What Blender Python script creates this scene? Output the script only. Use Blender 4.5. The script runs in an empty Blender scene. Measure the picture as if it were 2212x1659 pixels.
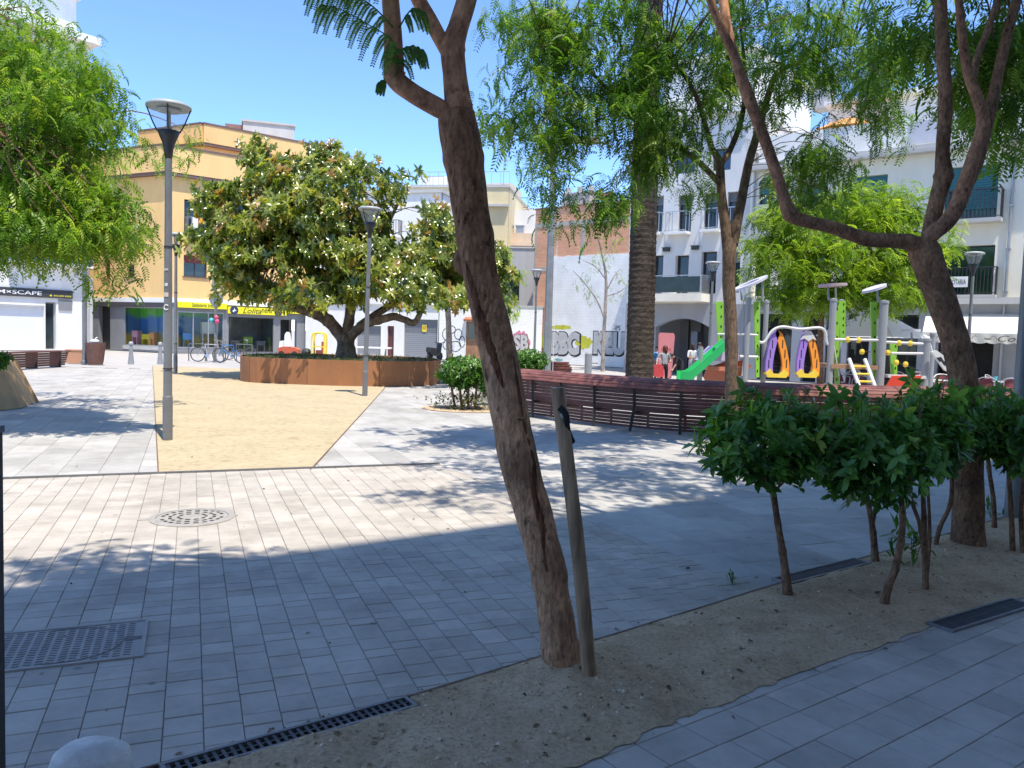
import bpy, bmesh, math, random
import numpy as np
from mathutils import Vector, Matrix, noise
random.seed(7); rng = np.random.default_rng(7)
R = math.radians
scene = bpy.context.scene
col = scene.collection

# ------------------------------------------------------------------ camera model
W0, H0, FPX = 2212.0, 1659.0, 1718.0
CAM = np.array([0.0, 0.0, 1.65]); PITCH, ROLL = R(3.5), R(1.72)
_F = np.array([0, math.cos(PITCH), -math.sin(PITCH)]); _U0 = np.array([0, math.sin(PITCH), math.cos(PITCH)]); _R0 = np.array([1.0, 0, 0])
_U = _U0*math.cos(ROLL) - _R0*math.sin(ROLL); _R = _R0*math.cos(ROLL) + _U0*math.sin(ROLL)
def ray(u, v):
    return _F + _R*((u-W0/2)/FPX) - _U*((v-H0/2)/FPX)
def G(u, v, z=0.0):
    d = ray(u, v); t = (z-CAM[2])/d[2]; return CAM + d*t
def P(u, v, Y):
    d = ray(u, v); return CAM + d*(Y/d[1])

# ------------------------------------------------------------------ materials
MATS = {}
def nd(nt, t, **kw):
    n = nt.nodes.new(t)
    for k, v in kw.items(): setattr(n, k, v)
    return n
def rgba(c): return (c[0], c[1], c[2], 1.0)
def new_mat(name):
    m = bpy.data.materials.new(name); m.use_nodes = True
    nt = m.node_tree; b = nt.nodes['Principled BSDF']
    return m, nt, b
def mixcol(nt, fac, a, b, blend='MIX'):
    n = nd(nt, 'ShaderNodeMix', data_type='RGBA', blend_type=blend)
    for i, v in ((0, fac), (6, a), (7, b)):
        if hasattr(v, 'is_linked') or isinstance(v, bpy.types.NodeSocket): nt.links.new(v, n.inputs[i])
        else: n.inputs[i].default_value = v if i == 0 else rgba(v)
    return n.outputs[2]
def coords(nt, kind='Object', scale=(1, 1, 1)):
    t = nd(nt, 'ShaderNodeTexCoord'); mp = nd(nt, 'ShaderNodeMapping'); mp.inputs['Scale'].default_value = scale
    nt.links.new(t.outputs[kind], mp.inputs['Vector']); return mp.outputs['Vector']
def noisetex(nt, vec, scale, detail=4, rough=.6):
    n = nd(nt, 'ShaderNodeTexNoise'); n.inputs['Scale'].default_value = scale; n.inputs['Detail'].default_value = detail
    n.inputs['Roughness'].default_value = rough; nt.links.new(vec, n.inputs['Vector']); return n.outputs['Fac']
def ramp(nt, fac, stops, interp='LINEAR'):
    r = nd(nt, 'ShaderNodeValToRGB'); e = r.color_ramp.elements; r.color_ramp.interpolation = interp
    while len(e) < len(stops): e.new(.5)
    for el, (p, c) in zip(e, stops): el.position = p; el.color = rgba(c)
    nt.links.new(fac, r.inputs['Fac']); return r.outputs['Color']
def bump(nt, b, h, strength, dist=.02):
    n = nd(nt, 'ShaderNodeBump'); n.inputs['Strength'].default_value = strength; n.inputs['Distance'].default_value = dist
    nt.links.new(h, n.inputs['Height']); nt.links.new(n.outputs['Normal'], b.inputs['Normal'])
def M(name, c, rough=.7, var=.15, scale=3.0, bmp=.15, bscale=40, metal=0.0, stretch=(1, 1, 1), tint=0.0, dist=.01, grime=0.0):
    """painted / stone / metal surface: two noises vary the colour, a third makes a fine bump"""
    if name in MATS: return MATS[name]
    m, nt, b = new_mat(name)
    v = coords(nt, 'Object', stretch)
    f = noisetex(nt, v, scale, 5, .65)
    lo = [x*(1-var) for x in c]; hi = [min(1, x*(1+var)) for x in c]
    cc = ramp(nt, f, [(.3, lo), (.7, hi)])
    if tint:
        a = nd(nt, 'ShaderNodeAttribute', attribute_name='tint')
        g = ramp(nt, a.outputs['Fac'], [(0, (1-tint,)*3), (1, (1+tint,)*3)])
        cc = mixcol(nt, 1.0, cc, g, 'MULTIPLY')
    if grime:
        f2 = noisetex(nt, v, scale*.35, 6, .7)
        g = ramp(nt, f2, [(.45, (1, 1, 1)), (.75, (1-grime, 1-grime*1.05, 1-grime*1.15))])
        cc = mixcol(nt, 1.0, cc, g, 'MULTIPLY')
    nt.links.new(cc, b.inputs['Base Color'])
    b.inputs['Roughness'].default_value = rough; b.inputs['Metallic'].default_value = metal
    if bmp: bump(nt, b, noisetex(nt, v, bscale, 4, .6), bmp, dist)
    MATS[name] = m; return m
def glass_dark(name='window_glass', c=(.02, .03, .035), rough=.06):
    if name in MATS: return MATS[name]
    m, nt, b = new_mat(name)
    f = noisetex(nt, coords(nt), .6, 3)
    nt.links.new(ramp(nt, f, [(.35, [x*.5 for x in c]), (.7, [x*1.8 for x in c])]), b.inputs['Base Color'])
    b.inputs['Roughness'].default_value = rough; b.inputs['IOR'].default_value = 1.55
    bump(nt, b, noisetex(nt, coords(nt), 1.1, 2), .05, .02)
    MATS[name] = m; return m
def glass_clear(name='shop_glass', alpha=.82, c=(.85, .9, .9)):
    if name in MATS: return MATS[name]
    m, nt, b = new_mat(name)
    tr = nd(nt, 'ShaderNodeBsdfTransparent'); tr.inputs['Color'].default_value = rgba(c)
    gl = nd(nt, 'ShaderNodeBsdfGlossy'); gl.inputs['Roughness'].default_value = .03; gl.inputs['Color'].default_value = (1, 1, 1, 1)
    fr = nd(nt, 'ShaderNodeFresnel'); fr.inputs['IOR'].default_value = 1.5
    ad = nd(nt, 'ShaderNodeMath', operation='MULTIPLY_ADD'); ad.inputs[1].default_value = .6; ad.inputs[2].default_value = .0
    nt.links.new(fr.outputs[0], ad.inputs[0])
    mx = nd(nt, 'ShaderNodeMixShader'); nt.links.new(ad.outputs[0], mx.inputs[0]); nt.links.new(tr.outputs[0], mx.inputs[1]); nt.links.new(gl.outputs[0], mx.inputs[2])
    nt.links.new(mx.outputs[0], nt.nodes['Material Output'].inputs['Surface'])
    MATS[name] = m; return m
def leafmat(name, stops, transl=.35, rough=.38, spec=.5):
    if name in MATS: return MATS[name]
    m, nt, b = new_mat(name)
    a = nd(nt, 'ShaderNodeAttribute', attribute_name='tint')
    cc = ramp(nt, a.outputs['Fac'], stops)
    nt.links.new(cc, b.inputs['Base Color']); b.inputs['Roughness'].default_value = rough; b.inputs['Specular IOR Level'].default_value = spec
    t = nd(nt, 'ShaderNodeBsdfTranslucent')
    y = mixcol(nt, 1.0, cc, (1.5, 1.55, .6), 'MULTIPLY'); nt.links.new(y, t.inputs['Color'])
    mx = nd(nt, 'ShaderNodeMixShader'); mx.inputs[0].default_value = transl
    nt.links.new(b.outputs[0], mx.inputs[1]); nt.links.new(t.outputs[0], mx.inputs[2])
    nt.links.new(mx.outputs[0], nt.nodes['Material Output'].inputs['Surface'])
    MATS[name] = m; return m
def barkmat(name, dark, light, sc=9.0, strength=.9, stretch=(1, 1, .28), dist=.02, old=None):
    """bark: long uneven ridges, blotches of paler and redder bark, sparse dark pits"""
    if name in MATS: return MATS[name]
    m, nt, b = new_mat(name)
    v = coords(nt, 'Object', stretch); v0 = coords(nt)
    n1 = noisetex(nt, v, sc*1.4, 9, .72); n2 = noisetex(nt, v0, 2.6, 6, .65); n3 = noisetex(nt, v, sc*4.5, 6, .75); n4 = noisetex(nt, coords(nt, 'Object', (1, 1, .6)), sc*2.1, 3, .5)
    c1 = ramp(nt, n1, [(.34, dark), (.5, [a*.55+c*.45 for a, c in zip(light, dark)]), (.66, light)])
    c2 = mixcol(nt, 1.0, c1, ramp(nt, n2, [(.34, (.62, .58, .56)), (.5, (1, .97, .95)), (.68, (1.28, 1.2, 1.12))]), 'MULTIPLY')
    c3 = mixcol(nt, .9, c2, ramp(nt, n4, [(.28, (.3, .25, .22)), (.36, (1, 1, 1))]), 'MULTIPLY')
    c4 = mixcol(nt, .9, c3, ramp(nt, n3, [(.36, (.45, .42, .4)), (.5, (.95, .93, .9)), (.64, (1.3, 1.26, 1.2))]), 'MULTIPLY')
    if old:   # the old rough bark above this height is greyer and darker than the young bark below
        s = nd(nt, 'ShaderNodeSeparateXYZ'); nt.links.new(v0, s.inputs[0]); a = nd(nt, 'ShaderNodeMath', operation='MULTIPLY_ADD'); a.inputs[1].default_value = 1.6; nt.links.new(n2, a.inputs[0]); nt.links.new(s.outputs[2], a.inputs[2])
        mr = nd(nt, 'ShaderNodeMapRange'); mr.inputs[1].default_value = old+.5; mr.inputs[2].default_value = old+1.1; nt.links.new(a.outputs[0], mr.inputs[0]); c4 = mixcol(nt, mr.outputs[0], c4, mixcol(nt, 1.0, c4, (.62, .55, .5), 'MULTIPLY'))
    nt.links.new(c4, b.inputs['Base Color']); b.inputs['Roughness'].default_value = .9; b.inputs['Specular IOR Level'].default_value = .2
    h = nd(nt, 'ShaderNodeMath', operation='MULTIPLY_ADD'); h.inputs[1].default_value = .4; nt.links.new(n3, h.inputs[0]); nt.links.new(n1, h.inputs[2])
    bump(nt, b, h.outputs[0], strength, dist)
    MATS[name] = m; return m
def woodmat(name, dark, light, stretch=(1, 1, 1), sc=6, bmp=.4):
    if name in MATS: return MATS[name]
    m, nt, b = new_mat(name); v = coords(nt, 'Object', stretch)
    n1 = noisetex(nt, v, sc, 7, .65); n2 = noisetex(nt, coords(nt), 2.0, 3)
    c = mixcol(nt, 1, ramp(nt, n1, [(.32, dark), (.66, light)]), ramp(nt, n2, [(.3, (.7, .7, .7)), (.7, (1.15, 1.15, 1.15))]), 'MULTIPLY')
    nt.links.new(c, b.inputs['Base Color']); b.inputs['Roughness'].default_value = .6; bump(nt, b, n1, bmp, .006)
    MATS[name] = m; return m
def brickmat(name, c1, c2, mortar, bw=.29, rh=.075, gap=.012, axis='xz', rough=.85, bmp=.5, grime=.3):
    if name in MATS: return MATS[name]
    m, nt, b = new_mat(name)
    t = nd(nt, 'ShaderNodeTexCoord'); s = nd(nt, 'ShaderNodeSeparateXYZ'); nt.links.new(t.outputs['Object'], s.inputs[0])
    c = nd(nt, 'ShaderNodeCombineXYZ')
    nt.links.new(s.outputs[0], c.inputs[0]); nt.links.new(s.outputs[2 if axis == 'xz' else 1], c.inputs[1])
    br = nd(nt, 'ShaderNodeTexBrick'); nt.links.new(c.outputs[0], br.inputs['Vector'])
    br.inputs['Scale'].default_value = 1; br.inputs['Brick Width'].default_value = bw; br.inputs['Row Height'].default_value = rh
    br.inputs['Mortar Size'].default_value = gap; br.inputs['Color1'].default_value = rgba(c1); br.inputs['Color2'].default_value = rgba(c2); br.inputs['Mortar'].default_value = rgba(mortar)
    f2 = noisetex(nt, t.outputs['Object'], .7, 7, .72)
    cc = mixcol(nt, 1, br.outputs['Color'], ramp(nt, f2, [(.35, (1.08, 1.08, 1.08)), (.72, (1-grime,)*3)]), 'MULTIPLY')
    nt.links.new(cc, b.inputs['Base Color']); b.inputs['Roughness'].default_value = rough
    bump(nt, b, ramp(nt, br.outputs['Fac'], [(0, (1, 1, 1)), (1, (0, 0, 0))]), bmp, .01)
    MATS[name] = m; return m

# ------------------------------------------------------------------ mesh builder
class MB:
    def __init__(s): s.v = []; s.f = []; s.m = []; s.T = None
    def add(s, vs, fs, mi=0):
        o = len(s.v)
        for p in vs:
            p = Vector(p)
            if s.T is not None: p = s.T @ p
            s.v.append((p.x, p.y, p.z))
        for f in fs: s.f.append(tuple(i+o for i in f)); s.m.append(mi)
        return s
    def box(s, x0, x1, y0, y1, z0, z1, mi=0):
        return s.add([(x0, y0, z0), (x1, y0, z0), (x1, y1, z0), (x0, y1, z0), (x0, y0, z1), (x1, y0, z1), (x1, y1, z1), (x0, y1, z1)],
              [(0, 3, 2, 1), (4, 5, 6, 7), (0, 1, 5, 4), (1, 2, 6, 5), (2, 3, 7, 6), (3, 0, 4, 7)], mi)
    def bar(s, a, b, w, h=None, mi=0, up=(0, 0, 1)):
        """box beam between two points, w across, h along 'up'"""
        a = Vector(a); b = Vector(b); d = (b-a).normalized(); h = h or w
        upv = Vector(up)
        if abs(d.dot(upv)) > .98: upv = Vector((0, 1, 0))
        sx = d.cross(upv).normalized()*w/2; sy = sx.cross(d).normalized()*h/2
        vs = [a-sx-sy, a+sx-sy, a+sx+sy, a-sx+sy, b-sx-sy, b+sx-sy, b+sx+sy, b-sx+sy]
        return s.add(vs, [(0, 3, 2, 1), (4, 5, 6, 7), (0, 1, 5, 4), (1, 2, 6, 5), (2, 3, 7, 6), (3, 0, 4, 7)], mi)
    def tube(s, pts, rad, n=8, cap=True, mi=0, jitter=0.0, nscale=3.0):
        pts = [Vector(p) for p in pts]; k = len(pts)
        if not hasattr(rad, '__len__'): rad = [rad]*k
        vs = []; ref = None
        for i, p in enumerate(pts):
            d = (pts[min(i+1, k-1)]-pts[max(i-1, 0)]).normalized()
            if ref is None:
                ref = Vector((1, 0, 0)) if abs(d.x) < .9 else Vector((0, 1, 0))
            a = (ref - d*ref.dot(d)).normalized(); b = d.cross(a); ref = a
            for j in range(n):
                t = 2*math.pi*j/n; o = a*math.cos(t)+b*math.sin(t); r = rad[i]
                if jitter:
                    q = p+o*r
                    r *= 1+jitter*noise.noise(q*nscale)+jitter*.5*noise.noise(Vector((q.x*9, q.y*9, q.z*3)))
                vs.append(p+o*r)
        fs = []
        for i in range(k-1):
            for j in range(n):
                j2 = (j+1) % n; fs.append((i*n+j, i*n+j2, (i+1)*n+j2, (i+1)*n+j))
        if cap: fs.append(tuple(range(n-1, -1, -1))); fs.append(tuple((k-1)*n+j for j in range(n)))
        return s.add(vs, fs, mi)
    def lathe(s, prof, n=20, c=(0, 0, 0), mi=0, cap=True, sx=1.0, sy=1.0, a0=0.0):
        vs = []; fs = []; k = len(prof)
        for r, z in prof:
            for j in range(n):
                t = 2*math.pi*j/n+a0; vs.append((c[0]+r*sx*math.cos(t), c[1]+r*sy*math.sin(t), c[2]+z))
        for i in range(k-1):
            for j in range(n):
                j2 = (j+1) % n; fs.append((i*n+j, i*n+j2, (i+1)*n+j2, (i+1)*n+j))
        if cap: fs.append(tuple(range(n-1, -1, -1))); fs.append(tuple((k-1)*n+j for j in range(n)))
        return s.add(vs, fs, mi)
    def prism(s, poly, axis, a, b, mi=0):
        """extrude 2-D polygon; axis 'y': poly is (x,z); 'x': (y,z); 'z': (x,y)"""
        def mk(p, t): return (p[0], t, p[1]) if axis == 'y' else (t, p[0], p[1]) if axis == 'x' else (p[0], p[1], t)
        n = len(poly); vs = [mk(p, a) for p in poly]+[mk(p, b) for p in poly]
        fs = [tuple(range(n)), tuple(range(2*n-1, n-1, -1))]+[(i, n+i, n+(i+1) % n, (i+1) % n) for i in range(n)]
        return s.add(vs, fs, mi)
    def quad(s, a, b, c, d, mi=0): return s.add([a, b, c, d], [(0, 1, 2, 3)], mi)
    def wall(s, x0, x1, z0, z1, ops, y=0.0, dep=.25, mi=0):
        xs = sorted(set([x0, x1]+[min(max(q, x0), x1) for o in ops for q in (o[0], o[2])]))
        zs = sorted(set([z0, z1]+[min(max(q, z0), z1) for o in ops for q in (o[1], o[3])]))
        def inside(x, z): return any(o[0] < x < o[2] and o[1] < z < o[3] for o in ops)
        for i in range(len(xs)-1):
            for j in range(len(zs)-1):
                if xs[i+1]-xs[i] < 1e-6 or zs[j+1]-zs[j] < 1e-6: continue
                if not inside((xs[i]+xs[i+1])/2, (zs[j]+zs[j+1])/2):
                    s.quad((xs[i], y, zs[j]), (xs[i+1], y, zs[j]), (xs[i+1], y, zs[j+1]), (xs[i], y, zs[j+1]), mi)
        for o in ops:
            a, b, c, d = max(o[0], x0), max(o[1], z0), min(o[2], x1), min(o[3], z1)
            s.quad((a, y, b), (a, y+dep, b), (a, y+dep, d), (a, y, d), mi); s.quad((c, y, b), (c, y, d), (c, y+dep, d), (c, y+dep, b), mi)
            s.quad((a, y, d), (a, y+dep, d), (c, y+dep, d), (c, y, d), mi); s.quad((a, y, b), (c, y, b), (c, y+dep, b), (a, y+dep, b), mi)
        return s
    def build(s, name, mat, parent=None, origin=None, smooth=False, fix=True):
        me = bpy.data.meshes.new(name)
        vs = s.v if origin is None else [(p[0]-origin[0], p[1]-origin[1], p[2]-origin[2]) for p in s.v]
        me.from_pydata(vs, [], s.f)
        mats = mat if isinstance(mat, (list, tuple)) else [mat]
        for m in mats: me.materials.append(m)
        if len(mats) > 1: me.polygons.foreach_set('material_index', s.m)
        if fix:
            bm = bmesh.new(); bm.from_mesh(me); bmesh.ops.recalc_face_normals(bm, faces=bm.faces); bm.to_mesh(me); bm.free()
        if smooth: me.polygons.foreach_set('use_smooth', [True]*len(me.polygons))
        me.update()
        o = bpy.data.objects.new(name, me); col.objects.link(o)
        if parent is not None: o.parent = parent
        return o
def tag(o, label=None, cat=None, group=None, kind=None):
    if label: o['label'] = label
    if cat: o['category'] = cat
    if group: o['group'] = group
    if kind: o['kind'] = kind
    return o
def thing(name, label, cat, loc=(0, 0, 0), rz=0.0, group=None, kind=None):
    o = bpy.data.objects.new(name, None); o.empty_display_size = .2; col.objects.link(o)
    o.location = [float(q) for q in loc]; o.rotation_euler = (0, 0, rz); return tag(o, label, cat, group, kind)
def dup(o, loc=None, rz=None, label=None, group=None, parent=None):
    c = o.copy(); col.objects.link(c)
    if parent is not None: c.parent = parent
    for ch in [q for q in bpy.data.objects if q.parent == o]: dup(ch, parent=c)
    if loc is not None: c.location = [float(q) for q in loc]
    if rz is not None: c.rotation_euler = (c.rotation_euler[0], c.rotation_euler[1], rz)
    if label: c['label'] = label
    if group: c['group'] = group
    return c
def catmull(pts, sub=6):
    pts = [np.array(p, float) for p in pts]; out = []
    for i in range(len(pts)-1):
        p0 = pts[max(i-1, 0)]; p1 = pts[i]; p2 = pts[i+1]; p3 = pts[min(i+2, len(pts)-1)]
        for k in range(sub):
            t = k/sub
            out.append(.5*((2*p1)+(-p0+p2)*t+(2*p0-5*p1+4*p2-p3)*t*t+(-p0+3*p1-3*p2+p3)*t**3))
    out.append(pts[-1]); return out

def text_mesh(body, shear=0.0, offset=0.0, extrude=0.0, bold=0.0):
    cu = bpy.data.curves.new('lettering', 'FONT'); cu.body = body; cu.shear = shear; cu.offset = offset; cu.extrude = extrude; cu.resolution_u = 4
    ob = bpy.data.objects.new('lettering', cu); col.objects.link(ob)
    dg = bpy.context.evaluated_depsgraph_get(); me = bpy.data.meshes.new_from_object(ob.evaluated_get(dg))
    bpy.data.objects.remove(ob); bpy.data.curves.remove(cu); return me
def text_fit(body, x0, x1, z0, z1, y, mat, parent, name='lettering', shear=0.0, offset=0.0, extrude=.004):
    """lettering stood up in the local XZ plane, facing -Y, filling the given box"""
    me = text_mesh(body, shear, offset, extrude)
    n = len(me.vertices); a = np.empty(n*3); me.vertices.foreach_get('co', a); a = a.reshape(-1, 3)
    lo = a.min(0); hi = a.max(0)
    b = np.empty_like(a)
    b[:, 0] = x0+(a[:, 0]-lo[0])/(hi[0]-lo[0])*(x1-x0); b[:, 2] = z0+(a[:, 1]-lo[1])/(hi[1]-lo[1])*(z1-z0); b[:, 1] = y-a[:, 2]
    me.vertices.foreach_set('co', b.ravel()); me.materials.clear(); me.materials.append(mat); me.update(); me.name = name
    o = bpy.data.objects.new(name, me); col.objects.link(o)
    if parent is not None: o.parent = parent
    return o

# ------------------------------------------------------------------ foliage
def leaf_blade(L, w, fold=.25, droop=.0):
    v = [(0, 0, 0), (.35*L, 0, -.02*L), (.7*L, 0, -.05*L-droop*L*.4), (L, 0, -.1*L-droop*L),
         (.35*L, w*.5, fold*w*.5-.02*L), (.7*L, w*.4, fold*w*.4-.05*L-droop*L*.4), (.35*L, -w*.5, fold*w*.5-.02*L), (.7*L, -w*.4, fold*w*.4-.05*L-droop*L*.4)]
    f = [(0, 1, 4), (1, 2, 5, 4), (2, 3, 5), (0, 6, 1), (1, 6, 7, 2), (2, 7, 3)]
    return np.array(v), f
def rosette(n, L, w, lift=.35, seed=0, droop=.1, simple=False):
    r = np.random.default_rng(seed); V = []; Fc = []
    for k in range(n):
        v, f = leaf_blade(L*r.uniform(.7, 1.1), w*r.uniform(.8, 1.1), .3, droop)
        if simple: v = v[[0, 3, 4, 6]]; v[2][0] *= 1.3; v[3][0] *= 1.3; f = [(0, 3, 1, 2)]
        az = 2*math.pi*k/n*1.618+r.uniform(-.3, .3); el = r.uniform(-.3, 1.0)*1.1*lift*2
        ce, se = math.cos(el), math.sin(el); ca, sa = math.cos(az), math.sin(az)
        Re = np.array([[ce, 0, -se], [0, 1, 0], [se, 0, ce]]); Ra = np.array([[ca, -sa, 0], [sa, ca, 0], [0, 0, 1]])
        v = v @ Re.T @ Ra.T + np.array([0, 0, r.uniform(0, .35)*L]); o = len(V)
        V += list(v); Fc += [tuple(i+o for i in q) for q in f]
    return np.array(V), Fc
def pinnate(L=.30, pairs=7, l=.075, w=.022, droop=.5, bip=False):
    """a compound leaf: leaflet pairs along a drooping midrib"""
    V = []; Fc = []
    def rib(t): return np.array([t*L*(1-.25*t*droop), 0, -droop*L*t*t])
    for k in range(pairs):
        t = (k+.6)/pairs; p = rib(t)
        ll = l*(1-.55*abs(t-.4))
        for s in (-1, 1):
            d = np.array([.42, s*.75, -.45]); d /= np.linalg.norm(d); q = np.array([.85, -s*.35, .1])
            o = len(V); V += [p, p+d*ll*.5+q*w*.5, p+d*ll, p+d*ll*.5-q*w*.5]; Fc.append((o, o+1, o+2, o+3))
    o = len(V); a, b, c = rib(0), rib(.5), rib(1); e = np.array([0, .0025, 0])
    V += [a-e, b-e, c, b+e, a+e]; Fc += [(o, o+1, o+3, o+4), (o+1, o+2, o+3)]
    return np.array(V), Fc
def scatter(name, tmpl, pos, mat, parent, origin, yaw=None, pitch=None, roll=None, sc=None, tint=None):
    V, Fc = tmpl; n = len(pos); T = len(V)
    yaw = rng.uniform(0, 2*math.pi, n) if yaw is None else yaw
    pitch = np.zeros(n) if pitch is None else pitch
    roll = np.zeros(n) if roll is None else roll
    sc = rng.uniform(.75, 1.2, n) if sc is None else sc
    tint = np.clip(rng.normal(.5, .22, n), 0, 1) if tint is None else tint
    cy, sy, cp, sp, cr, sr = np.cos(yaw), np.sin(yaw), np.cos(pitch), np.sin(pitch), np.cos(roll), np.sin(roll)
    z = np.zeros(n); o1 = np.ones(n)
    Rz = np.stack([np.stack([cy, -sy, z], 1), np.stack([sy, cy, z], 1), np.stack([z, z, o1], 1)], 1)
    Ry = np.stack([np.stack([cp, z, sp], 1), np.stack([z, o1, z], 1), np.stack([-sp, z, cp], 1)], 1)
    Rx = np.stack([np.stack([o1, z, z], 1), np.stack([z, cr, -sr], 1), np.stack([z, sr, cr], 1)], 1)
    Rm = Rz @ Ry @ Rx
    co = np.einsum('nij,tj->nti', Rm, V)*sc[:, None, None] + (np.asarray(pos)-np.asarray(origin))[:, None, :]
    me = bpy.data.meshes.new(name); me.vertices.add(n*T); me.vertices.foreach_set('co', co.ravel().astype(np.float32))
    lens = np.array([len(f) for f in Fc]); flat = np.concatenate([np.array(f) for f in Fc])
    loops = (flat[None, :]+(np.arange(n)*T)[:, None]).ravel()
    tot = np.tile(lens, n); start = np.concatenate([[0], np.cumsum(tot)[:-1]])
    me.loops.add(len(loops)); me.loops.foreach_set('vertex_index', loops.astype(np.int32))
    me.polygons.add(len(tot)); me.polygons.foreach_set('loop_start', start.astype(np.int32)); me.polygons.foreach_set('loop_total', tot.astype(np.int32))
    at = me.attributes.new('tint', 'FLOAT', 'POINT'); at.data.foreach_set('value', np.repeat(tint, T).astype(np.float32))
    me.materials.append(mat); me.update(calc_edges=True); me.validate()
    o = bpy.data.objects.new(name, me); col.objects.link(o)
    if parent is not None: o.parent = parent
    return o
def inball(n):
    p = rng.normal(size=(n, 3)); p /= np.linalg.norm(p, axis=1)[:, None]; return p*(rng.uniform(0, 1, n)**(1/3))[:, None]
def clumps_px(ells, n):
    """clump centres inside ellipsoids given as (u, v, ru, rv, Y, dY[, weight])"""
    w = np.array([e[2]*e[3]*(e[6] if len(e) > 6 else 1) for e in ells], float); w /= w.sum()
    out = []
    for k in rng.choice(len(ells), n, p=w):
        u, v, ru, rv, Y, dY = ells[k][:6]; b = inball(1)[0]
        out.append(P(u+b[0]*ru, v+b[2]*rv, Y+b[1]*dY))
    return np.array(out)
def clumps_w(balls, n):
    w = np.array([b[3]*b[4]*b[5] for b in balls], float); w /= w.sum(); out = []
    for k in rng.choice(len(balls), n, p=w):
        x, y, z, rx, ry, rz = balls[k]; b = inball(1)[0]; out.append((x+b[0]*rx, y+b[1]*ry, z+b[2]*rz))
    return np.array(out)
def fill(centres, per, r, flat=.7, droop=0.0):
    n = len(centres)*per; c = np.repeat(centres, per, 0); b = inball(n)*np.array([r, r, r*flat])
    b[:, 2] -= droop*rng.uniform(0, 1, n)*r
    return c+b
def twigs(mb, centres, anchors, r0=.014, frac=1.0, sag=.15):
    A = np.array(anchors)
    for c in centres:
        if rng.uniform() > frac: continue
        d = np.linalg.norm(A-c, axis=1)+np.maximum(0, A[:, 2]-c[2])*.6; a = A[np.argmin(d)]
        L = np.linalg.norm(c-a); m1 = a+(c-a)*.35+rng.normal(0, .06*L, 3)+np.array([0, 0, sag*L]); m2 = a+(c-a)*.7+rng.normal(0, .06*L, 3)+np.array([0, 0, sag*L*.8])
        rr = r0*(.6+.5*min(L, 3)); mb.tube(catmull([a, m1, m2, c], 3), list(np.linspace(rr, .004, 10)), 5, cap=False)
SUN_E, SKY_S, EXPO = 2.3, .135, 1.62

# ================================================================== GROUND
def in_poly(p, poly):
    x, y = p; c = False; n = len(poly)
    for i in range(n):
        x1, y1 = poly[i]; x2, y2 = poly[(i+1) % n]
        if (y1 > y) != (y2 > y) and x < (x2-x1)*(y-y1)/(y2-y1)+x1: c = not c
    return c
def clip_rect(rect, poly):
    """Sutherland-Hodgman against a convex ccw polygon"""
    out = rect
    for i in range(len(poly)):
        ax, ay = poly[i]; bx, by = poly[(i+1) % len(poly)]
        inp, out = out, []
        if not inp: return []
        def side(p): return (bx-ax)*(p[1]-ay)-(by-ay)*(p[0]-ax)
        for k in range(len(inp)):
            p, q = inp[k], inp[(k+1) % len(inp)]; sp, sq = side(p), side(q)
            if sp >= 0: out.append(p)
            if (sp >= 0) != (sq >= 0):
                t = sp/(sp-sq); out.append((p[0]+(q[0]-p[0])*t, p[1]+(q[1]-p[1])*t))
    return out
def ccw(poly):
    a = sum(poly[i][0]*poly[(i+1) % len(poly)][1]-poly[(i+1) % len(poly)][0]*poly[i][1] for i in range(len(poly)))
    return poly if a > 0 else poly[::-1]
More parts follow.
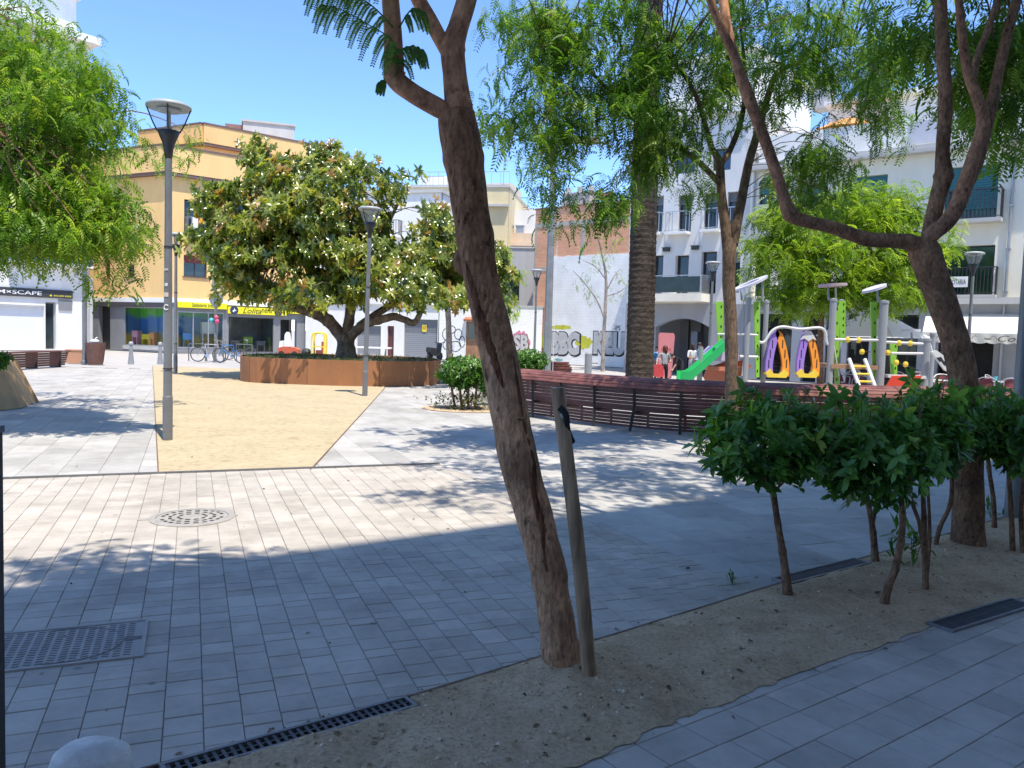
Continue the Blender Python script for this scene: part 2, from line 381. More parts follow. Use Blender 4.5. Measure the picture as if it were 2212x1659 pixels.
def lay_blocks(name, mat, ang, colw, lens, gap, ztop, bbox, keep=None, clip=None, hvar=.0012, seed=1, cham=.004, gy=None):
    """individual paving blocks with open joints; columns run along 'ang'+90"""
    r = random.Random(seed); ca, sa = math.cos(ang), math.sin(ang)
    V = []; Fc = []; TN = []
    x0, x1, y0, y1 = bbox
    cs = [((x*ca+y*sa), (-x*sa+y*ca)) for x in (x0, x1) for y in (y0, y1)]
    a0, a1 = min(c[0] for c in cs), max(c[0] for c in cs); b0, b1 = min(c[1] for c in cs), max(c[1] for c in cs)
    ni = int((a1-a0)/colw)+1
    for i in range(ni):
        a = a0+i*colw; b = b0-r.uniform(0, lens[0]); k = r.randrange(len(lens))
        while b < b1:
            L = lens[k % len(lens)]; k += 1 if r.random() > .12 else 2
            g2 = (gy or gap)/2; rect = [(a+gap/2, b+g2), (a+colw-gap/2, b+g2), (a+colw-gap/2, b+L-g2), (a+gap/2, b+L-g2)]
            b += L
            w = [(p[0]*ca-p[1]*sa, p[0]*sa+p[1]*ca) for p in rect]
            cx = sum(p[0] for p in w)/4; cy = sum(p[1] for p in w)/4
            if not (x0 <= cx <= x1 and y0 <= cy <= y1): continue
            if clip is not None:
                w = clip_rect(w, clip)
                if len(w) < 3: continue
            if keep is not None and not any(keep(q) for q in w): continue
            n = len(w); mx = sum(p[0] for p in w)/n; my = sum(p[1] for p in w)/n
            z = ztop+r.uniform(-hvar, hvar); tx, ty = r.uniform(-1, 1)*.003, r.uniform(-1, 1)*.003; o = len(V)
            def sh(p, d):
                l = math.hypot(p[0]-mx, p[1]-my) or 1; q = max(0, 1-d/l); return mx+(p[0]-mx)*q, my+(p[1]-my)*q
            for p in w: V.append((p[0], p[1], ztop-.025))
            for p in w: V.append((p[0], p[1], z-.003+tx*(p[0]-mx)+ty*(p[1]-my)))
            for p in w:
                q = sh(p, cham*1.4); V.append((q[0], q[1], z+tx*(q[0]-mx)+ty*(q[1]-my)))
            Fc.append(tuple(o+2*n+j for j in range(n)))
            for j in range(n):
                j2 = (j+1) % n
                Fc.append((o+j, o+j2, o+n+j2, o+n+j)); Fc.append((o+n+j, o+n+j2, o+2*n+j2, o+2*n+j))
            t = min(1, max(0, r.gauss(.5, .22))); TN += [t]*(3*n)
    me = bpy.data.meshes.new(name); me.from_pydata(V, [], Fc); me.materials.append(mat)
    at = me.attributes.new('tint', 'FLOAT', 'POINT'); at.data.foreach_set('value', TN); me.update()
    o = bpy.data.objects.new(name, me); col.objects.link(o); return tag(o, kind='structure')
def sheet(name, poly, z, mat):
    me = bpy.data.meshes.new(name); me.from_pydata([(p[0], p[1], z) for p in poly], [], [tuple(range(len(poly)))]); me.materials.append(mat); me.update()
    o = bpy.data.objects.new(name, me); col.objects.link(o); return tag(o, kind='structure')

def paver_mat(name, c, tint, scale=5):
    m = M(name, c, rough=.85, var=.1, scale=scale, bmp=.25, bscale=260, tint=tint, dist=.003, grime=.26); nt = m.node_tree; b = nt.nodes['Principled BSDF']
    src = b.inputs['Base Color'].links[0].from_socket; v = coords(nt)
    vo = nd(nt, 'ShaderNodeTexVoronoi'); vo.inputs['Scale'].default_value = 2.1; nt.links.new(v, vo.inputs['Vector'])      # trodden gum and oil spots
    c2 = mixcol(nt, 1, src, ramp(nt, vo.outputs['Distance'], [(.03, (.62, .6, .58)), (.055, (1, 1, 1))]), 'MULTIPLY')
    c3 = mixcol(nt, 1, c2, ramp(nt, noisetex(nt, coords(nt, 'Object', (1, .5, 1)), .55, 8, .75), [(.33, (.80, .79, .78)), (.5, (1, 1, 1)), (.7, (1.07, 1.06, 1.05))]), 'MULTIPLY')
    nt.links.new(c3, b.inputs['Base Color']); return m
EDGE_U = [(-4.2, .8), (-1.21, 2.94), (-.46, 3.48), (.51, 4.26), (2.65, 6.01), (4.01, 7.07), (10, 11.8)]
EDGE_L = [(-3.6, .1), (-.62, 2.25), (.12, 2.88), (.95, 3.55), (2.75, 4.8), (4.2, 5.75), (10.6, 9.97)]
PAVE = ccw([(-10, 6.26), (-.88, 9.95), (1.74, 5.30), (.51, 4.26), (-.46, 3.48), (-1.21, 2.94), (-4.2, .8), (-10, -3)])
LOWER = ccw([(-3.75, .22), (.05, 3.02), (2.68, 4.92), (10.5, 10.1), (11, -3), (-3.6, -3)])
SAND = [(-3.91, 8.78), (-2.34, 9.27), (-3.15, 17.5), (-3.72, 23.2), (-4.2, 27), (-7.5, 31.6), (-14.45, 31.9)]
SOIL = EDGE_U+EDGE_L[::-1]

gm = brickmat('far_paving', (.42, .40, .375), (.39, .37, .35), (.30, .29, .28), bw=.6, rh=.4, gap=.012, axis='xy', bmp=.2, grime=.15)
sheet('ground', [(-400, -60), (400, -60), (400, 900), (-400, 900)], -.035, gm)
joint = M('joint_sand', (.17, .16, .15), rough=.95, var=.3, scale=8)
sheet('paving_bed', [(-24, -4), (18, -4), (18, 30), (-24, 30)], -.03, joint)
slab_m = paver_mat('pale_slab', (.41, .395, .37), .16, 3)
pav_m = paver_mat('beige_paver', (.44, .40, .35), .13, 5)
low_m = paver_mat('grey_paver', (.42, .385, .345), .12, 5)
def keep_slab(p):
    return not (in_poly(p, PAVE) or in_poly(p, SAND) or in_poly(p, SOIL) or in_poly(p, LOWER))
lay_blocks('slab_paving', slab_m, R(22), .4, [.6, .6, .4], .003, -.010, (-23, 16, 1, 29.5), keep=keep_slab, seed=3)
sheet('paver_bed', PAVE, -.008, joint)
lay_blocks('paver_paving', pav_m, R(22), .155, [.21, .10, .155], .0032, 0.0, (-10, 3, -2, 11), clip=PAVE, seed=5, gy=.006, cham=.003)
sheet('pavement_bed', LOWER, -.008, joint)
lay_blocks('pavement', low_m, R(-54), .19, [.28, .19, .28], .0036, 0.0, (-3.6, 8, -1, 10), clip=LOWER, seed=9, gy=.005, cham=.003)

# compacted sand: coarse grain, faint footprints and darker scuffs
m, nt, b = new_mat('yellow_sand'); v = coords(nt)
c = ramp(nt, noisetex(nt, v, 1.3, 7, .7), [(.3, (.41, .335, .215)), (.72, (.50, .415, .275))])
c = mixcol(nt, 1, c, ramp(nt, noisetex(nt, v, 9, 6, .7), [(.28, (.66, .63, .58)), (.5, (1, 1, 1))]), 'MULTIPLY')
vo = nd(nt, 'ShaderNodeTexVoronoi'); vo.inputs['Scale'].default_value = 1.3; nt.links.new(coords(nt, 'Object', (1, .5, 1)), vo.inputs['Vector'])
c = mixcol(nt, 1, c, ramp(nt, vo.outputs['Distance'], [(.05, (.86, .83, .78)), (.16, (1, 1, 1))]), 'MULTIPLY')
nt.links.new(c, b.inputs['Base Color']); b.inputs['Roughness'].default_value = .95; b.inputs['Specular IOR Level'].default_value = .1
bump(nt, b, noisetex(nt, v, 60, 6, .7), .5, .012)
sheet('sand', SAND, -.002, m)

# planting strip: uneven trodden earth
m, nt, b = new_mat('trodden_earth'); v = coords(nt)
c = ramp(nt, noisetex(nt, v, 2.2, 8, .72), [(.25, (.37, .255, .155)), (.5, (.58, .43, .28)), (.75, (.70, .555, .38))])
c = mixcol(nt, 1, c, ramp(nt, noisetex(nt, v, 45, 5, .75), [(.3, (.62, .6, .58)), (.55, (1.05, 1.05, 1.05))]), 'MULTIPLY')
nt.links.new(c, b.inputs['Base Color']); b.inputs['Roughness'].default_value = .97; b.inputs['Specular IOR Level'].default_value = .1
bump(nt, b, noisetex(nt, v, 55, 8, .75), .9, .02)
earth_m = m
def along(poly, s):
    i = min(int(s), len(poly)-2); t = s-i; return np.array(poly[i])*(1-t)+np.array(poly[i+1])*t
TRENCH = []
def soil_h(x, y, t):
    for (ax, ay, dx, dy, L, y0, y1) in TRENCH:
        qx, qy = (x-ax)*dx+(y-ay)*dy, -(x-ax)*dy+(y-ay)*dx
        if -.015 < qx < L+.015 and y0-.012 < qy < y1+.012: return -.03
    e = min(t, 1-t); base = min(1, e*6)
    h = .004+base*(.022+.02*noise.noise((x*1.3, y*1.3, 0))+.012*noise.noise((x*5, y*5, 3))+.005*noise.noise((x*17, y*17, 5)))
    for mx, my, mr, mh in ((.36, 3.76, .32, .035), (1.8, 5.0, .2, .02), (2.3, 4.9, .22, .02), (3.82, 6.5, .4, .03)):
        h += mh*math.exp(-((x-mx)**2+(y-my)**2)/mr**2)*base
    return max(h, .0045)
for a_, b_, w_, off_ in (((-1.28, 2.88), (-.44, 3.50), .115, -.062), (G(1665, 1252)[:2], G(1842, 1208)[:2], .15, -.08), (G(2030, 1358)[:2], G(2210, 1303)[:2], .16, 0.0)):
    dx_, dy_ = b_[0]-a_[0], b_[1]-a_[1]; l_ = math.hypot(dx_, dy_); TRENCH.append((a_[0], a_[1], dx_/l_, dy_/l_, l_, off_-w_/2, off_+w_/2))
V = []; Fc = []; NS, NT = 640, 70
for i in range(NS+1):
    s = i/NS*(len(EDGE_U)-1.001); a = along(EDGE_U, s); c_ = along(EDGE_L, s)
    for j in range(NT+1):
        t = j/NT; p = a*(1-t)+c_*t; w = .018*noise.noise((p[0]*4, p[1]*4, 9)) if j == 0 else max(.014, .035+.05*noise.noise((p[0]*2.3, p[1]*2.3, 9))+.03*noise.noise((p[0]*9, p[1]*9, 2)))*max(0, (j/NT-.85)/.15)
        V.append((p[0]+w*.6, p[1]-w*.9, soil_h(p[0], p[1], t)))
for i in range(NS):
    for j in range(NT): a = i*(NT+1)+j; Fc.append((a, a+1, a+NT+2, a+NT+1))
me = bpy.data.meshes.new('soil'); me.from_pydata(V, [], Fc); me.materials.append(earth_m); me.polygons.foreach_set('use_smooth', [True]*len(Fc)); me.update()
o = bpy.data.objects.new('soil', me); col.objects.link(o); tag(o, kind='structure')
# edging strip of steel between earth and paving
mb = MB()
for E in (EDGE_U,):
    for i in range(len(E)-1): mb.bar((E[i][0], E[i][1], -.01), (E[i+1][0], E[i+1][1], -.01), .012, .036)
for E in (SAND[0:1]+SAND[-1:], SAND[1:5]):
    for i in range(len(E)-1): mb.bar((E[i][0], E[i][1], -.004), (E[i+1][0], E[i+1][1], -.004), .014, .016)
tag(mb.build('edging', M('rusty_steel_edge', (.16, .10, .07), .7, .3, 6)), kind='structure')
# pebbles, crumbs and dry bits on the earth
def pebbles(name, n, mat, sz, zone=0):
    pts = []
    for _ in range(n):
        s = rng.uniform(.8, len(EDGE_U)-1.2); t = rng.uniform(.04, .96); p = along(EDGE_U, s)*(1-t)+along(EDGE_L, s)*t
        pts.append((p[0], p[1], soil_h(p[0], p[1], t)))
    v = np.array([(1, 0, 0), (0, 1, 0), (-1, 0, 0), (0, -1, 0), (.2, .1, .8), (0, 0, -.5)])*sz
    f = [(0, 1, 4), (1, 2, 4), (2, 3, 4), (3, 0, 4), (1, 0, 5), (2, 1, 5), (3, 2, 5), (0, 3, 5)]
    return scatter(name, (v, f), np.array(pts), mat, None, (0, 0, 0), sc=rng.gamma(2.0, .5, n), roll=rng.uniform(-.5, .5, n))
tag(pebbles('gravel', 3000, leafmat('pebble_grey', [(0, (.32, .24, .15)), (.6, (.54, .43, .3)), (1, (.7, .62, .5))], 0, .9, .1), .0045), kind='stuff')
vb, fb = leaf_blade(.03, .014, .4, .2)
n = 1300; pts = []
for _ in range(n):
    s = rng.uniform(.8, len(EDGE_U)-1.2); t = rng.uniform(-.06, 1.06); p = along(EDGE_U, s)*(1-t)+along(EDGE_L, s)*t
    pts.append((p[0], p[1], (soil_h(p[0], p[1], t) if 0 < t < 1 else 0)+.006))
for _ in range(260):
    p = (rng.uniform(-6, 2), rng.uniform(3.2, 11)); pts.append((p[0], p[1], .006))
for _ in range(260):
    p = (rng.uniform(-9, -2.4), rng.uniform(9, 24))
    if in_poly(p, SAND): pts.append((p[0], p[1], .006))
pts = np.array(pts)
tag(scatter('dry_leaves', (vb, fb), pts, leafmat('dry_leaf', [(0, (.06, .04, .025)), (.6, (.20, .14, .08)), (1, (.5, .46, .38))], .1, .8, .2), None, (0, 0, 0), sc=rng.gamma(2, .24, len(pts)), roll=rng.uniform(-.6, .6, len(pts))), kind='stuff')

# linear drains and manholes
cast = M('cast_iron', (.085, .085, .09), .55, .25, 12, .4, 90, .6)
castl = M('worn_cast_iron', (.20, .20, .205), .5, .2, 12, .4, 90, .5)
black = M('drain_void', (.006, .006, .006), .9, .1, 5, 0)
def linear_drain(label, a, b_, w, off, nslot, group=None):
    a = np.array(a[:2]); b_ = np.array(b_[:2]); d = (b_-a); L = np.linalg.norm(d); d /= L
    t = thing('drain_grate', label, 'drain', (a[0], a[1], 0), math.atan2(d[1], d[0]), group)
    mb = MB(); y0, y1 = off-w/2, off+w/2
    mb.box(0, L, y0, y0+.016, -.02, .016); mb.box(0, L, y1-.016, y1, -.02, .016); mb.box(0, .016, y0+.016, y1-.016, -.02, .0155); mb.box(L-.016, L, y0+.016, y1-.016, -.02, .0155)
    mb.build('frame', castl, t)
    mb = MB(); st = L/nslot
    for i in range(nslot):
        mb.box(.018+i*st*(L-.036)/L, .018+(i+.42)*st*(L-.036)/L, y0+.017, y1-.017, -.004, .0125)
    mb.box(.018, L-.018, off-.004, off+.004, -.003, .0115)
    mb.build('grating', cast, t)
    mb = MB(); mb.box(.01, L-.01, y0+.01, y1-.01, -.028, -.0045); mb.build('channel', black, t); return t
linear_drain('large slotted iron drain grate at the lower left, between pavers and earth strip', (-1.28, 2.88), (-.44, 3.50), .115, -.062, 30)
linear_drain('thin slotted drain grate behind the first shrub stem, at the earth strip edge', G(1665, 1252), G(1842, 1208), .15, -.08, 44)
linear_drain('slotted drain grate on the near edge of the earth strip at lower right', G(2030, 1358), G(2210, 1303), .16, 0.0, 44)
linear_drain('long narrow slot drain running across the plaza before the yellow sand', (-9.0, 6.66), (-.88, 9.95), .05, .03, 260)

sunmetal = M('sunlit_tone_iron', (.36, .335, .30), .6, .2, 12, .4, 90, .1)  # cast iron lightened in its colour to read as sunlit
t = thing('manhole_cover', 'round cast iron manhole cover in the sunlit beige paving', 'manhole', (-2.72, 6.77, .001), R(20))
mb = MB(); mb.lathe([(.345, -.02), (.345, .006), (.295, .009), (.295, -.02)], 40, cap=False); mb.box(-.43, -.34, -.035, .035, -.02, .005); mb.box(.34, .37, -.02, .02, -.02, .005); mb.build('frame', sunmetal, t)
mb = MB(); mb.lathe([(.29, -.02), (.29, .007), (.0, .007)], 40, cap=False)
mb.build('cover', sunmetal, t)
mb = MB()
for ring, nn in ((.245, 22), (.18, 16), (.11, 10)):
    for k in range(nn):
        if ring == .245 and k % 11 == 0: continue
        a = 2*math.pi*(k+.5*(ring == .18))/nn
        mb.T = Matrix.Rotation(a, 4, 'Z'); mb.box(ring-.013, ring+.013, -.02, .02, .0072, .0086)
mb.T = None; mb.build('slots', black, t)
# big rectangular cover with wavy tread at the left
a = G(302, 1418); b_ = G(-60, 1445); c_ = G(296, 1310)
ang = math.atan2(a[1]-b_[1], a[0]-b_[0]); 
t = thing('access_cover', 'rectangular iron access cover with wavy tread pattern in shaded paving', 'manhole', (float(a[0]), float(a[1]), .001), R(22))
wd = .50; ln = 1.25
mb = MB(); mb.box(-ln, 0, 0, wd, -.02, .004); mb.box(-ln, .004, -.018, 0, -.02, .009); mb.box(-ln, .004, wd, wd+.018, -.02, .009); mb.box(0, .018, -.018, wd+.018, -.02, .0095); mb.build('frame', M('paving_grey_iron', (.33, .31, .29), .7, .15, 8, .4, 90), t)
mb = MB()
for j in range(15):
    y = .03+j*(wd-.06)/14
    pts = [(-ln+.02+i*.016, y+.006*math.sin(i*1.15), .0045) for i in range(int((ln-.05)/.016))]
    for i in range(0, len(pts)-2, 3):
        mb.bar(pts[i], pts[i+1], .006, .006); mb.bar(pts[i+1], pts[i+2], .006, .006)
mb.build('tread', M('dull_iron_tread', (.20, .19, .18), .7, .2, 8), t)
mb = MB(); pts = [(-.36+.27*math.cos(x), wd*.5+.235*math.sin(x), .006) for x in np.linspace(-1.9, 1.9, 34)]
mb.tube(pts, .003, 4); mb.box(-.085, -.005, wd*.5-.02, wd*.5-.006, .0042, .008); mb.box(-.085, -.005, wd*.5+.006, wd*.5+.02, .0042, .008); mb.build('hinge_line', M('dull_iron_tread', (.20, .19, .18), .7, .2, 8), t)

# ================================================================== BUILDINGS
class Face:
    """a facade plane: local x runs along it left to right as seen from the plaza, y inward, z up"""
    def __init__(s, o, e, root):
        s.o = np.array(o, float); d = np.array(e, float)-s.o; s.L = float(np.linalg.norm(d)); s.d = d/s.L; s.n = np.array([-s.d[1], s.d[0]])
        s.T = Matrix.Translation((s.o[0]-root.location.x, s.o[1]-root.location.y, 0)) @ Matrix.Rotation(math.atan2(s.d[1], s.d[0]), 4, 'Z'); s.root = root; s.ops = []
    def px(s, u, v, y=0.0):
        r = ray(u, v); p = s.o+s.n*y; k = (p-CAM[:2]) @ s.n/(r[:2] @ s.n); q = CAM+r*k
        return float((q[:2]-p) @ s.d), float(q[2])
    def rect(s, u0, v0, u1, v1, y=0.0):
        x0, z1 = s.px(u0, v0, y); x1, z0 = s.px(u1, v1, y); return (x0, z0, x1, z1)
    def mb(s): m = MB(); m.T = s.T; return m
def window(f, r, frame, glass, n=2, dep=.2, name='window', sill=None, fw=.06, shutter=None, open_=True, lab=None):
    x0, z0, x1, z1 = r
    if open_: f.ops.append(r)
    m = f.mb()
    for k in range(n+1):
        x = x0+(x1-x0-fw)*k/n; m.box(x, x+fw, dep-.06, dep, z0+.001, z1-.001)
    m.box(x0+.001, x1-.001, dep-.057, dep-.003, z0+.002, z0+fw); m.box(x0+.001, x1-.001, dep-.057, dep-.003, z1-fw, z1-.002)
    w = m.build(name, frame, f.root)
    if lab: w['label'] = lab
    m = f.mb(); m.quad((x0, dep-.025, z0), (x1, dep-.025, z0), (x1, dep-.025, z1), (x0, dep-.025, z1)); m.build('pane', glass, w, fix=False)
    if sill: m = f.mb(); m.box(x0-.08, x1+.08, -.07, dep-.06, z0-.06, z0-.002); m.build('sill', sill, w)
    if shutter:
        m = f.mb(); fr, sm = shutter; zz = z1-(z1-z0)*fr; k = max(3, int((z1-zz)/.09))
        for i in range(k):
            za = zz+(z1-zz)*i/k; m.box(x0+.01, x1-.01, dep-.10, dep-.065, za, za+(z1-zz)/k*.88)
        m.build('shutter', sm, w)
    return w
def railing(f, x0, x1, z0, z1, y, mat, step=.11, r=.012, sides=True, parent=None, name='railing', glassm=None, scroll=False):
    m = f.mb()
    m.box(x0, x1, y-.02, y+.02, z1-.04, z1); m.box(x0, x1, y-.012, y+.012, z0+.05, z0+.08)
    if glassm is None:
        n = max(2, int((x1-x0)/step))
        for i in range(n+1):
            x = x0+(x1-x0)*i/n; m.box(x-r, x+r, y-r, y+r, z0, z1-.04)
        if scroll:
            for i in range(0, n, 2):
                x = x0+(x1-x0)*(i+1)/n; m.tube([(x+.1*math.cos(q), y, z1-.16+.09*math.sin(q)) for q in np.linspace(0, math.pi, 8)], .008, 4)
    else:
        for x in np.linspace(x0, x1, 4): m.box(x-.02, x+.02, y-.02, y+.02, z0, z1-.04)
    if sides and y < -.1:
        for x in (x0, x1):
            m.box(x-.02, x+.02, y, 0, z1-.038, z1-.002)
            for q in np.arange(y+step, -.02, step): m.box(x-r, x+r, q-r, q+r, z0, z1-.04)
    o = m.build(name, mat, parent or f.root)
    return o
def balcony(f, x0, x1, zf, h, prot, slabm, railm, th=.14, **kw):
    m = f.mb(); m.box(x0-.04, x1+.04, -prot-.06, -.002, zf-th, zf); s = m.build('balcony', slabm, f.root)
    railing(f, x0, x1, zf, zf+h, -prot, railm, parent=s, **kw); return s
def shell(f, x0, x1, z1, depth, mat, name='side_walls', y0=.3, roof=None):
    m = f.mb(); m.box(x0, x1, y0, depth, -.05, z1); return m.build(name, mat, f.root)
stucco = lambda n, c, **k: M(n, c, rough=.9, var=.07, scale=1.2, bmp=.12, bscale=70, stretch=(1, 1, .3), grime=k.pop('grime', .12), **k)
whitep = stucco('white_render', (.78, .77, .74)); greyp = stucco('grey_stone_cladding', (.30, .31, .33)); darkgrey = M('dark_grey_metal', (.06, .06, .065), .5, .1)
midgrey = M('mid_grey_panel', (.22, .225, .235), .6, .08); alu = M('aluminium_frame', (.42, .43, .44), .4, .08, metal=.6); dframe = M('dark_window_frame', (.035, .035, .037), .45, .1)
wind = glass_dark(); concrete = stucco('pale_concrete', (.48, .47, .45)); creams = stucco('cream_render', (.85, .80, .66)); lilacw = stucco('pale_grey_render', (.68, .67, .655))
ironw = M('black_iron', (.03, .03, .032), .5, .1); whitepaint = M('white_paint', (.78, .78, .77), .55, .04)

# ---- white corner building with the escape-room shop, far left
rt = thing('shop_building', 'tall white building at the left edge with a dark shop sign and overhanging roof slab', 'building', (-25.2, 47.3, 0))
f = Face((-33.6, 36.1), (-25.2, 47.3), rt)
rs = f.rect(-120, 651, 96.6, 756); rs = (rs[0], .05, rs[2], rs[3]); f.ops.append(rs)
dr = f.rect(98, 652, 122, 757); dr = (dr[0], .03, dr[2], dr[3])
window(f, dr, alu, wind, 1, .28, 'door')
for k, zf in enumerate((5.2, 8.3, 11.4, 14.5)):
    for xx in (3.2, 7.0, 10.6):
        if k == 0 and xx > 10: continue
        window(f, (xx, zf+.1, xx+1.5, zf+2.4), alu, wind, 2)
    if k: balcony(f, 6.4, 9.0, zf+.05, 1.0, .7, whitep, alu)
w_ = window(f, (10.6, 5.0, 13.2, 7.5), alu, wind, 3)
m = f.mb(); m.wall(0, f.L, 0, 17.6, f.ops, 0, .3); m.build('wall', whitep, rt)
shell(f, 0, f.L, 17.6, 12, whitep)
m = f.mb(); m.box(-.3, f.L+.25, -1.0, 12.2, 17.6, 18.0); m.box(.4, f.L-.4, .6, 11, 18.0, 20.4); m.box(.1, f.L-.1, .1, 11.4, 20.4, 20.75); m.build('roof', whitep, rt)
m = f.mb(); m.quad((rs[0], .22, rs[1]), (rs[2], .22, rs[1]), (rs[2], .22, rs[3]), (rs[0], .22, rs[3])); m.box(rs[0], rs[2], .1, .2, rs[3]-.12, rs[3]-.003); m.build('blank_shop_panel', M('white_board', (.70, .71, .73), .45, .03), rt)
s_ = f.rect(-120, 612, 155, 646); m = f.mb(); m.box(s_[0], s_[2], -.12, -.003, s_[1], s_[3]); sg = m.build('sign', M('charcoal_sign', (.045, .045, .05), .5, .1), rt)
for body, r_, mm, sh in (('ROOM\u00d7SCAPE', (-62, 621, 88, 638), whitepaint, 0), ('\u2666 ESCAPE KIDS', (105, 636, 152, 643), M('yellow_letter', (.75, .68, .03), .5, .03), 0)):
    q = f.rect(*r_); o = text_fit(body, q[0], q[2], q[1], q[3], -.126, mm, sg, offset=.01); o.matrix_local = f.T
q = f.rect(126, 647, 155, 671); m = f.mb(); m.box(q[0], q[2], -.06, -.003, q[1], q[3]); m.build('notice_plate', midgrey, rt)
bl = balcony(f, 9.6, 14.0-.1, 4.95, 1.05, .6, whitep, M('blue_rail', (.10, .25, .50), .5, .1), step=.14, r=.03)
m = f.mb(); m.box(f.L-.16, f.L-.02, -.1, -.003, 0, 4.6); m.build('corner_pipe', concrete, rt)

# ---- orange corner building with the shoe shop and the bazaar
C0 = (-20.6, 47.2)
rt = thing('orange_building', 'orange rendered corner building with yellow shop signs at street level', 'building', (C0[0], C0[1], 0))
orange = stucco('orange_render', (.80, .52, .22), grime=.12); brownb = M('brown_band', (.16, .10, .085), .7, .1)
fl = Face((-27.2, 50.4), C0, rt); fr = Face(C0, (-13.8, 52.9), rt)
HB = 3.25; TOP = 10.4
window(fl, fl.rect(273, 571, 290, 598), dframe, wind, 1, .25, sill=brownb); window(fl, fl.rect(225, 566, 238, 600), dframe, wind, 1, .25, sill=brownb)
window(fl, fl.rect(279, 440, 293, 481), dframe, wind, 1, .25); window(fl, fl.rect(222, 446, 236, 486), dframe, wind, 1, .25)
for r_ in ((397, 550, 447, 600), (398, 430, 447, 508), (500, 550, 560, 600), (500, 440, 560, 508)): window(fr, fr.rect(*r_), dframe, wind, 2, .22, sill=brownb, shutter=(.35, M('maroon_shutter', (.22, .045, .035), .6, .1)) if r_[1] == 550 else None)
for f in (fl, fr):
    m = f.mb(); m.wall(0, f.L, HB, TOP, f.ops, 0, .3); m.build('upper_wall', orange, rt)
m = fl.mb(); m.box(-.2, fl.L+.0, -.10, .0-.002, HB-.28, HB); m.build('cornice', whitep, rt); m = fr.mb(); m.box(.0, fr.L, -.10, -.002, HB-.26, HB+.02); m.build('cornice', whitep, rt)
# overhanging terrace parapet with brown soffit band, both faces
def parapet(f, x0, x1, z0, z1, prot, nm='parapet'):
    m = f.mb(); m.box(x0, x1, -prot, .25, z0+.18, z1-.12); p = m.build(nm, orange, rt)
    m = f.mb(); m.box(x0-.02, x1+.02, -prot+.03, .25, z0, z0+.178); m.box(x0-.03, x1+.03, -prot-.04, .28, z1-.118, z1); m.build('coping', brownb, p)
parapet(fl, 0, fl.L+.25, TOP, TOP+1.75, .35); parapet(fr, -.15, fr.L, TOP, TOP+1.75, .35)
pf = Face((-24.9, 53.5), (-19.9, 51.0), rt); pr = Face((-19.9, 51.0), (-13.5, 56.6), rt)
for f in (pf, pr):
    m = f.mb(); m.box(0, f.L, 0, 3.0, TOP+.3, TOP+2.6); m.build('penthouse_wall', orange, rt); parapet(f, -.1, f.L+.05, TOP+2.6, TOP+4.0, .3, 'penthouse_parapet')
# body
m = MB(); m.prism([(-6.5+.2, 3.35), (-.05, .35), (6.7, 5.95), (6.0, 14), (-6, 14)], 'z', HB-.1, TOP+.2); m.build('body', orange, rt)
# ground floor: left face
glassc = glass_clear()
q = fl.rect(200, 648, 357, 664); m = fl.mb(); m.box(q[0], fl.L+.02, -.16, -.003, q[1], HB-.285); m.build('fascia', M('anthracite_fascia', (.06, .055, .065), .5, .1), rt)
zt = q[1]
def shop_interior(f, x0, x1, z0, z1, dep, backm, floor, parts=()):
    m = f.mb(); m.quad((x0, dep, z0), (x1, dep, z0), (x1, dep, z1), (x0, dep, z1)); m.quad((x0, .1, z0), (x0, dep, z0), (x0, dep, z1), (x0, .1, z1)); m.quad((x1, .1, z0), (x1, .1, z1), (x1, dep, z1), (x1, dep, z0)); m.quad((x0, .1, z1), (x0, dep, z1), (x1, dep, z1), (x1, .1, z1))
    o = m.build('shop_interior', backm, rt, fix=False)
    m = f.mb(); m.quad((x0, -.01, z0+.02), (x1, -.01, z0+.02), (x1, dep, z0+.02), (x0, dep, z0+.02)); m.build('shop_floor', floor, o, fix=False)
    for (a, bb, c, d, e, mm, nm) in parts:
        m = f.mb()
        # display furniture: rounded top block with legs
        m.box(a, bb, dep*e, dep*e+.35, c+(d-c)*.55, d); m.box(a+.03, a+.09, dep*e, dep*e+.3, c, c+(d-c)*.55); m.box(bb-.09, bb-.03, dep*e, dep*e+.3, c, c+(d-c)*.55); m.build(nm, mm, o)
    return o
def mural_mat():
    m, nt, b = new_mat('shop_mural'); t = nd(nt, 'ShaderNodeTexCoord'); s = nd(nt, 'ShaderNodeSeparateXYZ'); nt.links.new(t.outputs['Object'], s.inputs[0])
    f = noisetex(nt, t.outputs['Object'], 1.4, 4); a = nd(nt, 'ShaderNodeMath', operation='MULTIPLY_ADD'); a.inputs[1].default_value = .9; nt.links.new(f, a.inputs[0]); nt.links.new(s.outputs[2], a.inputs[2])
    d = nd(nt, 'ShaderNodeMath', operation='DIVIDE'); d.inputs[1].default_value = 4.0; nt.links.new(a.outputs[0], d.inputs[0])
    c = ramp(nt, d.outputs[0], [(.15, (.45, .25, .35)), (.28, (.75, .55, .05)), (.45, (.05, .22, .45)), (.60, (.04, .18, .5)), (.70, (.12, .5, .06)), (.95, (.2, .6, .1))], 'EASE')
    nt.links.new(c, b.inputs['Base Color']); b.inputs['Roughness'].default_value = .7; return m
mural = mural_mat(); floorm = M('shop_floor_tile', (.25, .24, .22), .5, .1); pinkp = M('pink_plastic', (.75, .35, .45), .5, .1); yelp = M('yellow_plastic', (.78, .62, .04), .5, .06); bluep = M('blue_plastic', (.05, .22, .5), .5, .1); orap = M('orange_plastic', (.8, .3, .05), .5, .06)
D = fl.rect(213, 664, 238, 754); D = (D[0], .02, D[2], zt); Wn = fl.rect(268, 664, 353, 750); Wn = (Wn[0], .35, Wn[2], zt)
fl.ops = [D, Wn]
m = fl.mb(); m.wall(-.2, fl.L, 0, HB-.28, fl.ops, 0, .3); m.build('shopfront_wall', midgrey, rt)
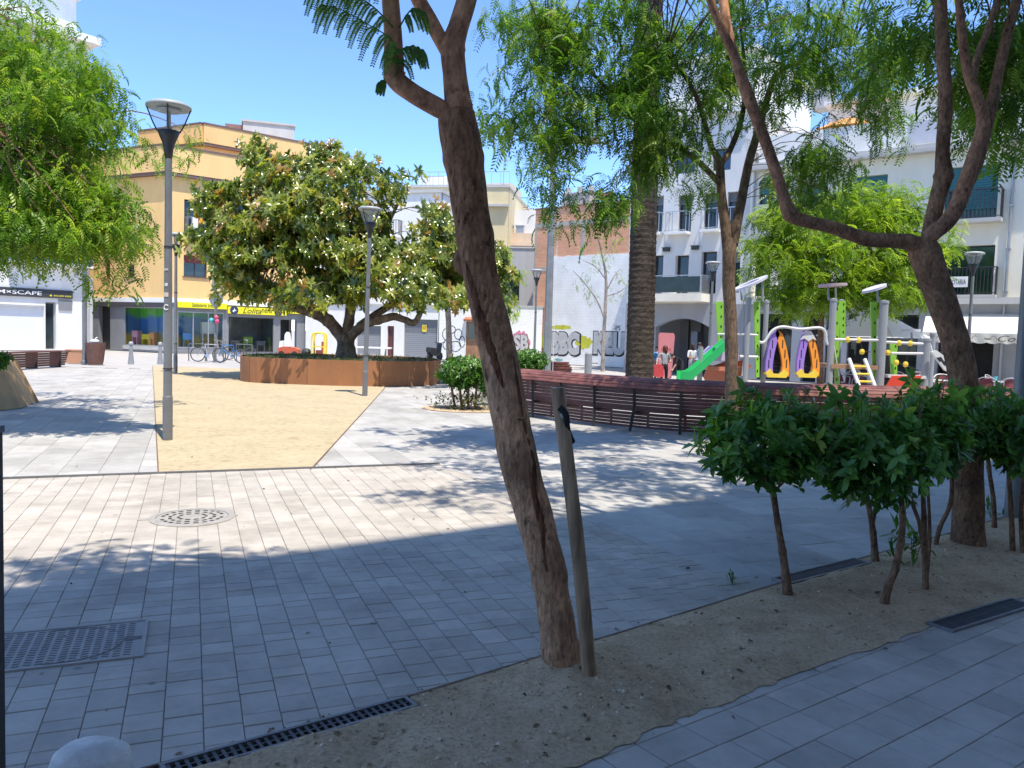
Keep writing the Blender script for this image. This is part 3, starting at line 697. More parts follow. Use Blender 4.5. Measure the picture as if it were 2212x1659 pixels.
m = fl.mb(); m.quad((D[0], .28, D[1]), (D[2], .28, D[1]), (D[2], .28, D[3]), (D[0], .28, D[3])); m.box(D[2]-.12, D[2]-.08, .2, .27, .9, 1.2); m.build('door', M('dark_door', (.03, .03, .032), .5, .1), rt)
window(fl, Wn, alu, glassc, 1, .08, 'shop_window', open_=False)
shop_interior(fl, Wn[0], Wn[2], .3, zt, 1.2, mural, floorm, [(Wn[0]+.3, Wn[0]+.8, .35, 1.25, .25, pinkp, 'toy_chair'), (Wn[0]+1.1, Wn[0]+1.75, .35, 1.05, .3, yelp, 'toy_table'), (Wn[0]+1.9, Wn[0]+2.3, .35, 1.15, .2, orap, 'toy_chair')])
m = fl.mb(); m.box(Wn[0]-.05, Wn[2]+.05, -.06, -.003, .12, .34); m.build('window_ledge', concrete, rt)
# ground floor: right face
A_ = fr.rect(383, 672, 483, 752); A_ = (A_[0], .3, A_[2], A_[3]); B_ = fr.rect(494, 684, 590, 764); B_ = (B_[0], .1, B_[2], B_[3]); E1 = fr.rect(606, 690, 640, 766); E1 = (E1[0], .02, E1[2], E1[3])
fr.ops = [A_, B_, E1]
m = fr.mb(); m.wall(0, fr.L, 0, HB-.26, fr.ops, 0, .3); m.build('shopfront_wall', midgrey, rt)
window(fr, A_, alu, glassc, 3, .08, 'shop_window', open_=False); window(fr, B_, dframe, glassc, 1, .08, 'shop_window', open_=False)
shop_interior(fr, A_[0], A_[2], .25, A_[3], 1.3, mural, floorm, [(A_[0]+.4, A_[0]+1, .3, 1.2, .2, bluep, 'toy_table'), (A_[0]+1.6, A_[0]+2.6, .3, 1.9, .35, M('white_cabinet', (.6, .6, .55), .5, .1), 'cabinet')])
greyshow = M('grey_display', (.16, .17, .17), .5, .3, 2); shop_interior(fr, B_[0], B_[2], .05, B_[3], 2.0, greyshow, floorm, [(B_[0]+.3+k*.85, B_[0]+.9+k*.85, .15, .8+.25*(k % 2), .25, M('green_plant_display', (.2, .35, .04), .7, .2) if k % 2 else greyshow, 'display_table') for k in range(4)])
m = fr.mb(); m.quad((E1[0], 1.2, E1[1]), (E1[2], 1.2, E1[1]), (E1[2], 1.2, E1[3]), (E1[0], 1.2, E1[3])); m.build('entrance_recess', dframe, rt, fix=False)
yels = M('yellow_sign', (.82, .74, .015), .45, .03)
for u0, v0, u1, v1, body, bx, sh in ((382, 651, 488, 669, 'Sabateria Infantil', (412, 654, 470, 665), .25), (490, 657, 616, 685, 'Lolita', (522, 664, 562, 681), .35), (617, 664, 700, 680, None, None, 0)):
    q = fr.rect(u0, (v0+v1)/2-8.5 if body != 'Lolita' else v0+5, u1, (v0+v1)/2+8.5 if body != 'Lolita' else v1-3)
    m = fr.mb(); m.box(q[0], q[2], -.22, -.11, q[1], q[3]); sg = m.build('sign', yels, rt)
    if body:
        t_ = fr.rect(bx[0], bx[1], bx[2], bx[3]); o = text_fit(body, t_[0], t_[2], max(t_[1], q[1]+.05), min(t_[3], q[3]-.04), -.226, ironw, sg, shear=sh); o.matrix_local = fr.T
    if body == 'Lolita':
        t_ = fr.rect(563, 669, 584, 679); o = text_fit('nens', t_[0], t_[2], q[1]+.12, q[1]+.36, -.226, ironw, sg); o.matrix_local = fr.T
        for uu in (503, 598):
            cx, cz = fr.px(uu, 671); m = fr.mb(); m.T = fr.T @ Matrix.Translation((cx, -.225, (q[1]+q[3])/2)) @ Matrix.Rotation(R(90), 4, 'X'); m.lathe([(.26, -.004), (.26, .012), (0, .012)], 24); lg = m.build('round_logo', M('navy_logo', (.03, .04, .10), .5, .1), sg)
            m = fr.mb(); m.T = fr.T @ Matrix.Translation((cx, -.242, (q[1]+q[3])/2)); m.prism([(-.13, -.05), (-.02, .02), (.0, .15), (.05, .03), (.15, -.03), (.02, -.06), (-.03, -.13)], 'y', 0, .004); m.build('logo_mark', whitepaint, lg)
bal = fr.rect(400, 508, 447, 512); b2 = balcony(fr, bal[0], bal[2]+.4, bal[1]+.1, .95, .5, brownb, alu, step=.2)
for cc_, xa in (((.75, .75, .75), .25), ((.8, .35, .05), .6), ((.7, .6, .1), .95)):
    m = fr.mb(); x0 = bal[0]+xa
    for k in range(4): m.quad((x0+k*.08, -.53-.02*(k % 2), bal[1]+.35), (x0+k*.08+.08, -.53-.02*((k+1) % 2), bal[1]+.35), (x0+k*.08+.08, -.53-.02*((k+1) % 2), bal[1]+1.02), (x0+k*.08, -.53-.02*(k % 2), bal[1]+1.02))
    m.build('hanging_laundry', M('cloth_%d' % int(cc_[0]*100+cc_[1]*10), cc_, .9, .08), b2, fix=False)

# ---- pale block behind the penthouse
rt = thing('rooftop_house', 'pale stucco stair house with a reddish side rising above the orange building', 'building', (-20, 64, 0))
f = Face((-21.2, 62), (-17.6, 63.2), rt); m = f.mb(); m.box(0, f.L, 0, 4, 0, 17.4); m.build('wall', stucco('pale_grey_stucco', (.55, .53, .5)), rt); m = f.mb(); m.box(-1.3, -.003, .4, 4, 0, 17.2); m.build('red_side_wall', brickmat('red_side', (.35, .13, .09), (.3, .11, .08), (.35, .3, .27)), rt); m = f.mb(); m.box(-.1, f.L+.1, -.1, 4.1, 17.4, 17.55); m.build('roof', concrete, rt)
def antenna(x, y, z, h, label):
    t = thing('tv_antenna', label, 'antenna', (x, y, z)); mb = MB(); mb.tube([(0, 0, 0), (0, 0, h)], .025, 6); mb.build('mast', alu, t)
    mb = MB(); mb.bar((-.5, 0, h-.1), (.5, 0, h-.1), .03)
    for k in range(5): mb.bar((-.45+k*.22, -.28, h-.1), (-.45+k*.22, .28, h-.1), .02); mb.bar((-.45+k*.22, 0, h-.25), (-.45+k*.22, 0, h+.08), .02)
    mb.build('dipoles', alu, t)
p = P(467, 290, 55); antenna(p[0], p[1], 13.9, 1.4, 'white comb antenna on the orange building roof')
p = P(765, 360, 56); antenna(p[0], p[1], 10.8, 3.0, 'tall thin antenna above the magnolia crown')
p = P(1088, 375, 60); antenna(p[0], p[1], 12.5, 2.2, 'faint antenna on the beige stair tower')

# ---- white house and garages behind the magnolia
rt = thing('white_house', 'plain white house behind the magnolia with grey garage shutters and a dark red door', 'building', (-13.8, 52.9, 0))
f = Face((-13.6, 52.6), (-4.75, 50.3), rt)
roll = M('grey_roller_shutter', (.26, .27, .29), .5, .06); rolld = M('dark_roller_shutter', (.17, .175, .19), .5, .06); dred = woodmat('dark_red_door', (.10, .03, .03), (.17, .06, .06), (3, 3, .3))
g1 = f.rect(771, 703, 822, 752); g1 = (g1[0], .1, g1[2], g1[3]); d1 = f.rect(837, 704, 850, 768); d1 = (d1[0], .03, d1[2], d1[3]); g2 = f.rect(873, 689, 944, 770); g2 = (g2[0], .03, g2[2], g2[3])
for a, nm in ((g1, 'garage_shutter'), (g2, 'garage_door')):
    f.ops.append(a); m = f.mb(); n = int((a[3]-a[1])/.12)
    for i in range(n): z = a[1]+(a[3]-a[1])*i/n; m.box(a[0]+.002, a[2]-.002, .14, .2, z, z+(a[3]-a[1])/n*.9, 1 if z > a[1]+(a[3]-a[1])*.63 else 0)
    gd = m.build(nm, [roll, rolld], rt)
q = f.rect(911, 701, 920, 717); m = f.mb(); m.box(q[0], q[2], .1, .135, q[1], q[3]); sg = m.build('no_parking_plate', yelp, gd); m = f.mb(); m.T = f.T @ Matrix.Translation(((q[0]+q[2])/2, .098, (q[1]+q[3])/2+.04)) @ Matrix.Rotation(R(90), 4, 'X'); m.lathe([(.10, -.004), (.10, .006), (.06, .008), (.06, -.004)], 16, cap=False); m.build('ring_symbol', M('sign_red', (.5, .03, .03), .5, .05), sg)
window(f, d1, dred, dred, 1, .2, 'door')
for r_ in ((800, 520, 822, 600), (700, 440, 722, 500), (760, 440, 784, 500)): window(f, f.rect(*r_), alu, wind, 1, .2)
m = f.mb(); m.wall(-.1, f.L, 0, 10.4, f.ops, 0, .3); m.build('wall', whitep, rt); shell(f, -.1, f.L, 10.4, 10, whitep)
m = f.mb(); m.box(-.1, f.L+.1, -.14, 10, 10.4, 10.6); m.box(-.1, f.L+.04, -.1, -.003, 3.3, 3.42); m.build('roof', concrete, rt)
railing(f, 0, f.L, 10.6, 11.5, .3, alu, step=.7)
b1 = f.rect(838, 495, 868, 510); balcony(f, b1[0], b1[2], b1[1], .95, .6, whitep, ironw, step=.14)
rt = thing('yellow_house', 'pale yellow house with a railed roof terrace, mostly hidden by the leaning tree', 'building', (-5, 56, 0))
f = Face((-7.9, 55.2), (-.6, 54.0), rt)
for r_ in ((905, 520, 930, 580), (960, 520, 985, 590), (910, 610, 935, 650)): window(f, f.rect(*r_), dframe, wind, 2)
yw = stucco('pale_yellow_render', (.66, .55, .33)); zt = f.px(889, 405)[1]
m = f.mb(); m.wall(0, f.L, 0, zt, f.ops, 0, .3); m.build('wall', yw, rt); shell(f, 0, f.L, zt, 9, yw)
m = f.mb(); m.box(-.05, f.L+.05, -.08, 9, zt, zt+.14); m.box(-.05, f.L+.05, -.35, -.003, zt-1.3, zt-1.15); m.build('cornice', concrete, rt); railing(f, 0, f.L, zt+.14, zt+1.1, .2, alu, step=.6)
q = f.rect(892, 371, 959, 405); m = f.mb(); m.box(q[0], q[2], 1.5, 4.5, zt+.1, q[3]); m.build('stair_tower', whitep, rt)
rt = thing('beige_house', 'beige house with stepped white terraces between the yellow house and the brick wall', 'building', (0, 60, 0))
f = Face((-3.4, 60.5), (1.6, 59.5), rt); f2 = Face((-2.6, 56.0), (1.35, 55.6), rt)
beige = stucco('beige_render', (.62, .50, .38))
q = f.rect(1045, 396, 1104, 455); m = f.mb(); m.box(q[0], q[2], 0, 4, 0, q[3]); m.box(q[2], q[2]+2.2, .5, 4, 0, q[1]+.2); m.build('stair_tower', beige, rt); m = f.mb(); m.box(q[0]-.1, q[0]+1.7, -.4, -.003, q[1], q[3]-.5); m.build('tower_wall', whitep, rt)
q2 = f.rect(1104, 425, 1138, 448); railing(f, q2[0], q2[2], q2[1], q2[3], .4, ironw, step=.9)
q = f2.rect(1040, 448, 1146, 500); m = f2.mb(); m.box(q[0]-1, q[2]+.3, .8, 3.4, 0, q[3]); m.build('terrace_wall', whitep, rt)
q = f2.rect(1040, 502, 1146, 526); m = f2.mb(); m.box(q[0]-1, q[2]+.3, 0, .78, 0, q[3]); m.box(q[0]-1, q[2]+.3, -.5, -.003, q[1]-.22, q[1]); m.build('terrace_parapet', beige, rt)
for uu in (1072, 1098, 1122):
    x, z = f2.px(uu, 500); m = f2.mb(); m.box(x-.25, x+.25, .15, .6, q[3], q[3]+.5); m.box(x-.32, x+.32, .1, .65, q[3]+.5, q[3]+.56); m.build('air_unit', alu, rt)
rt = thing('grey_annex', 'low grey rendered annex with one narrow window behind the white wall', 'building', (0, 52.6, 0))
f = Face((-2.4, 52.9), (1.25, 52.5), rt); q = f.rect(1050, 535, 1146, 664); window(f, f.rect(1106, 606, 1121, 651), dframe, wind, 1)
gr2 = stucco('grey_render', (.42, .42, .42)); m = f.mb(); m.wall(0, f.L, 0, q[3], f.ops, 0, .3); m.build('wall', gr2, rt); shell(f, 0, f.L, q[3], 2.5, gr2); m = f.mb(); m.box(-.05, f.L+.05, -.06, 2.6, q[3], q[3]+.1); m.build('roof', concrete, rt)

# ---- low white wall with the brown door and graffiti
def whitebrick():
    return brickmat('whitewashed_brick', (.90, .90, .88), (.85, .85, .84), (.80, .80, .79), bw=.3, rh=.09, gap=.014, bmp=.7, grime=.14)
wb = whitebrick()
rt = thing('graffiti_wall', 'low whitewashed wall with a brown door and black bubble graffiti', 'wall', (-4.7, 50.3, 0))
f = Face((-4.7, 50.25), (1.75, 49.0), rt); zt = f.px(1100, 663)[1]
d1 = f.rect(1007, 694, 1046, 772); d1 = (d1[0], .03, d1[2], d1[3]); f.ops.append(d1)
m = f.mb(); m.wall(0, f.L, 0, zt, f.ops, 0, .3); m.box(0, f.L, .3, .45, 0, zt); m.build('wall', wb, rt)
m = f.mb(); m.box(-.02, f.L+.02, -.04, .5, zt, zt+.1); m.build('coping', concrete, rt)
bw = woodmat('brown_door_paint', (.30, .15, .08), (.42, .23, .13), (4, 4, .4)); window(f, (d1[0], (d1[1]+d1[3])*.5, d1[2], d1[3]), bw, wind, 2, .15, 'door_window', open_=False, fw=.12)
m = f.mb(); m.box(d1[0], d1[2], .08, .15, d1[1], (d1[1]+d1[3])*.5); m.build('door', bw, rt)
m = f.mb()
for k in range(9): x = d1[0]-.1+k*(d1[2]-d1[0]+.2)/9; m.tube([(x+.07, -.35, d1[3]+.06), (x+.07, .1, d1[3]+.26)], .075, 6)
m.build('tiled_canopy', M('terracotta_tile', (.42, .17, .09), .8, .15), rt)
gblack = M('spray_black', (.02, .02, .022), .8, .1); gsilver = M('spray_silver', (.47, .475, .48), .6, .12, 4); gyel = M('spray_yellow', (.55, .55, .05), .8, .15); gpink = M('spray_pink', (.6, .2, .3), .8, .2)
def blob(f, u, v, ru, rv, mat, parent, y=-.006, wob=.25, name='graffiti'):
    x, z = f.px(u, v); rx = abs(f.px(u+ru, v)[0]-x); rz = abs(f.px(u, v-rv)[1]-z); m = f.mb(); n = 28
    pts = [(x+rx*(1+wob*noise.noise((k*.7, u*.1, 1)))*math.cos(2*math.pi*k/n), y, z+rz*(1+wob*noise.noise((k*.7, v*.1, 4)))*math.sin(2*math.pi*k/n)) for k in range(n)]
    m.add(pts, [tuple(range(n))]); return m.build(name, mat, parent, fix=False)
def outline(f, pts, mat, parent, y=-.008, r=.02):
    m = f.mb(); q = [(f.px(a, b_)[0], y, f.px(a, b_)[1]) for a, b_ in pts]; q = catmull(q, 5); n = len(q)
    vs = []; fs = []
    for i, p in enumerate(q):
        d = np.array(q[min(i+1, n-1)])-np.array(q[max(i-1, 0)]); d = d/(np.linalg.norm(d)+1e-9); s = np.array([-d[2], 0, d[0]])*r*(.7+.5*abs(math.sin(i*.6))); vs += [np.array(p)+s, np.array(p)-s]
    for i in range(n-1): fs.append((2*i, 2*i+1, 2*i+3, 2*i+2))
    m.add(vs, fs); return m.build('graffiti_line', mat, parent, fix=False)
for cx, cy, rx, ry in ((964, 722, 8, 12), (975, 712, 9, 8), (990, 722, 8, 11), (966, 745, 9, 10), (984, 748, 12, 11), (998, 738, 6, 12)):
    outline(f, [(cx+rx*math.cos(t), cy+ry*math.sin(t)) for t in np.linspace(.3, 6.4, 10)], gblack, rt)
def throwup(f, parent, body, u0, v0, u1, v1, y=-.01, off=.05):
    q = f.rect(u0, v0, u1, v1); w = (q[2]-q[0])*.03
    o = text_fit(body, q[0]-w*.8, q[2]+w*1.8, q[1]-w*1.6, q[3]+w*.7, y, gblack, parent, 'graffiti_shadow', offset=off+.03, extrude=0); o.matrix_local = f.T
    o = text_fit(body, q[0], q[2], q[1], q[3], y-.006, gsilver, parent, 'graffiti_letters', offset=off, extrude=0); o.matrix_local = f.T
blob(f, 1125, 738, 22, 22, gpink, rt, -.004, .6); throwup(f, rt, 'SB', 1110, 722, 1141, 757)
# ---- brick party wall with whitewashed lower half
rt = thing('brick_building', 'windowless red brick party wall with a whitewashed lower half and silver graffiti', 'building', (1.1, 50.2, 0))
f = Face((1.15, 49.7), (7.9, 44.2), rt)
redb = brickmat('red_brick', (.82, .37, .20), (.72, .30, .16), (.62, .48, .36), bw=.3, rh=.085, gap=.012, bmp=.5, grime=.25)
zt = f.px(1146, 456)[1]; m = f.mb(); m.box(0, f.L, 0, 8, 0, zt); m.build('brick_wall', redb, rt)
m = f.mb(); m.box(-.03, f.L, -.05, 8, zt, zt+.12); m.build('coping', M('worn_brick_coping', (.28, .15, .11), .9, .2), rt)
za = f.px(1146, 489)[1]; m = f.mb(); m.box(0, f.L, -.025, -.001, za-.14, za+.14); m.box(0, .13, -.02, -.0015, 0, za-.14); x, _ = f.px(1258, 540); zb = f.px(1250, 552)[1]; m.box(x-.1, x+.14, -.0255, -.001, zb, za-.14); zc = f.px(1160, 582)[1]; x2 = f.px(1190, 582)[0]; m.box(.13, x2+.2, -.0245, -.001, zc-.12, zc+.12); m.build('concrete_band', M('rough_concrete', (.42, .39, .35), .9, .15, 4), rt)
x2 = f.px(1189, 640)[0]
m = f.mb(); n = 24; top = [(x2+(f.L-x2)*k/n, zb+.12*noise.noise((k*.6, 2, 3))) for k in range(n+1)]
m.prism([(x2, 0)]+[(x2+1e-4, zb-.02)]+top[1:]+[(f.L, 0)], 'y', -.05, -.003); m.build('whitewashed_wall', wb, rt)
blob(f, 1212, 707, 22, 5, gyel, rt, -.053, .4); blob(f, 1180, 738, 16, 16, gyel, rt, -.053, .5); blob(f, 1262, 740, 17, 14, gyel, rt, -.054, .5)
throwup(f, rt, 'BBC', 1190, 716, 1252, 768, -.058, .085); throwup(f, rt, 'KEU', 1284, 716, 1350, 768, -.058, .085)
q = f.rect(1327, 703, 1341, 714); o = text_fit('-IPS', q[0], q[2], q[1], q[3], -.056, gblack, rt, 'graffiti_tag', extrude=0, offset=.01); o.matrix_local = f.T
blob(f, 1208, 777, 9, 3, M('spray_teal', (.2, .42, .42), .8, .2), rt, -.053, .5)
for uu, cw in ((1208, .5), (1232, .9), (1256, .35)):
    x, z = f.px(uu, 440); m = f.mb(); m.box(x-cw/2, x+cw/2, .6, 1.3, zt+.1, zt+.9); m.box(x-cw/2-.05, x+cw/2+.05, .55, 1.35, zt+.9, zt+.98); m.box(x-.1, x+.1, .8, 1.1, zt+.98, zt+1.35); m.build('chimney', concrete, rt)
x, _ = f.px(1285, 440)
for k in range(6):
    m = f.mb(); x0 = x+k*.17; zz = zt+.75
    m.prism([(x0, zz), (x0+.13, zz+.02), (x0+.16, zz-.4), (x0+.07, zz-.43), (x0-.02, zz-.37)], 'y', .4, .42); m.build('hanging_laundry', M('cloth_line_%s' % 'red dark pink'.split()[k % 3], [(.6, .04, .06), (.05, .04, .07), (.7, .25, .35)][k % 3], .9, .1), rt)

# ---- grey apartment house on the right with the arched entrance
RA, RB = np.array((6.9, 39.0)), np.array((19.0, 29.5))
teal = M('teal_shutter', (.03, .16, .18), .5, .08); greyshut = M('grey_slat_shutter', (.16, .165, .17), .5, .06); greydoor = M('grey_door_panel', (.11, .115, .12), .5, .1)
def xat(u, root): return Face(RA, RB, root).px(u, 700)[0]
rt = thing('apartment_building', 'pale grey apartment house with small rail balconies and an arched stone entrance', 'building', (6.9, 39.0, 0))
f = Face(RA, RB, rt); xl = f.px(1352, 700)[0]; xr = f.px(1608, 700)[0]
for r_ in ((1412, 552, 1430, 634), (1460, 552, 1485, 634), (1516, 544, 1545, 634)): window(f, f.rect(*r_), dframe, wind, 1, .3)
for r_ in ((1412, 424, 1431, 500), (1466, 422, 1492, 500), (1521, 418, 1550, 496), (1572, 415, 1596, 494), (1572, 545, 1596, 632)): window(f, f.rect(*r_), dframe, wind, 1, .3, shutter=(.25, greyshut))
for r_ in ((1458, 330, 1500, 372), (1540, 322, 1578, 366)): window(f, f.rect(*r_), dframe, glass_dark('blue_window_glass', (.04, .08, .14)), 2, .25)
zg = f.px(1470, 657)[1]; zt = f.px(1470, 262)[1]
m = f.mb(); m.wall(xl, xr, zg, zt, f.ops, 0, .35); m.build('wall', lilacw, rt)
m = f.mb(); m.box(xl, xr, .36, 11, zg+.02, zt); m.box(xl, xr, 2.25, 11, -.05, zg+.015); m.build('side_walls', lilacw, rt)
m = f.mb(); m.box(xl-.1, xr+.05, -.25, 11.1, zt, zt+.25); m.build('cornice', whitep, rt)
m = f.mb(); m.box(xl+1, xr-.5, 1.0, 9, zt+.25, zt+3.0); m.box(xl+.8, xr-.3, .8, 9.2, zt+3.0, zt+3.2); m.build('attic', whitep, rt)
# arched entrance: wall band with a segmental arch, dark recess behind
q = f.rect(1421, 690, 1529, 800); a0, a1 = q[0], q[2]; za = f.px(1475, 706)[1]; zk = f.px(1475, 688)[1]
m = f.mb(); n = 16
arc = [(a0+(a1-a0)*k/n, za+(zk-za)*(1-((k/n-.5)*2)**2)) for k in range(n+1)]
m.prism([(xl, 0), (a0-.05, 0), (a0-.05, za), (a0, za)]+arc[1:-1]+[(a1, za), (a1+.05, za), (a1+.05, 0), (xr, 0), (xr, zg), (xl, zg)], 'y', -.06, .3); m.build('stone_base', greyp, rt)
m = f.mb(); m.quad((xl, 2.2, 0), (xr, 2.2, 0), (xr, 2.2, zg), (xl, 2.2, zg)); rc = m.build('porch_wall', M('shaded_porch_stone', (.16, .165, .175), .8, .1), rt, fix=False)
w3 = (a1-a0)
m = f.mb(); m.box(a0+.2, a0+w3*.25, 2.0, 2.15, 0, 2.6); m.box(a0+w3*.3, a0+w3*.5, 2.0, 2.15, 0, 2.9); m.build('door', greydoor, rt)
m = f.mb(); n = 26
for i in range(n): m.box(a0+w3*.68, a1-.1, 1.9, 1.98, i*.11, i*.11+.095)
m.build('roller_shutter', roll, rt)
m = f.mb(); m.box(a0+w3*.52, a0+w3*.64, .8, 1.4, 0, za-.2); m.build('pillar', M('blue_grey_tile', (.13, .15, .19), .5, .1), rt)
qb = f.rect(1408, 637, 1534, 653); m = f.mb(); m.box(qb[0], qb[2], -1.0, -.002, qb[1], qb[3]); sl = m.build('balcony', creams, rt)
zr0 = qb[3]; zr1 = f.px(1480, 598, -1)[1]
railing(f, qb[0]+.05, qb[2]-.05, zr0, zr1+.1, -.95, alu, parent=sl, glassm=1); m = f.mb(); m.box(qb[0]+.7, qb[2]-.1, -.975, -.965, zr0+.06, zr1+.02); m.build('screen_panel', M('dark_green_screen', (.025, .05, .05), .4, .3, 2), sl)
for u0, u1, v0, v1 in ((1408, 1432, 466, 503), (1448, 1490, 466, 501), (1524, 1556, 458, 496), (1572, 1600, 456, 494)):
    q = f.rect(u0, v0, u1, v1); balcony(f, q[0], q[2], q[1], .95, .45, whitep, alu, step=.35, th=.12)
for uu, vv in ((1441, 540), (1503, 536)):
    x, z = f.px(uu, vv); m = f.mb(); m.box(x-.16, x+.16, -.18, -.003, z-.08, z+.08); m.box(x-.2, x+.2, -.22, -.003, z+.081, z+.11); m.build('wall_lamp', dframe, rt)
for k in range(2):
    x, z = f.px(1690-k*8, 690)
# ---- cream building with the notary office and café
rt = thing('notary_building', 'long cream building with black iron balconies, teal blinds and a stone ground floor', 'building', (float(RB[0]), float(RB[1]), 0))
f = Face(RA, RB, rt); xa = xr+.0; xb = f.px(2420, 700)[0]
gw = glass_dark('green_window_glass', (.02, .05, .03))
sets1 = ((1632, 548, 1662, 640), (1722, 545, 1782, 640), (1838, 543, 1900, 641), (1936, 540, 1976, 641), (2034, 533, 2143, 640), (2240, 528, 2350, 642))
sets2 = ((1726, 400, 1784, 490), (1850, 382, 1912, 482), (2045, 363, 2151, 474), (2250, 352, 2350, 470))
for r_ in sets1: window(f, f.rect(*r_), M('dark_green_frame', (.02, .04, .03), .5, .1), gw, 2, .25)
for r_ in sets2: window(f, f.rect(*r_), M('dark_green_frame', (.02, .04, .03), .5, .1), gw, 2, .25, shutter=(.78, teal))
rx, rz_ = f.px(1655, 402); q = f.rect(1640, 402, 1671, 440); window(f, q, M('dark_green_frame', (.02, .04, .03), .5, .1), gw, 2, .25, shutter=(.4, teal))
m = f.mb(); m.T = f.T @ Matrix.Translation((rx, -.02, q[3])) @ Matrix.Rotation(R(90), 4, 'X'); n = 12
m.add([(.0, 0, 0)]+[((q[2]-q[0])/2*math.cos(t), (q[2]-q[0])/2*math.sin(t), 0) for t in np.linspace(0, math.pi, n)], [(0, i, i+1) for i in range(1, n)]); m.build('window_arch', M('dark_green_frame', (.02, .04, .03), .5, .1), rt)
zg = f.px(2100, 657)[1]; zc = f.px(2100, 322)[1]
m = f.mb(); m.wall(xa, xb, zg, zc, f.ops, 0, .35); m.build('wall', creams, rt); shell(f, xa+.01, xb, zc, 11, creams, y0=.5)
m = f.mb(); m.box(xa, xb, -.45, 1.2, zc, zc+.14); m.box(xa, xb, -.3, 1.0, zc+.141, zc+.32); m.build('cornice', concrete, rt)
za = f.px(2000, 275)[1]
m = f.mb(); m.box(xa+.2, xb, .3, .7, zc+.32, zc+.32+1.25); m.box(f.px(1745, 300)[0], xb, 2.6, 10, zc+.3, zc+3.1); m.box(f.px(1740, 300)[0], xb, 2.2, 10.4, zc+3.1, zc+3.3); m.build('attic', whitep, rt)
m = f.mb(); q = f.rect(1965, 285, 2068, 335, .29); m.box(q[0], q[2], .27, .298, zc+.5, zc+1.4); m.build('attic_panel', M('pale_lilac_panel', (.5, .5, .55), .7, .05), rt)
for uu in (1718, 2160, 2190):
    x, z = f.px(uu, 280); m = f.mb(); m.box(x-.4, x+.4, 3.2, 4, zc+3.3, zc+4.4)
    for k in range(3): m.box(x-.5, x+.5, 3.1, 4.1, zc+4.45+k*.16, zc+4.53+k*.16)
    m.build('chimney', concrete, rt)
m = f.mb(); zb = f.px(2100, 652)[1]; m.box(xa, xb, -.5, -.002, zb-.1, zb+.14); m.build('stone_band', concrete, rt)
for i, r_ in enumerate(((1726, 616, 1786, 648), (1836, 612, 1902, 648), (1932, 605, 1980, 646), (2040, 584, 2148, 643), (2236, 578, 2352, 646))):
    q = f.rect(*r_, -.4); balcony(f, q[0], q[2], zb+.25, 1.05, .4, concrete, ironw, th=.1, step=.12, scroll=(i >= 3))
for i, r_ in enumerate(((2050, 412, 2160, 474), (1722, 440, 1790, 492), (1846, 424, 1916, 484))):
    q = f.rect(*r_, -.55); balcony(f, q[0], q[2], f.px((r_[0]+r_[2])/2, 476 if i == 0 else r_[3])[1], 1.1, .55, concrete, ironw, th=.14, step=.13, scroll=True)
q = f.rect(2048, 598, 2090, 620, -.47); m = f.mb(); m.box(q[0], q[2], -.50, -.46, q[1], q[3]); sg = m.build('sign', whitepaint, rt)
o = text_fit('NOTARIA', q[0]+.06, q[2]-.06, q[1]+.1, q[3]-.1, -.503, M('grey_letter', (.1, .1, .11), .5, .1), sg); o.matrix_local = f.T
# ground floor with openings between grey stone piers
f.ops = []
og = [(1640, 1650+62), (1735, 1768), (1785, 1812), (1832, 1880), (1902, 1985), (2030, 2078), (2090, 2150), (2200, 2330)]
for u0, u1 in og:
    a = f.px(u0, 700)[0]; b_ = f.px(u1, 700)[0]; f.ops.append((a, .02, b_, 2.95))
m = f.mb(); m.wall(xa, xb, 0, zg, f.ops, -.03, .4); m.build('stone_base', M('light_grey_stone', (.40, .41, .43), .7, .08, .8, .1, 50, grime=.2), rt)
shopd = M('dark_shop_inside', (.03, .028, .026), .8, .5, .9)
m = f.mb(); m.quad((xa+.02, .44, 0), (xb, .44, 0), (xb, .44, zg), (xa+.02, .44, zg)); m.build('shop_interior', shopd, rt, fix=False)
for i, op in enumerate(f.ops):
    if i in (1, 6): continue
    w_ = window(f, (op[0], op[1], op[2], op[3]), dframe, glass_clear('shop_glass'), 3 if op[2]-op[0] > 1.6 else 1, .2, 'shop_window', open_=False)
x0, z0 = f.px(2059, 740); q = f.rect(2050, 716, 2088, 765); m = f.mb(); m.box(q[0], q[2], -.16, -.1, q[1], q[3]); mb_ = m.build('menu_board', whitepaint, rt)
m = f.mb(); m.box(q[0]+.05, q[2]-.05, -.168, -.161, q[1]+.3, q[1]+.75); m.build('menu_picture', M('menu_red', (.55, .06, .06), .6, .5, 6), mb_)
m = f.mb(); m.box(q[0]+.05, q[2]-.05, -.168, -.161, q[1]+.85, q[3]-.08); m.build('menu_header', ironw, mb_)
# awning
awn = M('cream_awning_cloth', (.70, .68, .60), .9, .05)
rt = thing('awning', 'cream café awning with a scrolled lettered valance over the shop front', 'awning', (float(RB[0]), float(RB[1]), 0))
f = Face(RA, RB, rt)
aL, zA = f.px(2026, 677); aR = f.px(2260, 677)[0]; fx, zF = f.px(1993, 717, -2.2); fx2 = f.px(2196, 722, -2.2)[0]
m = f.mb(); m.quad((fx, -2.2, zF), (fx2+1.2, -2.2, zF), (aR, -.05, zA), (aL-.4, -.05, zA)); m.quad((fx, -2.2, zF-.02), (aL-.4, -.05, zA-.02), (aR, -.05, zA-.02), (fx2+1.2, -2.2, zF-.02)); m.build('cloth', awn, rt, fix=False)
m = f.mb(); n = 60
vs = []; fs = []
for i in range(n+1):
    x = fx+(fx2+1.2-fx)*i/n; vs += [(x, -2.21, zF), (x, -2.21-.02*math.sin(i*.9), zF-.33-.05*abs(math.sin(i*math.pi/6)))]
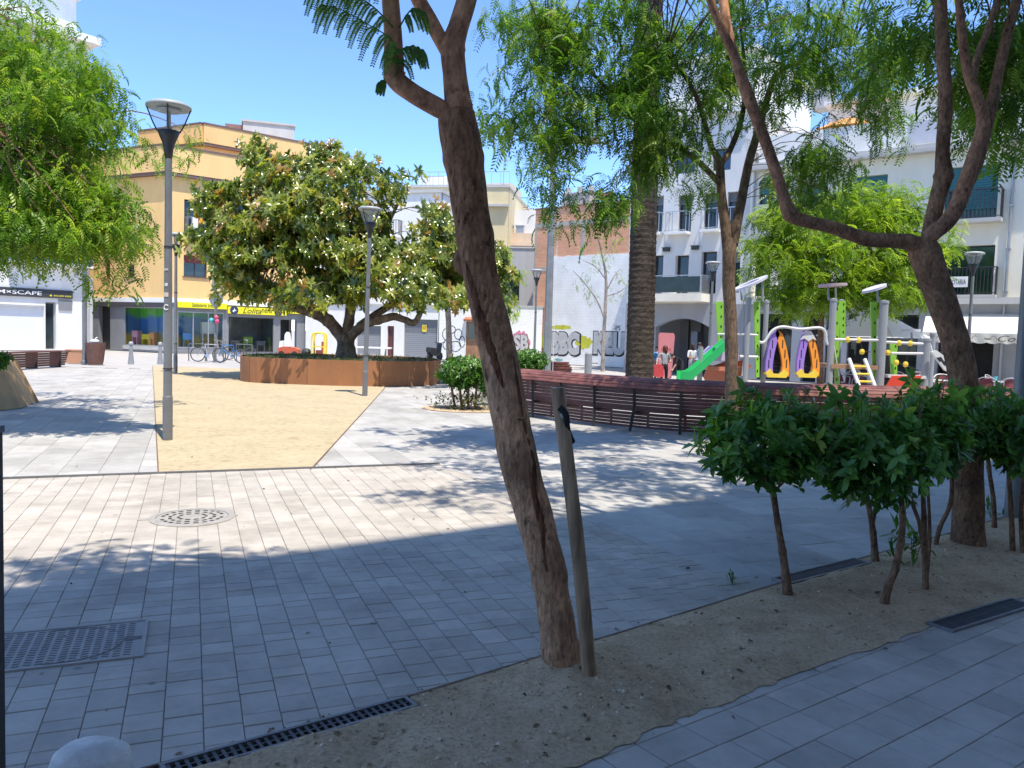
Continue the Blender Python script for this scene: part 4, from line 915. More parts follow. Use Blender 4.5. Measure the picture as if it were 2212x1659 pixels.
for i in range(n): fs.append((2*i, 2*i+1, 2*i+3, 2*i+2))
m.add(vs, fs); vl = m.build('valance', awn, rt, fix=False)
o = text_fit('~ Coella ~', fx+2.0, fx+4.0, zF-.29, zF-.08, -2.26, M('brown_scroll', (.12, .10, .08), .8, .1), vl, shear=.4); o.matrix_local = f.T
for k in range(9):
    m = f.mb(); x = fx+.15+k*.62+(1.0 if k > 3 else 0); m.tube([(x+.4*t, -2.255, zF-.17+.07*math.sin(t*7+k)) for t in np.linspace(0, 1, 14)], .009, 4); m.build('scroll_motif', M('brown_scroll', (.12, .10, .08), .8, .1), vl)
m = f.mb(); m.box(fx, fx2+1.2, -2.2, -2.16, zF-.06, zF-.025); m.bar((fx+.05, -2.15, zF-.06), (aL-.3, -.05, zA-.5), .03); m.bar((fx2+1.1, -2.15, zF-.06), (aR-.1, -.05, zA-.5), .03); m.build('frame', whitepaint, rt)

# ---- big parasols of the terrace
def canvas():
    m, nt, b = new_mat('white_canvas'); b.inputs['Base Color'].default_value = (.8, .8, .78, 1); b.inputs['Roughness'].default_value = .9
    t = nd(nt, 'ShaderNodeBsdfTranslucent'); t.inputs['Color'].default_value = (.8, .79, .75, 1); mx = nd(nt, 'ShaderNodeMixShader'); mx.inputs[0].default_value = .5
    nt.links.new(b.outputs[0], mx.inputs[1]); nt.links.new(t.outputs[0], mx.inputs[2]); nt.links.new(mx.outputs[0], nt.nodes['Material Output'].inputs['Surface']); return m
def parasol(name, label, p, hz, half, mat, rise=.45, rz=0.0):
    t = thing(name, label, 'parasol', (p[0], p[1], 0), rz); mb = MB()
    mb.add([(0, 0, hz+rise), (-half, -half, hz), (half, -half, hz), (half, half, hz), (-half, half, hz), (0, 0, hz+rise-.03)], [(0, 1, 2), (0, 2, 3), (0, 3, 4), (0, 4, 1)]); mb.build('canopy', mat, t, fix=False)
    mb = MB(); mb.tube([(0, 0, 0), (0, 0, hz+rise-.04)], .035, 8); mb.lathe([(.4, 0), (.4, .06), (.06, .1)], 16); mb.build('pole', whitepaint, t)
    mb = MB()
    for a in range(4): c_, s_ = math.cos(a*math.pi/2+.785), math.sin(a*math.pi/2+.785); mb.bar((0, 0, hz+rise-.08), (c_*half*1.38, s_*half*1.38, hz-.02), .025)
    mb.build('ribs', whitepaint, t)
p = P(1888, 715, 26.0); parasol('parasol', 'wide white square parasol over the café terrace behind the play frame', p, P(1985, 731, 26)[2], 1.3, canvas(), .95, R(38))
# downpipes and small wall boxes on the right-hand fronts
for uu, zz0, zz1 in ((1617, .1, 9.3), (2168, .1, 9.2)):
    rr = bpy.data.objects['notary_building']; f = Face(RA, RB, rr); x, _ = f.px(uu, 700); m = f.mb(); m.tube([(x, -.09, zz0), (x, -.09, zz1)], .055, 8)
    for q in np.arange(zz0+.5, zz1, 1.6): m.box(x-.08, x+.08, -.15, -.002, q, q+.05)
    m.build('downpipe', alu, rr)
# roof terrace parasol
f = Face(RA, RB, rt); x, z = f.px(1832, 285, 1.6); q = f.o+f.d*x+f.n*1.6
tp = thing('roof_parasol', 'orange parasol on the roof terrace of the cream building', 'parasol', (q[0], q[1], zc+.3))
mb = MB(); mb.lathe([(1.55, 1.35), (.8, 1.72), (.04, 1.98)], 8, cap=False); mb.build('canopy', M('orange_canvas', (.62, .30, .10), .9, .06), tp, fix=False); mb = MB(); mb.tube([(0, 0, 0), (0, 0, 1.96)], .03, 6); mb.build('pole', whitepaint, tp)

# ---- the tall building behind the camera whose shadow falls over the foreground
dS = np.array((.822, .569)); nS = np.array((-.569, .822)); c0 = nS*(-1.46)
rt = thing('tall_building', 'tall flat-roofed block standing behind the viewpoint', 'building', (float(c0[0]), float(c0[1]), 0), math.atan2(dS[1], dS[0]))
m = MB(); ops = [(x, z, x+1.4, z+2.1) for x in range(-15, 24, 4) for z in (4.2, 7.2, 10.2, 13.2, 16.2)]
m.wall(-17, 26, 0, 19.5, ops, 0, -.25); m.box(-17, 26, -12, -.26, 0, 19.48); m.build('wall', concrete, rt)
# ================================================================== STREET FURNITURE
lampgrey = M('lamp_grey_paint', (.20, .205, .21), .5, .1, 3, .1, 60, .3, grime=.25); lampdark = M('lamp_dark_cast', (.035, .036, .04), .5, .1); lampcap = M('lamp_cap_grey', (.35, .37, .38), .5, .06)
def lamp_glass():
    m, nt, b = new_mat('frosted_lamp_glass'); b.inputs['Base Color'].default_value = (.75, .77, .76, 1); b.inputs['Roughness'].default_value = .12
    tr = nd(nt, 'ShaderNodeBsdfTransparent'); tr.inputs['Color'].default_value = (.93, .95, .96, 1); mx = nd(nt, 'ShaderNodeMixShader'); mx.inputs[0].default_value = .2
    nt.links.new(tr.outputs[0], mx.inputs[1]); nt.links.new(b.outputs[0], mx.inputs[2]); nt.links.new(mx.outputs[0], nt.nodes['Material Output'].inputs['Surface']); return m
lg = lamp_glass()
HL = 4.73
def make_lamp():
    t = thing('street_lamp', 'grey', 'street lamp', (0, 0, 0))
    mb = MB(); mb.lathe([(.068, -.02), (.068, .62), (.060, .64), (.058, 1.6), (.052, 2.6), (.046, HL-.7), (.046, HL-.62)], 20); mb.build('pole', lampgrey, t, smooth=False)
    mb = MB(); mb.lathe([(.0705, 1.02), (.0705, 1.035), (.0, 1.035)], 20, cap=False); mb.lathe([(.0, 2.74), (.0575, 2.74), (.0575, 2.77), (0, 2.77)], 20, cap=False); mb.build('collar', lampdark, t)
    mb = MB(); mb.lathe([(.048, HL-.74), (.062, HL-.62), (.085, HL-.52), (.12, HL-.44), (.15, HL-.36), (.135, HL-.355)], 24); mb.build('cup', lampdark, t, smooth=True)
    mb = MB(); mb.lathe([(.14, HL-.355), (.19, HL-.25), (.232, HL-.14), (.262, HL-.04)], 28, cap=False); mb.build('glass_bowl', lg, t, smooth=True)
    mb = MB(); mb.lathe([(.275, HL-.05), (.30, HL-.045), (.302, HL-.01), (.24, HL+.025), (.10, HL+.045), (0, HL+.05)], 32, cap=False); mb.lathe([(.275, HL-.05), (.0, HL-.045)], 32, cap=False); mb.build('cap', lampcap, t, smooth=True)
    mb = MB(); mb.lathe([(.04, HL-.38), (.045, HL-.30), (.03, HL-.29), (.028, HL-.06)], 12); mb.lathe([(.02, HL-.10), (.16, HL-.09), (.17, HL-.07)], 20); mb.build('bulb_holder', lampcap, t)
    for k in range(4):
        a = k*math.pi/2+.35; prof = [(.145, HL-.37), (.205, HL-.25), (.248, HL-.14), (.285, HL-.045)]
        mb = MB(); mb.tube(catmull([(r*math.cos(a), r*math.sin(a), z) for r, z in prof], 4), .011, 6); mb.build('rib', lampdark, t)
    return t
L0 = make_lamp()
lamps = [(362, 950, 'grey lamp post standing at the near left corner of the yellow sand'), (788, 855, 'grey lamp post at the right edge of the sand in front of the magnolia planter'),
         (379, 807, 'grey lamp post directly behind the near left one at the far side of the sand')]
for i, (u, v, lab) in enumerate(lamps):
    g = G(u, v)
    if i == 0: L0.location = (g[0], g[1], 0); L0['label'] = lab; L0['group'] = 'lamp posts around the plaza'
    else:
        l = dup(L0, (g[0], g[1], 0), R(40*i), lab); l.rotation_euler = (0, R(.7) if i == 1 else 0, R(40*i))
for u, vt, lab in ((1160, 581, 'slim lamp post in front of the low graffiti wall'), (1541, 564, 'lamp post between the palm trunk and the play frame'),
                   (2105, 543, 'lamp post in front of the notary sign, beside the right hand tree'), (2259, 45, 'nearest lamp post, dark in the shade at the right edge of the picture')):
    hv = [v for v in range(400, 900) if abs(ray(u, v)[2]) < 2e-3 or (ray(u, v)[2] < 0)][0]
    Y = (HL+.05-1.65)/(ray(u, vt)[2]/ray(u, vt)[1]); p = P(u, vt, Y); dup(L0, (p[0], p[1], 0), R(random.uniform(0, 80)), lab)
# stickers on the near pole
lp = L0
def sticker(z, w, h, c, nm):
    mb = MB(); n = 5; a0 = R(-95)
    for i in range(n): 
        a, b_ = a0+w*(i-n/2), a0+w*(i+1-n/2); r = .0612; mb.quad((r*math.cos(a), r*math.sin(a), z), (r*math.cos(b_), r*math.sin(b_), z), (r*math.cos(b_), r*math.sin(b_), z+h), (r*math.cos(a), r*math.sin(a), z+h))
    return mb.build('sticker', M(nm, c, .6, .2, 30), lp, fix=False)
sticker(2.05, .22, .06, (.62, .5, .45), 'torn_sticker'); sticker(2.2, .15, .045, (.6, .62, .62), 'white_sticker'); sticker(2.42, .2, .03, (.45, .45, .46), 'grey_sticker')
mb = MB(); mb.tube([(.035*math.cos(t), -.0625+.012*abs(math.cos(t)), 1.9+.035*math.sin(t)) for t in np.linspace(.8, 5.5, 12)], .007, 5); mb.build('painted_letter', whitepaint, lp)

# tall floodlight pole
p = P(1181, 795, 22); top = P(1196, 330, 22)
t = thing('tall_lamp_pole', 'tall thick grey pole with a flat lamp head, rising past the brick wall', 'street lamp', (p[0], p[1], 0))
mb = MB(); H = top[2]; dx = top[0]-p[0]; mb.tube([(0, 0, 0), (dx*.5, 0, H*.5), (dx, 0, H)], [.115, .10, .075], 16); mb.build('pole', M('galvanised_steel', (.30, .31, .32), .45, .15, 4, .1, 80, .4, grime=.2), t)
hp = P(1265, 303, 22)-np.array([p[0], p[1], 0]); mb = MB(); mb.tube(catmull([(dx, 0, H-.1), (dx+.15, 0, H+.25), (hp[0]-.2, 0, hp[2])], 6), .04, 8); mb.build('arm', lampgrey, t)
mb = MB(); mb.prism([(hp[0]-.42, -.16), (hp[0]+.3, -.2), (hp[0]+.42, 0), (hp[0]+.3, .2), (hp[0]-.42, .16)], 'z', hp[2]-.07, hp[2]+.05); mb.build('lamp_head', M('lamp_head_bronze', (.30, .24, .18), .5, .1), t)
m = MB(); m.tube([(dx+.18, 0, H*.98), (dx+.17, 0, .4)], .007, 5); m.build('cable', whitepaint, t)

# bollards along the far street
bm_ = M('bollard_grey', (.26, .27, .28), .5, .1)
def make_bollard():
    t = thing('bollard', 'grey', 'bollard', (0, 0, 0)); mb = MB(); mb.lathe([(.13, -.02), (.12, .03), (.075, .5), (.06, .78)], 14); mb.build('post', bm_, t, smooth=False)
    mb = MB(); mb.lathe([(.062, .78), (.09, .80), (.09, .87), (.05, .91), (0, .92)], 14, cap=False); mb.build('head', M('bollard_head', (.36, .37, .38), .5, .1), t); return t
b0 = make_bollard(); spots = [(283, 785, 'grey tapered bollard between the litter bin and the near lamp post'), (346, 785, 'grey tapered bollard just left of the near lamp pole')]
for i, (u, v, lab) in enumerate(spots):
    g = G(u, v); c = b0 if i == 0 else dup(b0); c.location = (g[0], g[1], 0); c['label'] = lab; c['group'] = 'bollards along the far street'
# square bollard beside graffiti wall
g = P(1270, 806, 33); t = thing('short_post', 'short round grey post with a side peg by the graffiti wall', 'bollard', (g[0], g[1], 0)); mb = MB(); mb.lathe([(.15, 0), (.15, .98), (.12, 1.03), (0, 1.04)], 16, cap=False); mb.build('post', bm_, t); mb = MB(); mb.tube([(.14, 0, .6), (.4, 0, .6)], .02, 6); mb.build('peg', ironw, t)
# litter bin
g = G(206, 787); t = thing('litter_bin', 'rusty brown tapered litter bin with a white bag on its rim', 'litter bin', (g[0], g[1], 0))
rust = M('rusty_brown_metal', (.17, .085, .065), .7, .25, 5, .2, 60, grime=.3)
mb = MB(); mb.lathe([(.27, 0), (.28, .04), (.37, .82), (.375, .86), (.34, .86), (.30, .3)], 20, cap=False); mb.build('body', rust, t)
for k in range(16): 
    a = k*math.pi/8; mb = None
mb = MB()
for k in range(24): a = k*math.pi/12; mb.bar((.285*math.cos(a), .285*math.sin(a), .08), (.372*math.cos(a), .372*math.sin(a), .8), .03, .012, up=(math.cos(a), math.sin(a), 0))
mb.build('slats', rust, t)
g2 = thing('white_bag', 'crumpled white bag lying on top of the litter bin', 'bag', (g[0], g[1]-.05, .86)); mb = MB(); mb.lathe([(.02, 0), (.15, .0), (.17, .07), (.1, .13), (.0, .15)], 12, sx=1.1, sy=.8, cap=False)
mb.v = [(x+.03*noise.noise((x*9, y*9, z*9)), y+.03*noise.noise((x*9, y*9, 3+z*9)), z) for x, y, z in mb.v]; mb.build('bag_body', whitepaint, g2, smooth=True)
mb = MB(); mb.tube([(.03, 0, .14), (.05, .02, .2), (.1, .03, .22)], .02, 6); mb.build('bag_knot', whitepaint, g2)
# poles and signs on the far side
def plain_pole(name, u, v, vt, r, label, mat, cat='pole'):
    g = G(u, v); p = P(u, vt, g[1]); t = thing(name, label, cat, (g[0], g[1], 0)); mb = MB(); mb.tube([(0, 0, 0), (0, 0, p[2])], r, 12); mb.build('shaft', mat, t); mb = MB(); mb.lathe([(r*1.6, 0), (r*1.6, .12), (r, .16)], 12); mb.build('foot', mat, t); return t, p[2]
plain_pole('service_pole', 183, 786, 560, .09, 'thick grey pole beside the litter bin in front of the white shop', lampgrey)
t, h = plain_pole('drain_pipe', 197, 758, 600, .1, 'white standing pipe at the corner between the shop and the orange building', concrete, 'pipe')
t, h = plain_pole('sign_post', 465, 781, 610, .06, 'thin sign post with a round sign seen from behind', lampgrey, 'traffic sign')
mb = MB(); mb.T = Matrix.Translation((0, .07, 2.9)) @ Matrix.Rotation(R(90), 4, 'X'); mb.lathe([(.32, -.01), (.32, .01), (0, .01)], 24); mb.build('sign_disc', M('sign_back_grey', (.24, .25, .25), .5, .08), t); mb = MB(); mb.box(-.2, .2, .065, .085, 3.4, 3.95); mb.build('sign_plate', M('sign_back_grey', (.24, .25, .25), .5, .08), t)
bl_ = thing('balloon_bunch', 'turquoise and pink balloons tied to the sign post', 'balloons', (t.location.x, t.location.y-.1, 1.8)); bl_.scale = (.65, .65, .65)
for dx, dz, c, nm in ((-.22, .2, (.1, .5, .55), 'turquoise_balloon'), (.18, .12, (.75, .08, .2), 'pink_balloon'), (.12, .4, (.75, .1, .25), 'pink_balloon')):
    mb = MB(); mb.lathe([(0, -.2), (.05, -.18), (.16, .0), (.14, .12), (0, .19)], 14, c=(dx, -.05, dz), cap=False); mb.build('balloon', M(nm, c, .3, .05), bl_, smooth=True)
plain_pole('slim_post', 943, 772, 690, .06, 'thin grey post at the right edge of the garage shutter', lampgrey)
plain_pole('slim_post', 822, 768, 640, .08, 'dark post between the two garage shutters behind the magnolia', lampgrey)

# bicycle racks and bicycles
rackm = M('rack_steel', (.12, .125, .13), .5, .1, metal=.3)
def make_rack():
    t = thing('bike_rack', 'rack', 'bike rack', (0, 0, 0)); mb = MB(); mb.tube(catmull([(-.38, 0, 0), (-.38, 0, .70), (-.30, 0, .79), (.30, 0, .79), (.38, 0, .70), (.38, 0, 0)], 5), .025, 8); mb.build('hoop', rackm, t)
    mb = MB()
    for s in (-.38, .38): mb.lathe([(.06, 0), (.06, .015), (.03, .02)], 10, c=(s, 0, 0))
    mb.build('flange', rackm, t); return t
def make_bike(name, label, fc, basket=False):
    t = thing(name, label, 'bicycle', (0, 0, 0)); rub = M('tyre_rubber', (.03, .03, .032), .8, .1); fm = fc; chrome = M('chrome_rim', (.5, .5, .5), .3, .05, metal=.8)
    for x in (-.52, .52):
        mb = MB(); mb.tube([(x+.32*math.cos(a), 0, .34+.32*math.sin(a)) for a in np.linspace(0, 2*math.pi, 29)], .021, 6, cap=False); w = mb.build('wheel', rub, t)
        mb = MB(); mb.tube([(x+.295*math.cos(a), 0, .34+.295*math.sin(a)) for a in np.linspace(0, 2*math.pi, 29)], .009, 5, cap=False)
        for k in range(14): a = k*math.pi/7; mb.bar((x, .02*(-1)**k, .34), (x+.29*math.cos(a), 0, .34+.29*math.sin(a)), .004)
        mb.tube([(x, -.04, .34), (x, .04, .34)], .025, 8); mb.build('rim', chrome, w)
    mb = MB(); bb = (-.08, 0, .30); st = (-.22, 0, .82); hd = (.36, 0, .80); hb = (.39, 0, .66)
    for a, b_ in ((bb, st), (bb, hb), (st, hd), (hd, hb)): mb.tube([a, b_], .019, 8)
    for s in (-.06, .06): mb.tube([(bb[0], 0, bb[2]), (-.52, s, .34)], .01, 6); mb.tube([(-.2, 0, .76), (-.52, s, .34)], .009, 6); mb.tube([hb, (.52, s*.9, .34)], .012, 6)
    mb.build('frame', fm, t)
    mb = MB(); mb.tube([hd, (.34, 0, .98)], .013, 6); mb.tube(catmull([(.24, -.29, 1.0), (.36, -.2, 1.03), (.36, 0, .98), (.36, .2, 1.03), (.24, .29, 1.0)], 4), .012, 6); mb.build('handlebar', chrome, t)
    mb = MB(); mb.tube([st, (-.25, 0, .94)], .013, 6); mb.prism([(-.40, -.08), (-.36, -.1), (-.2, -.04), (-.1, -.02), (-.1, .02), (-.2, .04), (-.36, .1), (-.4, .08)], 'z', .94, .985); mb.build('saddle', rub, t)
    mb = MB(); mb.lathe([(.09, -.004), (.09, .004)], 18, c=(0, 0, 0)); mb.v = [(x-.08, z-.05, y+.30) for x, y, z in mb.v]; mb.bar((-.08, -.06, .3), (.02, -.07, .18), .015); mb.bar((-.08, .06, .3), (-.18, .07, .42), .015); mb.box(-.02, .07, -.14, -.06, .165, .185); mb.box(-.23, -.14, .06, .14, .42, .44); mb.build('crankset', chrome, t)
    if basket: mb = MB(); mb.box(.44, .74, -.16, .16, .82, .84); [mb.bar((x, y, .83), (x*1.02+.0, y*1.1, 1.04), .012) for x in (.44, .54, .64, .74) for y in (-.16, .16)]; mb.build('basket', rackm, t)
    return t
r0 = make_rack()
for i, (u, v, lab) in enumerate(((402, 779, 'steel hoop bike rack right of the near lamp pole, nothing leaning on it'), (441, 780, 'steel hoop bike rack in front of the silver bicycle'), (506, 779, 'steel hoop bike rack behind the blue bicycle'))):
    g = G(u, v); c = r0 if i == 0 else dup(r0); c.location = (g[0]+.4, g[1]+.3, 0); c.rotation_euler = (0, 0, R(8)); c['label'] = lab; c['group'] = 'bike racks by the shoe shop'
for u, v, fc, nm, lab, rz, bk in ((452, 782, M('silver_paint', (.4, .4, .42), .4, .1), 'bicycle', 'silver bicycle with front basket parked at the racks', 6, True), (497, 784, M('blue_bike_paint', (.04, .22, .5), .4, .1), 'bicycle', 'bright blue bicycle parked at the racks', 172, False), (517, 778, M('black_bike_paint', (.025, .025, .028), .4, .1), 'bicycle', 'black bicycle parked beyond the blue one near the bazaar window', 10, False)):
    g = G(u, v); b1 = make_bike(nm, lab, fc, bk); b1.location = (g[0], g[1], 0); b1.rotation_euler = (R(-5), 0, R(rz)); b1['group'] = 'bicycles at the racks'

# coin operated kiddie rides
g = G(680, 768); g = P(680, 768, 46.5); t = thing('kiddie_ride', 'yellow cage-shaped kiddie ride outside the shop', 'kiddie ride', (g[0], g[1], 0))
mb = MB(); mb.box(-.55, .5, -.3, .3, .05, .2); mb.lathe([(.25, .2), (.28, .35), (.2, .5), (0, .55)], 14, c=(-.5, 0, 0), cap=False); mb.build('base', ironw, t)
mb = MB()
for y in (-.3, .3): mb.tube(catmull([(-.1, y, .2), (-.12, y, 1.1), (.0, y, 1.42), (.5, y, 1.42), (.62, y, 1.1), (.6, y, .2)], 5), .05, 8); mb.bar((-.1, y, .65), (.6, y, .65), .06)
mb.box(-.0, .5, -.3, .3, 1.40, 1.47); mb.build('cage', yelp, t)
mb = MB(); mb.box(.1, .5, -.2, .2, .2, .45); mb.box(.42, .52, -.2, .2, .45, .95); mb.build('seat', M('ride_red', (.5, .1, .04), .5, .1), t)
g = P(625, 766, 46.8); t = thing('kiddie_ride', 'white and red car-shaped kiddie ride in the shop entrance', 'kiddie ride', (g[0], g[1], 0))
mb = MB(); mb.prism([(-.6, .15), (.6, .15), (.62, .45), (.35, .55), (-.1, .6), (-.3, .6), (-.6, .5)], 'y', -.32, .32); mb.build('body', M('ride_red', (.5, .1, .04), .5, .1), t)
mb = MB(); mb.prism([(-.25, .6), (.1, .6), (-.02, 1.35), (-.12, 1.45), (-.22, 1.3)], 'y', -.24, .24); mb.prism([(-.55, .5), (-.28, .6), (-.3, .95), (-.5, .9)], 'y', -.28, .28); mb.build('windscreen', whitepaint, t)
for x in (-.38, .38):
    mb = MB(); mb.T = Matrix.Translation((x, 0, .17)) @ Matrix.Rotation(R(90), 4, 'X'); mb.lathe([(.17, -.36), (.17, .36)], 16); mb.build('wheel', M('tyre_rubber', (.03, .03, .032), .8, .1), t)
# white bench by the garages
g = P(795, 770, 45); t = thing('white_table', 'low white table standing in front of the grey shutter', 'table', (g[0], g[1], 0)); mb = MB(); mb.box(-1.2, 1.3, -.35, .35, .68, .76); mb.build('top', whitepaint, t)
for x in (-.9, .95): mb = MB(); mb.bar((x, -.28, 0), (x+.06, 0, .68), .06); mb.bar((x, .28, 0), (x+.06, 0, .68), .06); mb.build('leg', bm_, t)
g = P(939, 772, 47.5); t = thing('scooter', 'black motor scooter parked against the garage jamb', 'scooter', (g[0], g[1], 0), R(65))
mb = MB(); mb.prism([(-.6, .35), (-.2, .3), (.3, .28), (.5, .5), (.62, 1.0), (.52, 1.05), (.38, .5), (.1, .42), (-.1, .75), (-.75, .8), (-.8, .6)], 'y', -.14, .14); mb.build('body', ironw, t)
for x in (-.55, .6):
    mb = MB(); mb.T = Matrix.Translation((x, 0, .25)) @ Matrix.Rotation(R(90), 4, 'X'); mb.lathe([(.25, -.06), (.25, .06)], 18); mb.build('wheel', M('tyre_rubber', (.03, .03, .032), .8, .1), t)
mb = MB(); mb.tube([(.55, -.35, 1.1), (.58, 0, 1.05), (.55, .35, 1.1)], .02, 6); mb.build('handlebar', ironw, t)

# ---- corten planter with the magnolia
corten = M('corten_steel', (.33, .145, .06), .75, .14, 1.5, .12, 60, grime=.35, stretch=(1, 1, .5))
PL = [(-8.9, 26.0), (-8.15, 24.15), (-6.8, 23.72), (-5.0, 23.6), (-3.4, 24.1), (-2.5, 25.4), (-2.55, 27.4), (-3.8, 29.0), (-6.2, 29.4), (-8.3, 28.3)]
PLs = [tuple(p[:2]) for p in catmull([(x, y, 0) for x, y in PL+[PL[0]]], 5)][:-1]
t = thing('magnolia_planter', 'rounded rust-brown steel planter around the magnolia on the sand', 'planter', (-5.6, 26.5, 0))
ctr = np.array((-5.6, 26.5)); mb = MB(); n = len(PLs); Z = .76
def inset(d): return [(p[0]-(p[0]-ctr[0])/np.linalg.norm(np.array(p)-ctr)*d, p[1]-(p[1]-ctr[1])/np.linalg.norm(np.array(p)-ctr)*d) for p in PLs]
rings = [(PLs, 0), (PLs, Z), (inset(.05), Z), (inset(.05), Z-.2)]
vs = [(p[0]-ctr[0], p[1]-ctr[1], z) for rr, z in rings for p in rr]; fs = [(k*n+i, k*n+(i+1) % n, (k+1)*n+(i+1) % n, (k+1)*n+i) for k in range(3) for i in range(n)]
mb.add(vs, fs); mb.build('steel_wall', corten, t)
mb = MB()
for i in range(0, n, 6): p = PLs[i]; q = PLs[(i+1) % n]; mb.box(p[0]-ctr[0]-.006, p[0]-ctr[0]+.006, p[1]-ctr[1]-.006, p[1]-ctr[1]+.006, 0, Z+.003)
mb.build('weld_seam', M('corten_dark', (.16, .07, .035), .8, .2), t)
mb = MB(); vs = [(0, 0, Z-.02)]+[(p[0]-ctr[0], p[1]-ctr[1], Z-.07) for p in inset(.06)]; mb.add(vs, [(0, 1+i, 1+(i+1) % n) for i in range(n)]); mb.build('earth', earth_m, t)
# ---- left planter of leaning steel plates
rt = thing('plate_planter', 'faceted brown planter with sloping plates at the left edge', 'planter', (-12.25, 14.6, 0))
tan = M('weathered_tan_steel', (.50, .33, .17), .8, .18, 1.6, .15, 50, grime=.4, stretch=(1, 1, .5))
nf = 15
for k in range(nf):
    a = 2*math.pi*k/nf+.13; b_ = a+2*math.pi/nf; ra, rb_ = 3.0, 2.62
    mb = MB(); c0_, s0, c1, s1 = math.cos(a), math.sin(a), math.cos(b_), math.sin(b_)
    w0, w1 = .0, -.16
    vs = [(ra*c0_, ra*s0, 0), (ra*c1, ra*s1, 0), (rb_*c1, rb_*s1, .84), (rb_*c0_, rb_*s0, .84), ((ra+w1)*c0_, (ra+w1)*s0, 0), ((ra+w1)*c1, (ra+w1)*s1, 0), ((rb_+w1)*c1, (rb_+w1)*s1, .84), ((rb_+w1)*c0_, (rb_+w1)*s0, .84)]
    off = .05*(k % 2); vs = [(x+off*math.cos((a+b_)/2), y+off*math.sin((a+b_)/2), z) for x, y, z in vs]
    mb.add(vs, [(0, 1, 2, 3), (5, 4, 7, 6), (3, 2, 6, 7), (0, 3, 7, 4), (1, 5, 6, 2)]); mb.build('plate', tan, rt)
mb = MB(); mb.lathe([(2.6, .75), (0, .80)], 30, cap=False); mb.build('earth', earth_m, rt)
# ---- low terracotta wall and the far slatted bench
wood = woodmat('red_brown_slat', (.085, .028, .022), (.17, .06, .045), (1, 1, 6), 5, .3)
g0, g1 = G(20, 800), G(140, 792)
rt = thing('slatted_bench', 'low dark red slatted bench in front of the white shop', 'bench', (g1[0], g1[1], 0)); d = (g0[:2]-g1[:2]); L = np.linalg.norm(d)+3; a = math.atan2(d[1], d[0]); rt.rotation_euler = (0, 0, a)
for k in range(6):
    mb = MB(); mb.box(-.02-.05*k/6, L, -.05+.0, .0, .06+k*.082, .06+k*.082+.07); mb.v = [(x, y+.12*(k/6), z) for x, y, z in mb.v]; mb.build('slat', wood, rt)
for k in range(5): mb = MB(); mb.box(-.08, L, -.12-.11*k-.0, -.12-.11*k+.09, .56, .6) if False else mb.box(-.08, L, .10+.0-.11*k, .19-.11*k, .56, .6); mb.build('seat_slat', wood, rt)
mb = MB()
for x in np.arange(.3, L, 1.4): mb.box(x, x+.06, -.35, .05, 0, .56)
mb.build('frame', ironw, rt)
g0, g1 = G(142, 784), G(196, 784); rt = thing('terracotta_wall', 'low terracotta coloured wall beside the far bench', 'wall', (g0[0], g0[1], 0)); mb = MB(); mb.box(0, g1[0]-g0[0], 0, .3, 0, .5); mb.build('wall', stucco('terracotta_render', (.50, .25, .14)), rt); mb = MB(); mb.box(-.02, g1[0]-g0[0]+.02, -.02, .32, .5, .55); mb.build('coping', stucco('terracotta_render', (.50, .25, .14)), rt)

# ---- the long curved slatted bench around the playground
PB = [(.1, 16.5), (.55, 16.1), (1.6, 14.9), (3.1, 13.9), (5.2, 13.75), (7.4, 14.0), (9.4, 14.6), (11.5, 15.6)]
PBc = np.array([p[:2] for p in catmull([(x, y, 0) for x, y in PB], 14)])
seg = np.linalg.norm(np.diff(PBc, axis=0), axis=1); arc = np.concatenate([[0], np.cumsum(seg)]); Lb = arc[-1]
def bench_at(s, out, z):
    x = np.interp(s, arc, PBc[:, 0]); y = np.interp(s, arc, PBc[:, 1]); e = .05
    dx = np.interp(s+e, arc, PBc[:, 0])-np.interp(s-e, arc, PBc[:, 0]); dy = np.interp(s+e, arc, PBc[:, 1])-np.interp(s-e, arc, PBc[:, 1]); l = math.hypot(dx, dy)
    return (x+dy/l*out, y-dx/l*out, z)   # 'out' points to the camera side
bx, by = float(PBc[30][0]), float(PBc[30][1])
rt = thing('curved_bench', 'very long curved bench of dark red slats enclosing the playground', 'bench', (bx, by, 0))
prof = [(-.36, .905), (-.29, .930), (-.22, .945), (-.15, .948), (-.08, .94), (-.015, .92), (.045, .89), (.09, .845), (.115, .79)]      # rolled top rail, (out, z)
prof2 = [(-.02, .66), (-.025, .585), (-.035, .515)]
slat_pts = lambda o, z: [bench_at(s, o, z) for s in np.arange(.0, Lb, .28)]
wood_t = woodmat('paler_red_slat', (.13, .042, .034), (.30, .115, .09), (1, 1, 4), 4, .3)  # paler red than the back and seat slats
wood_d = woodmat('dark_red_slat', (.055, .016, .014), (.12, .035, .03), (1, 1, 6), 5, .3)
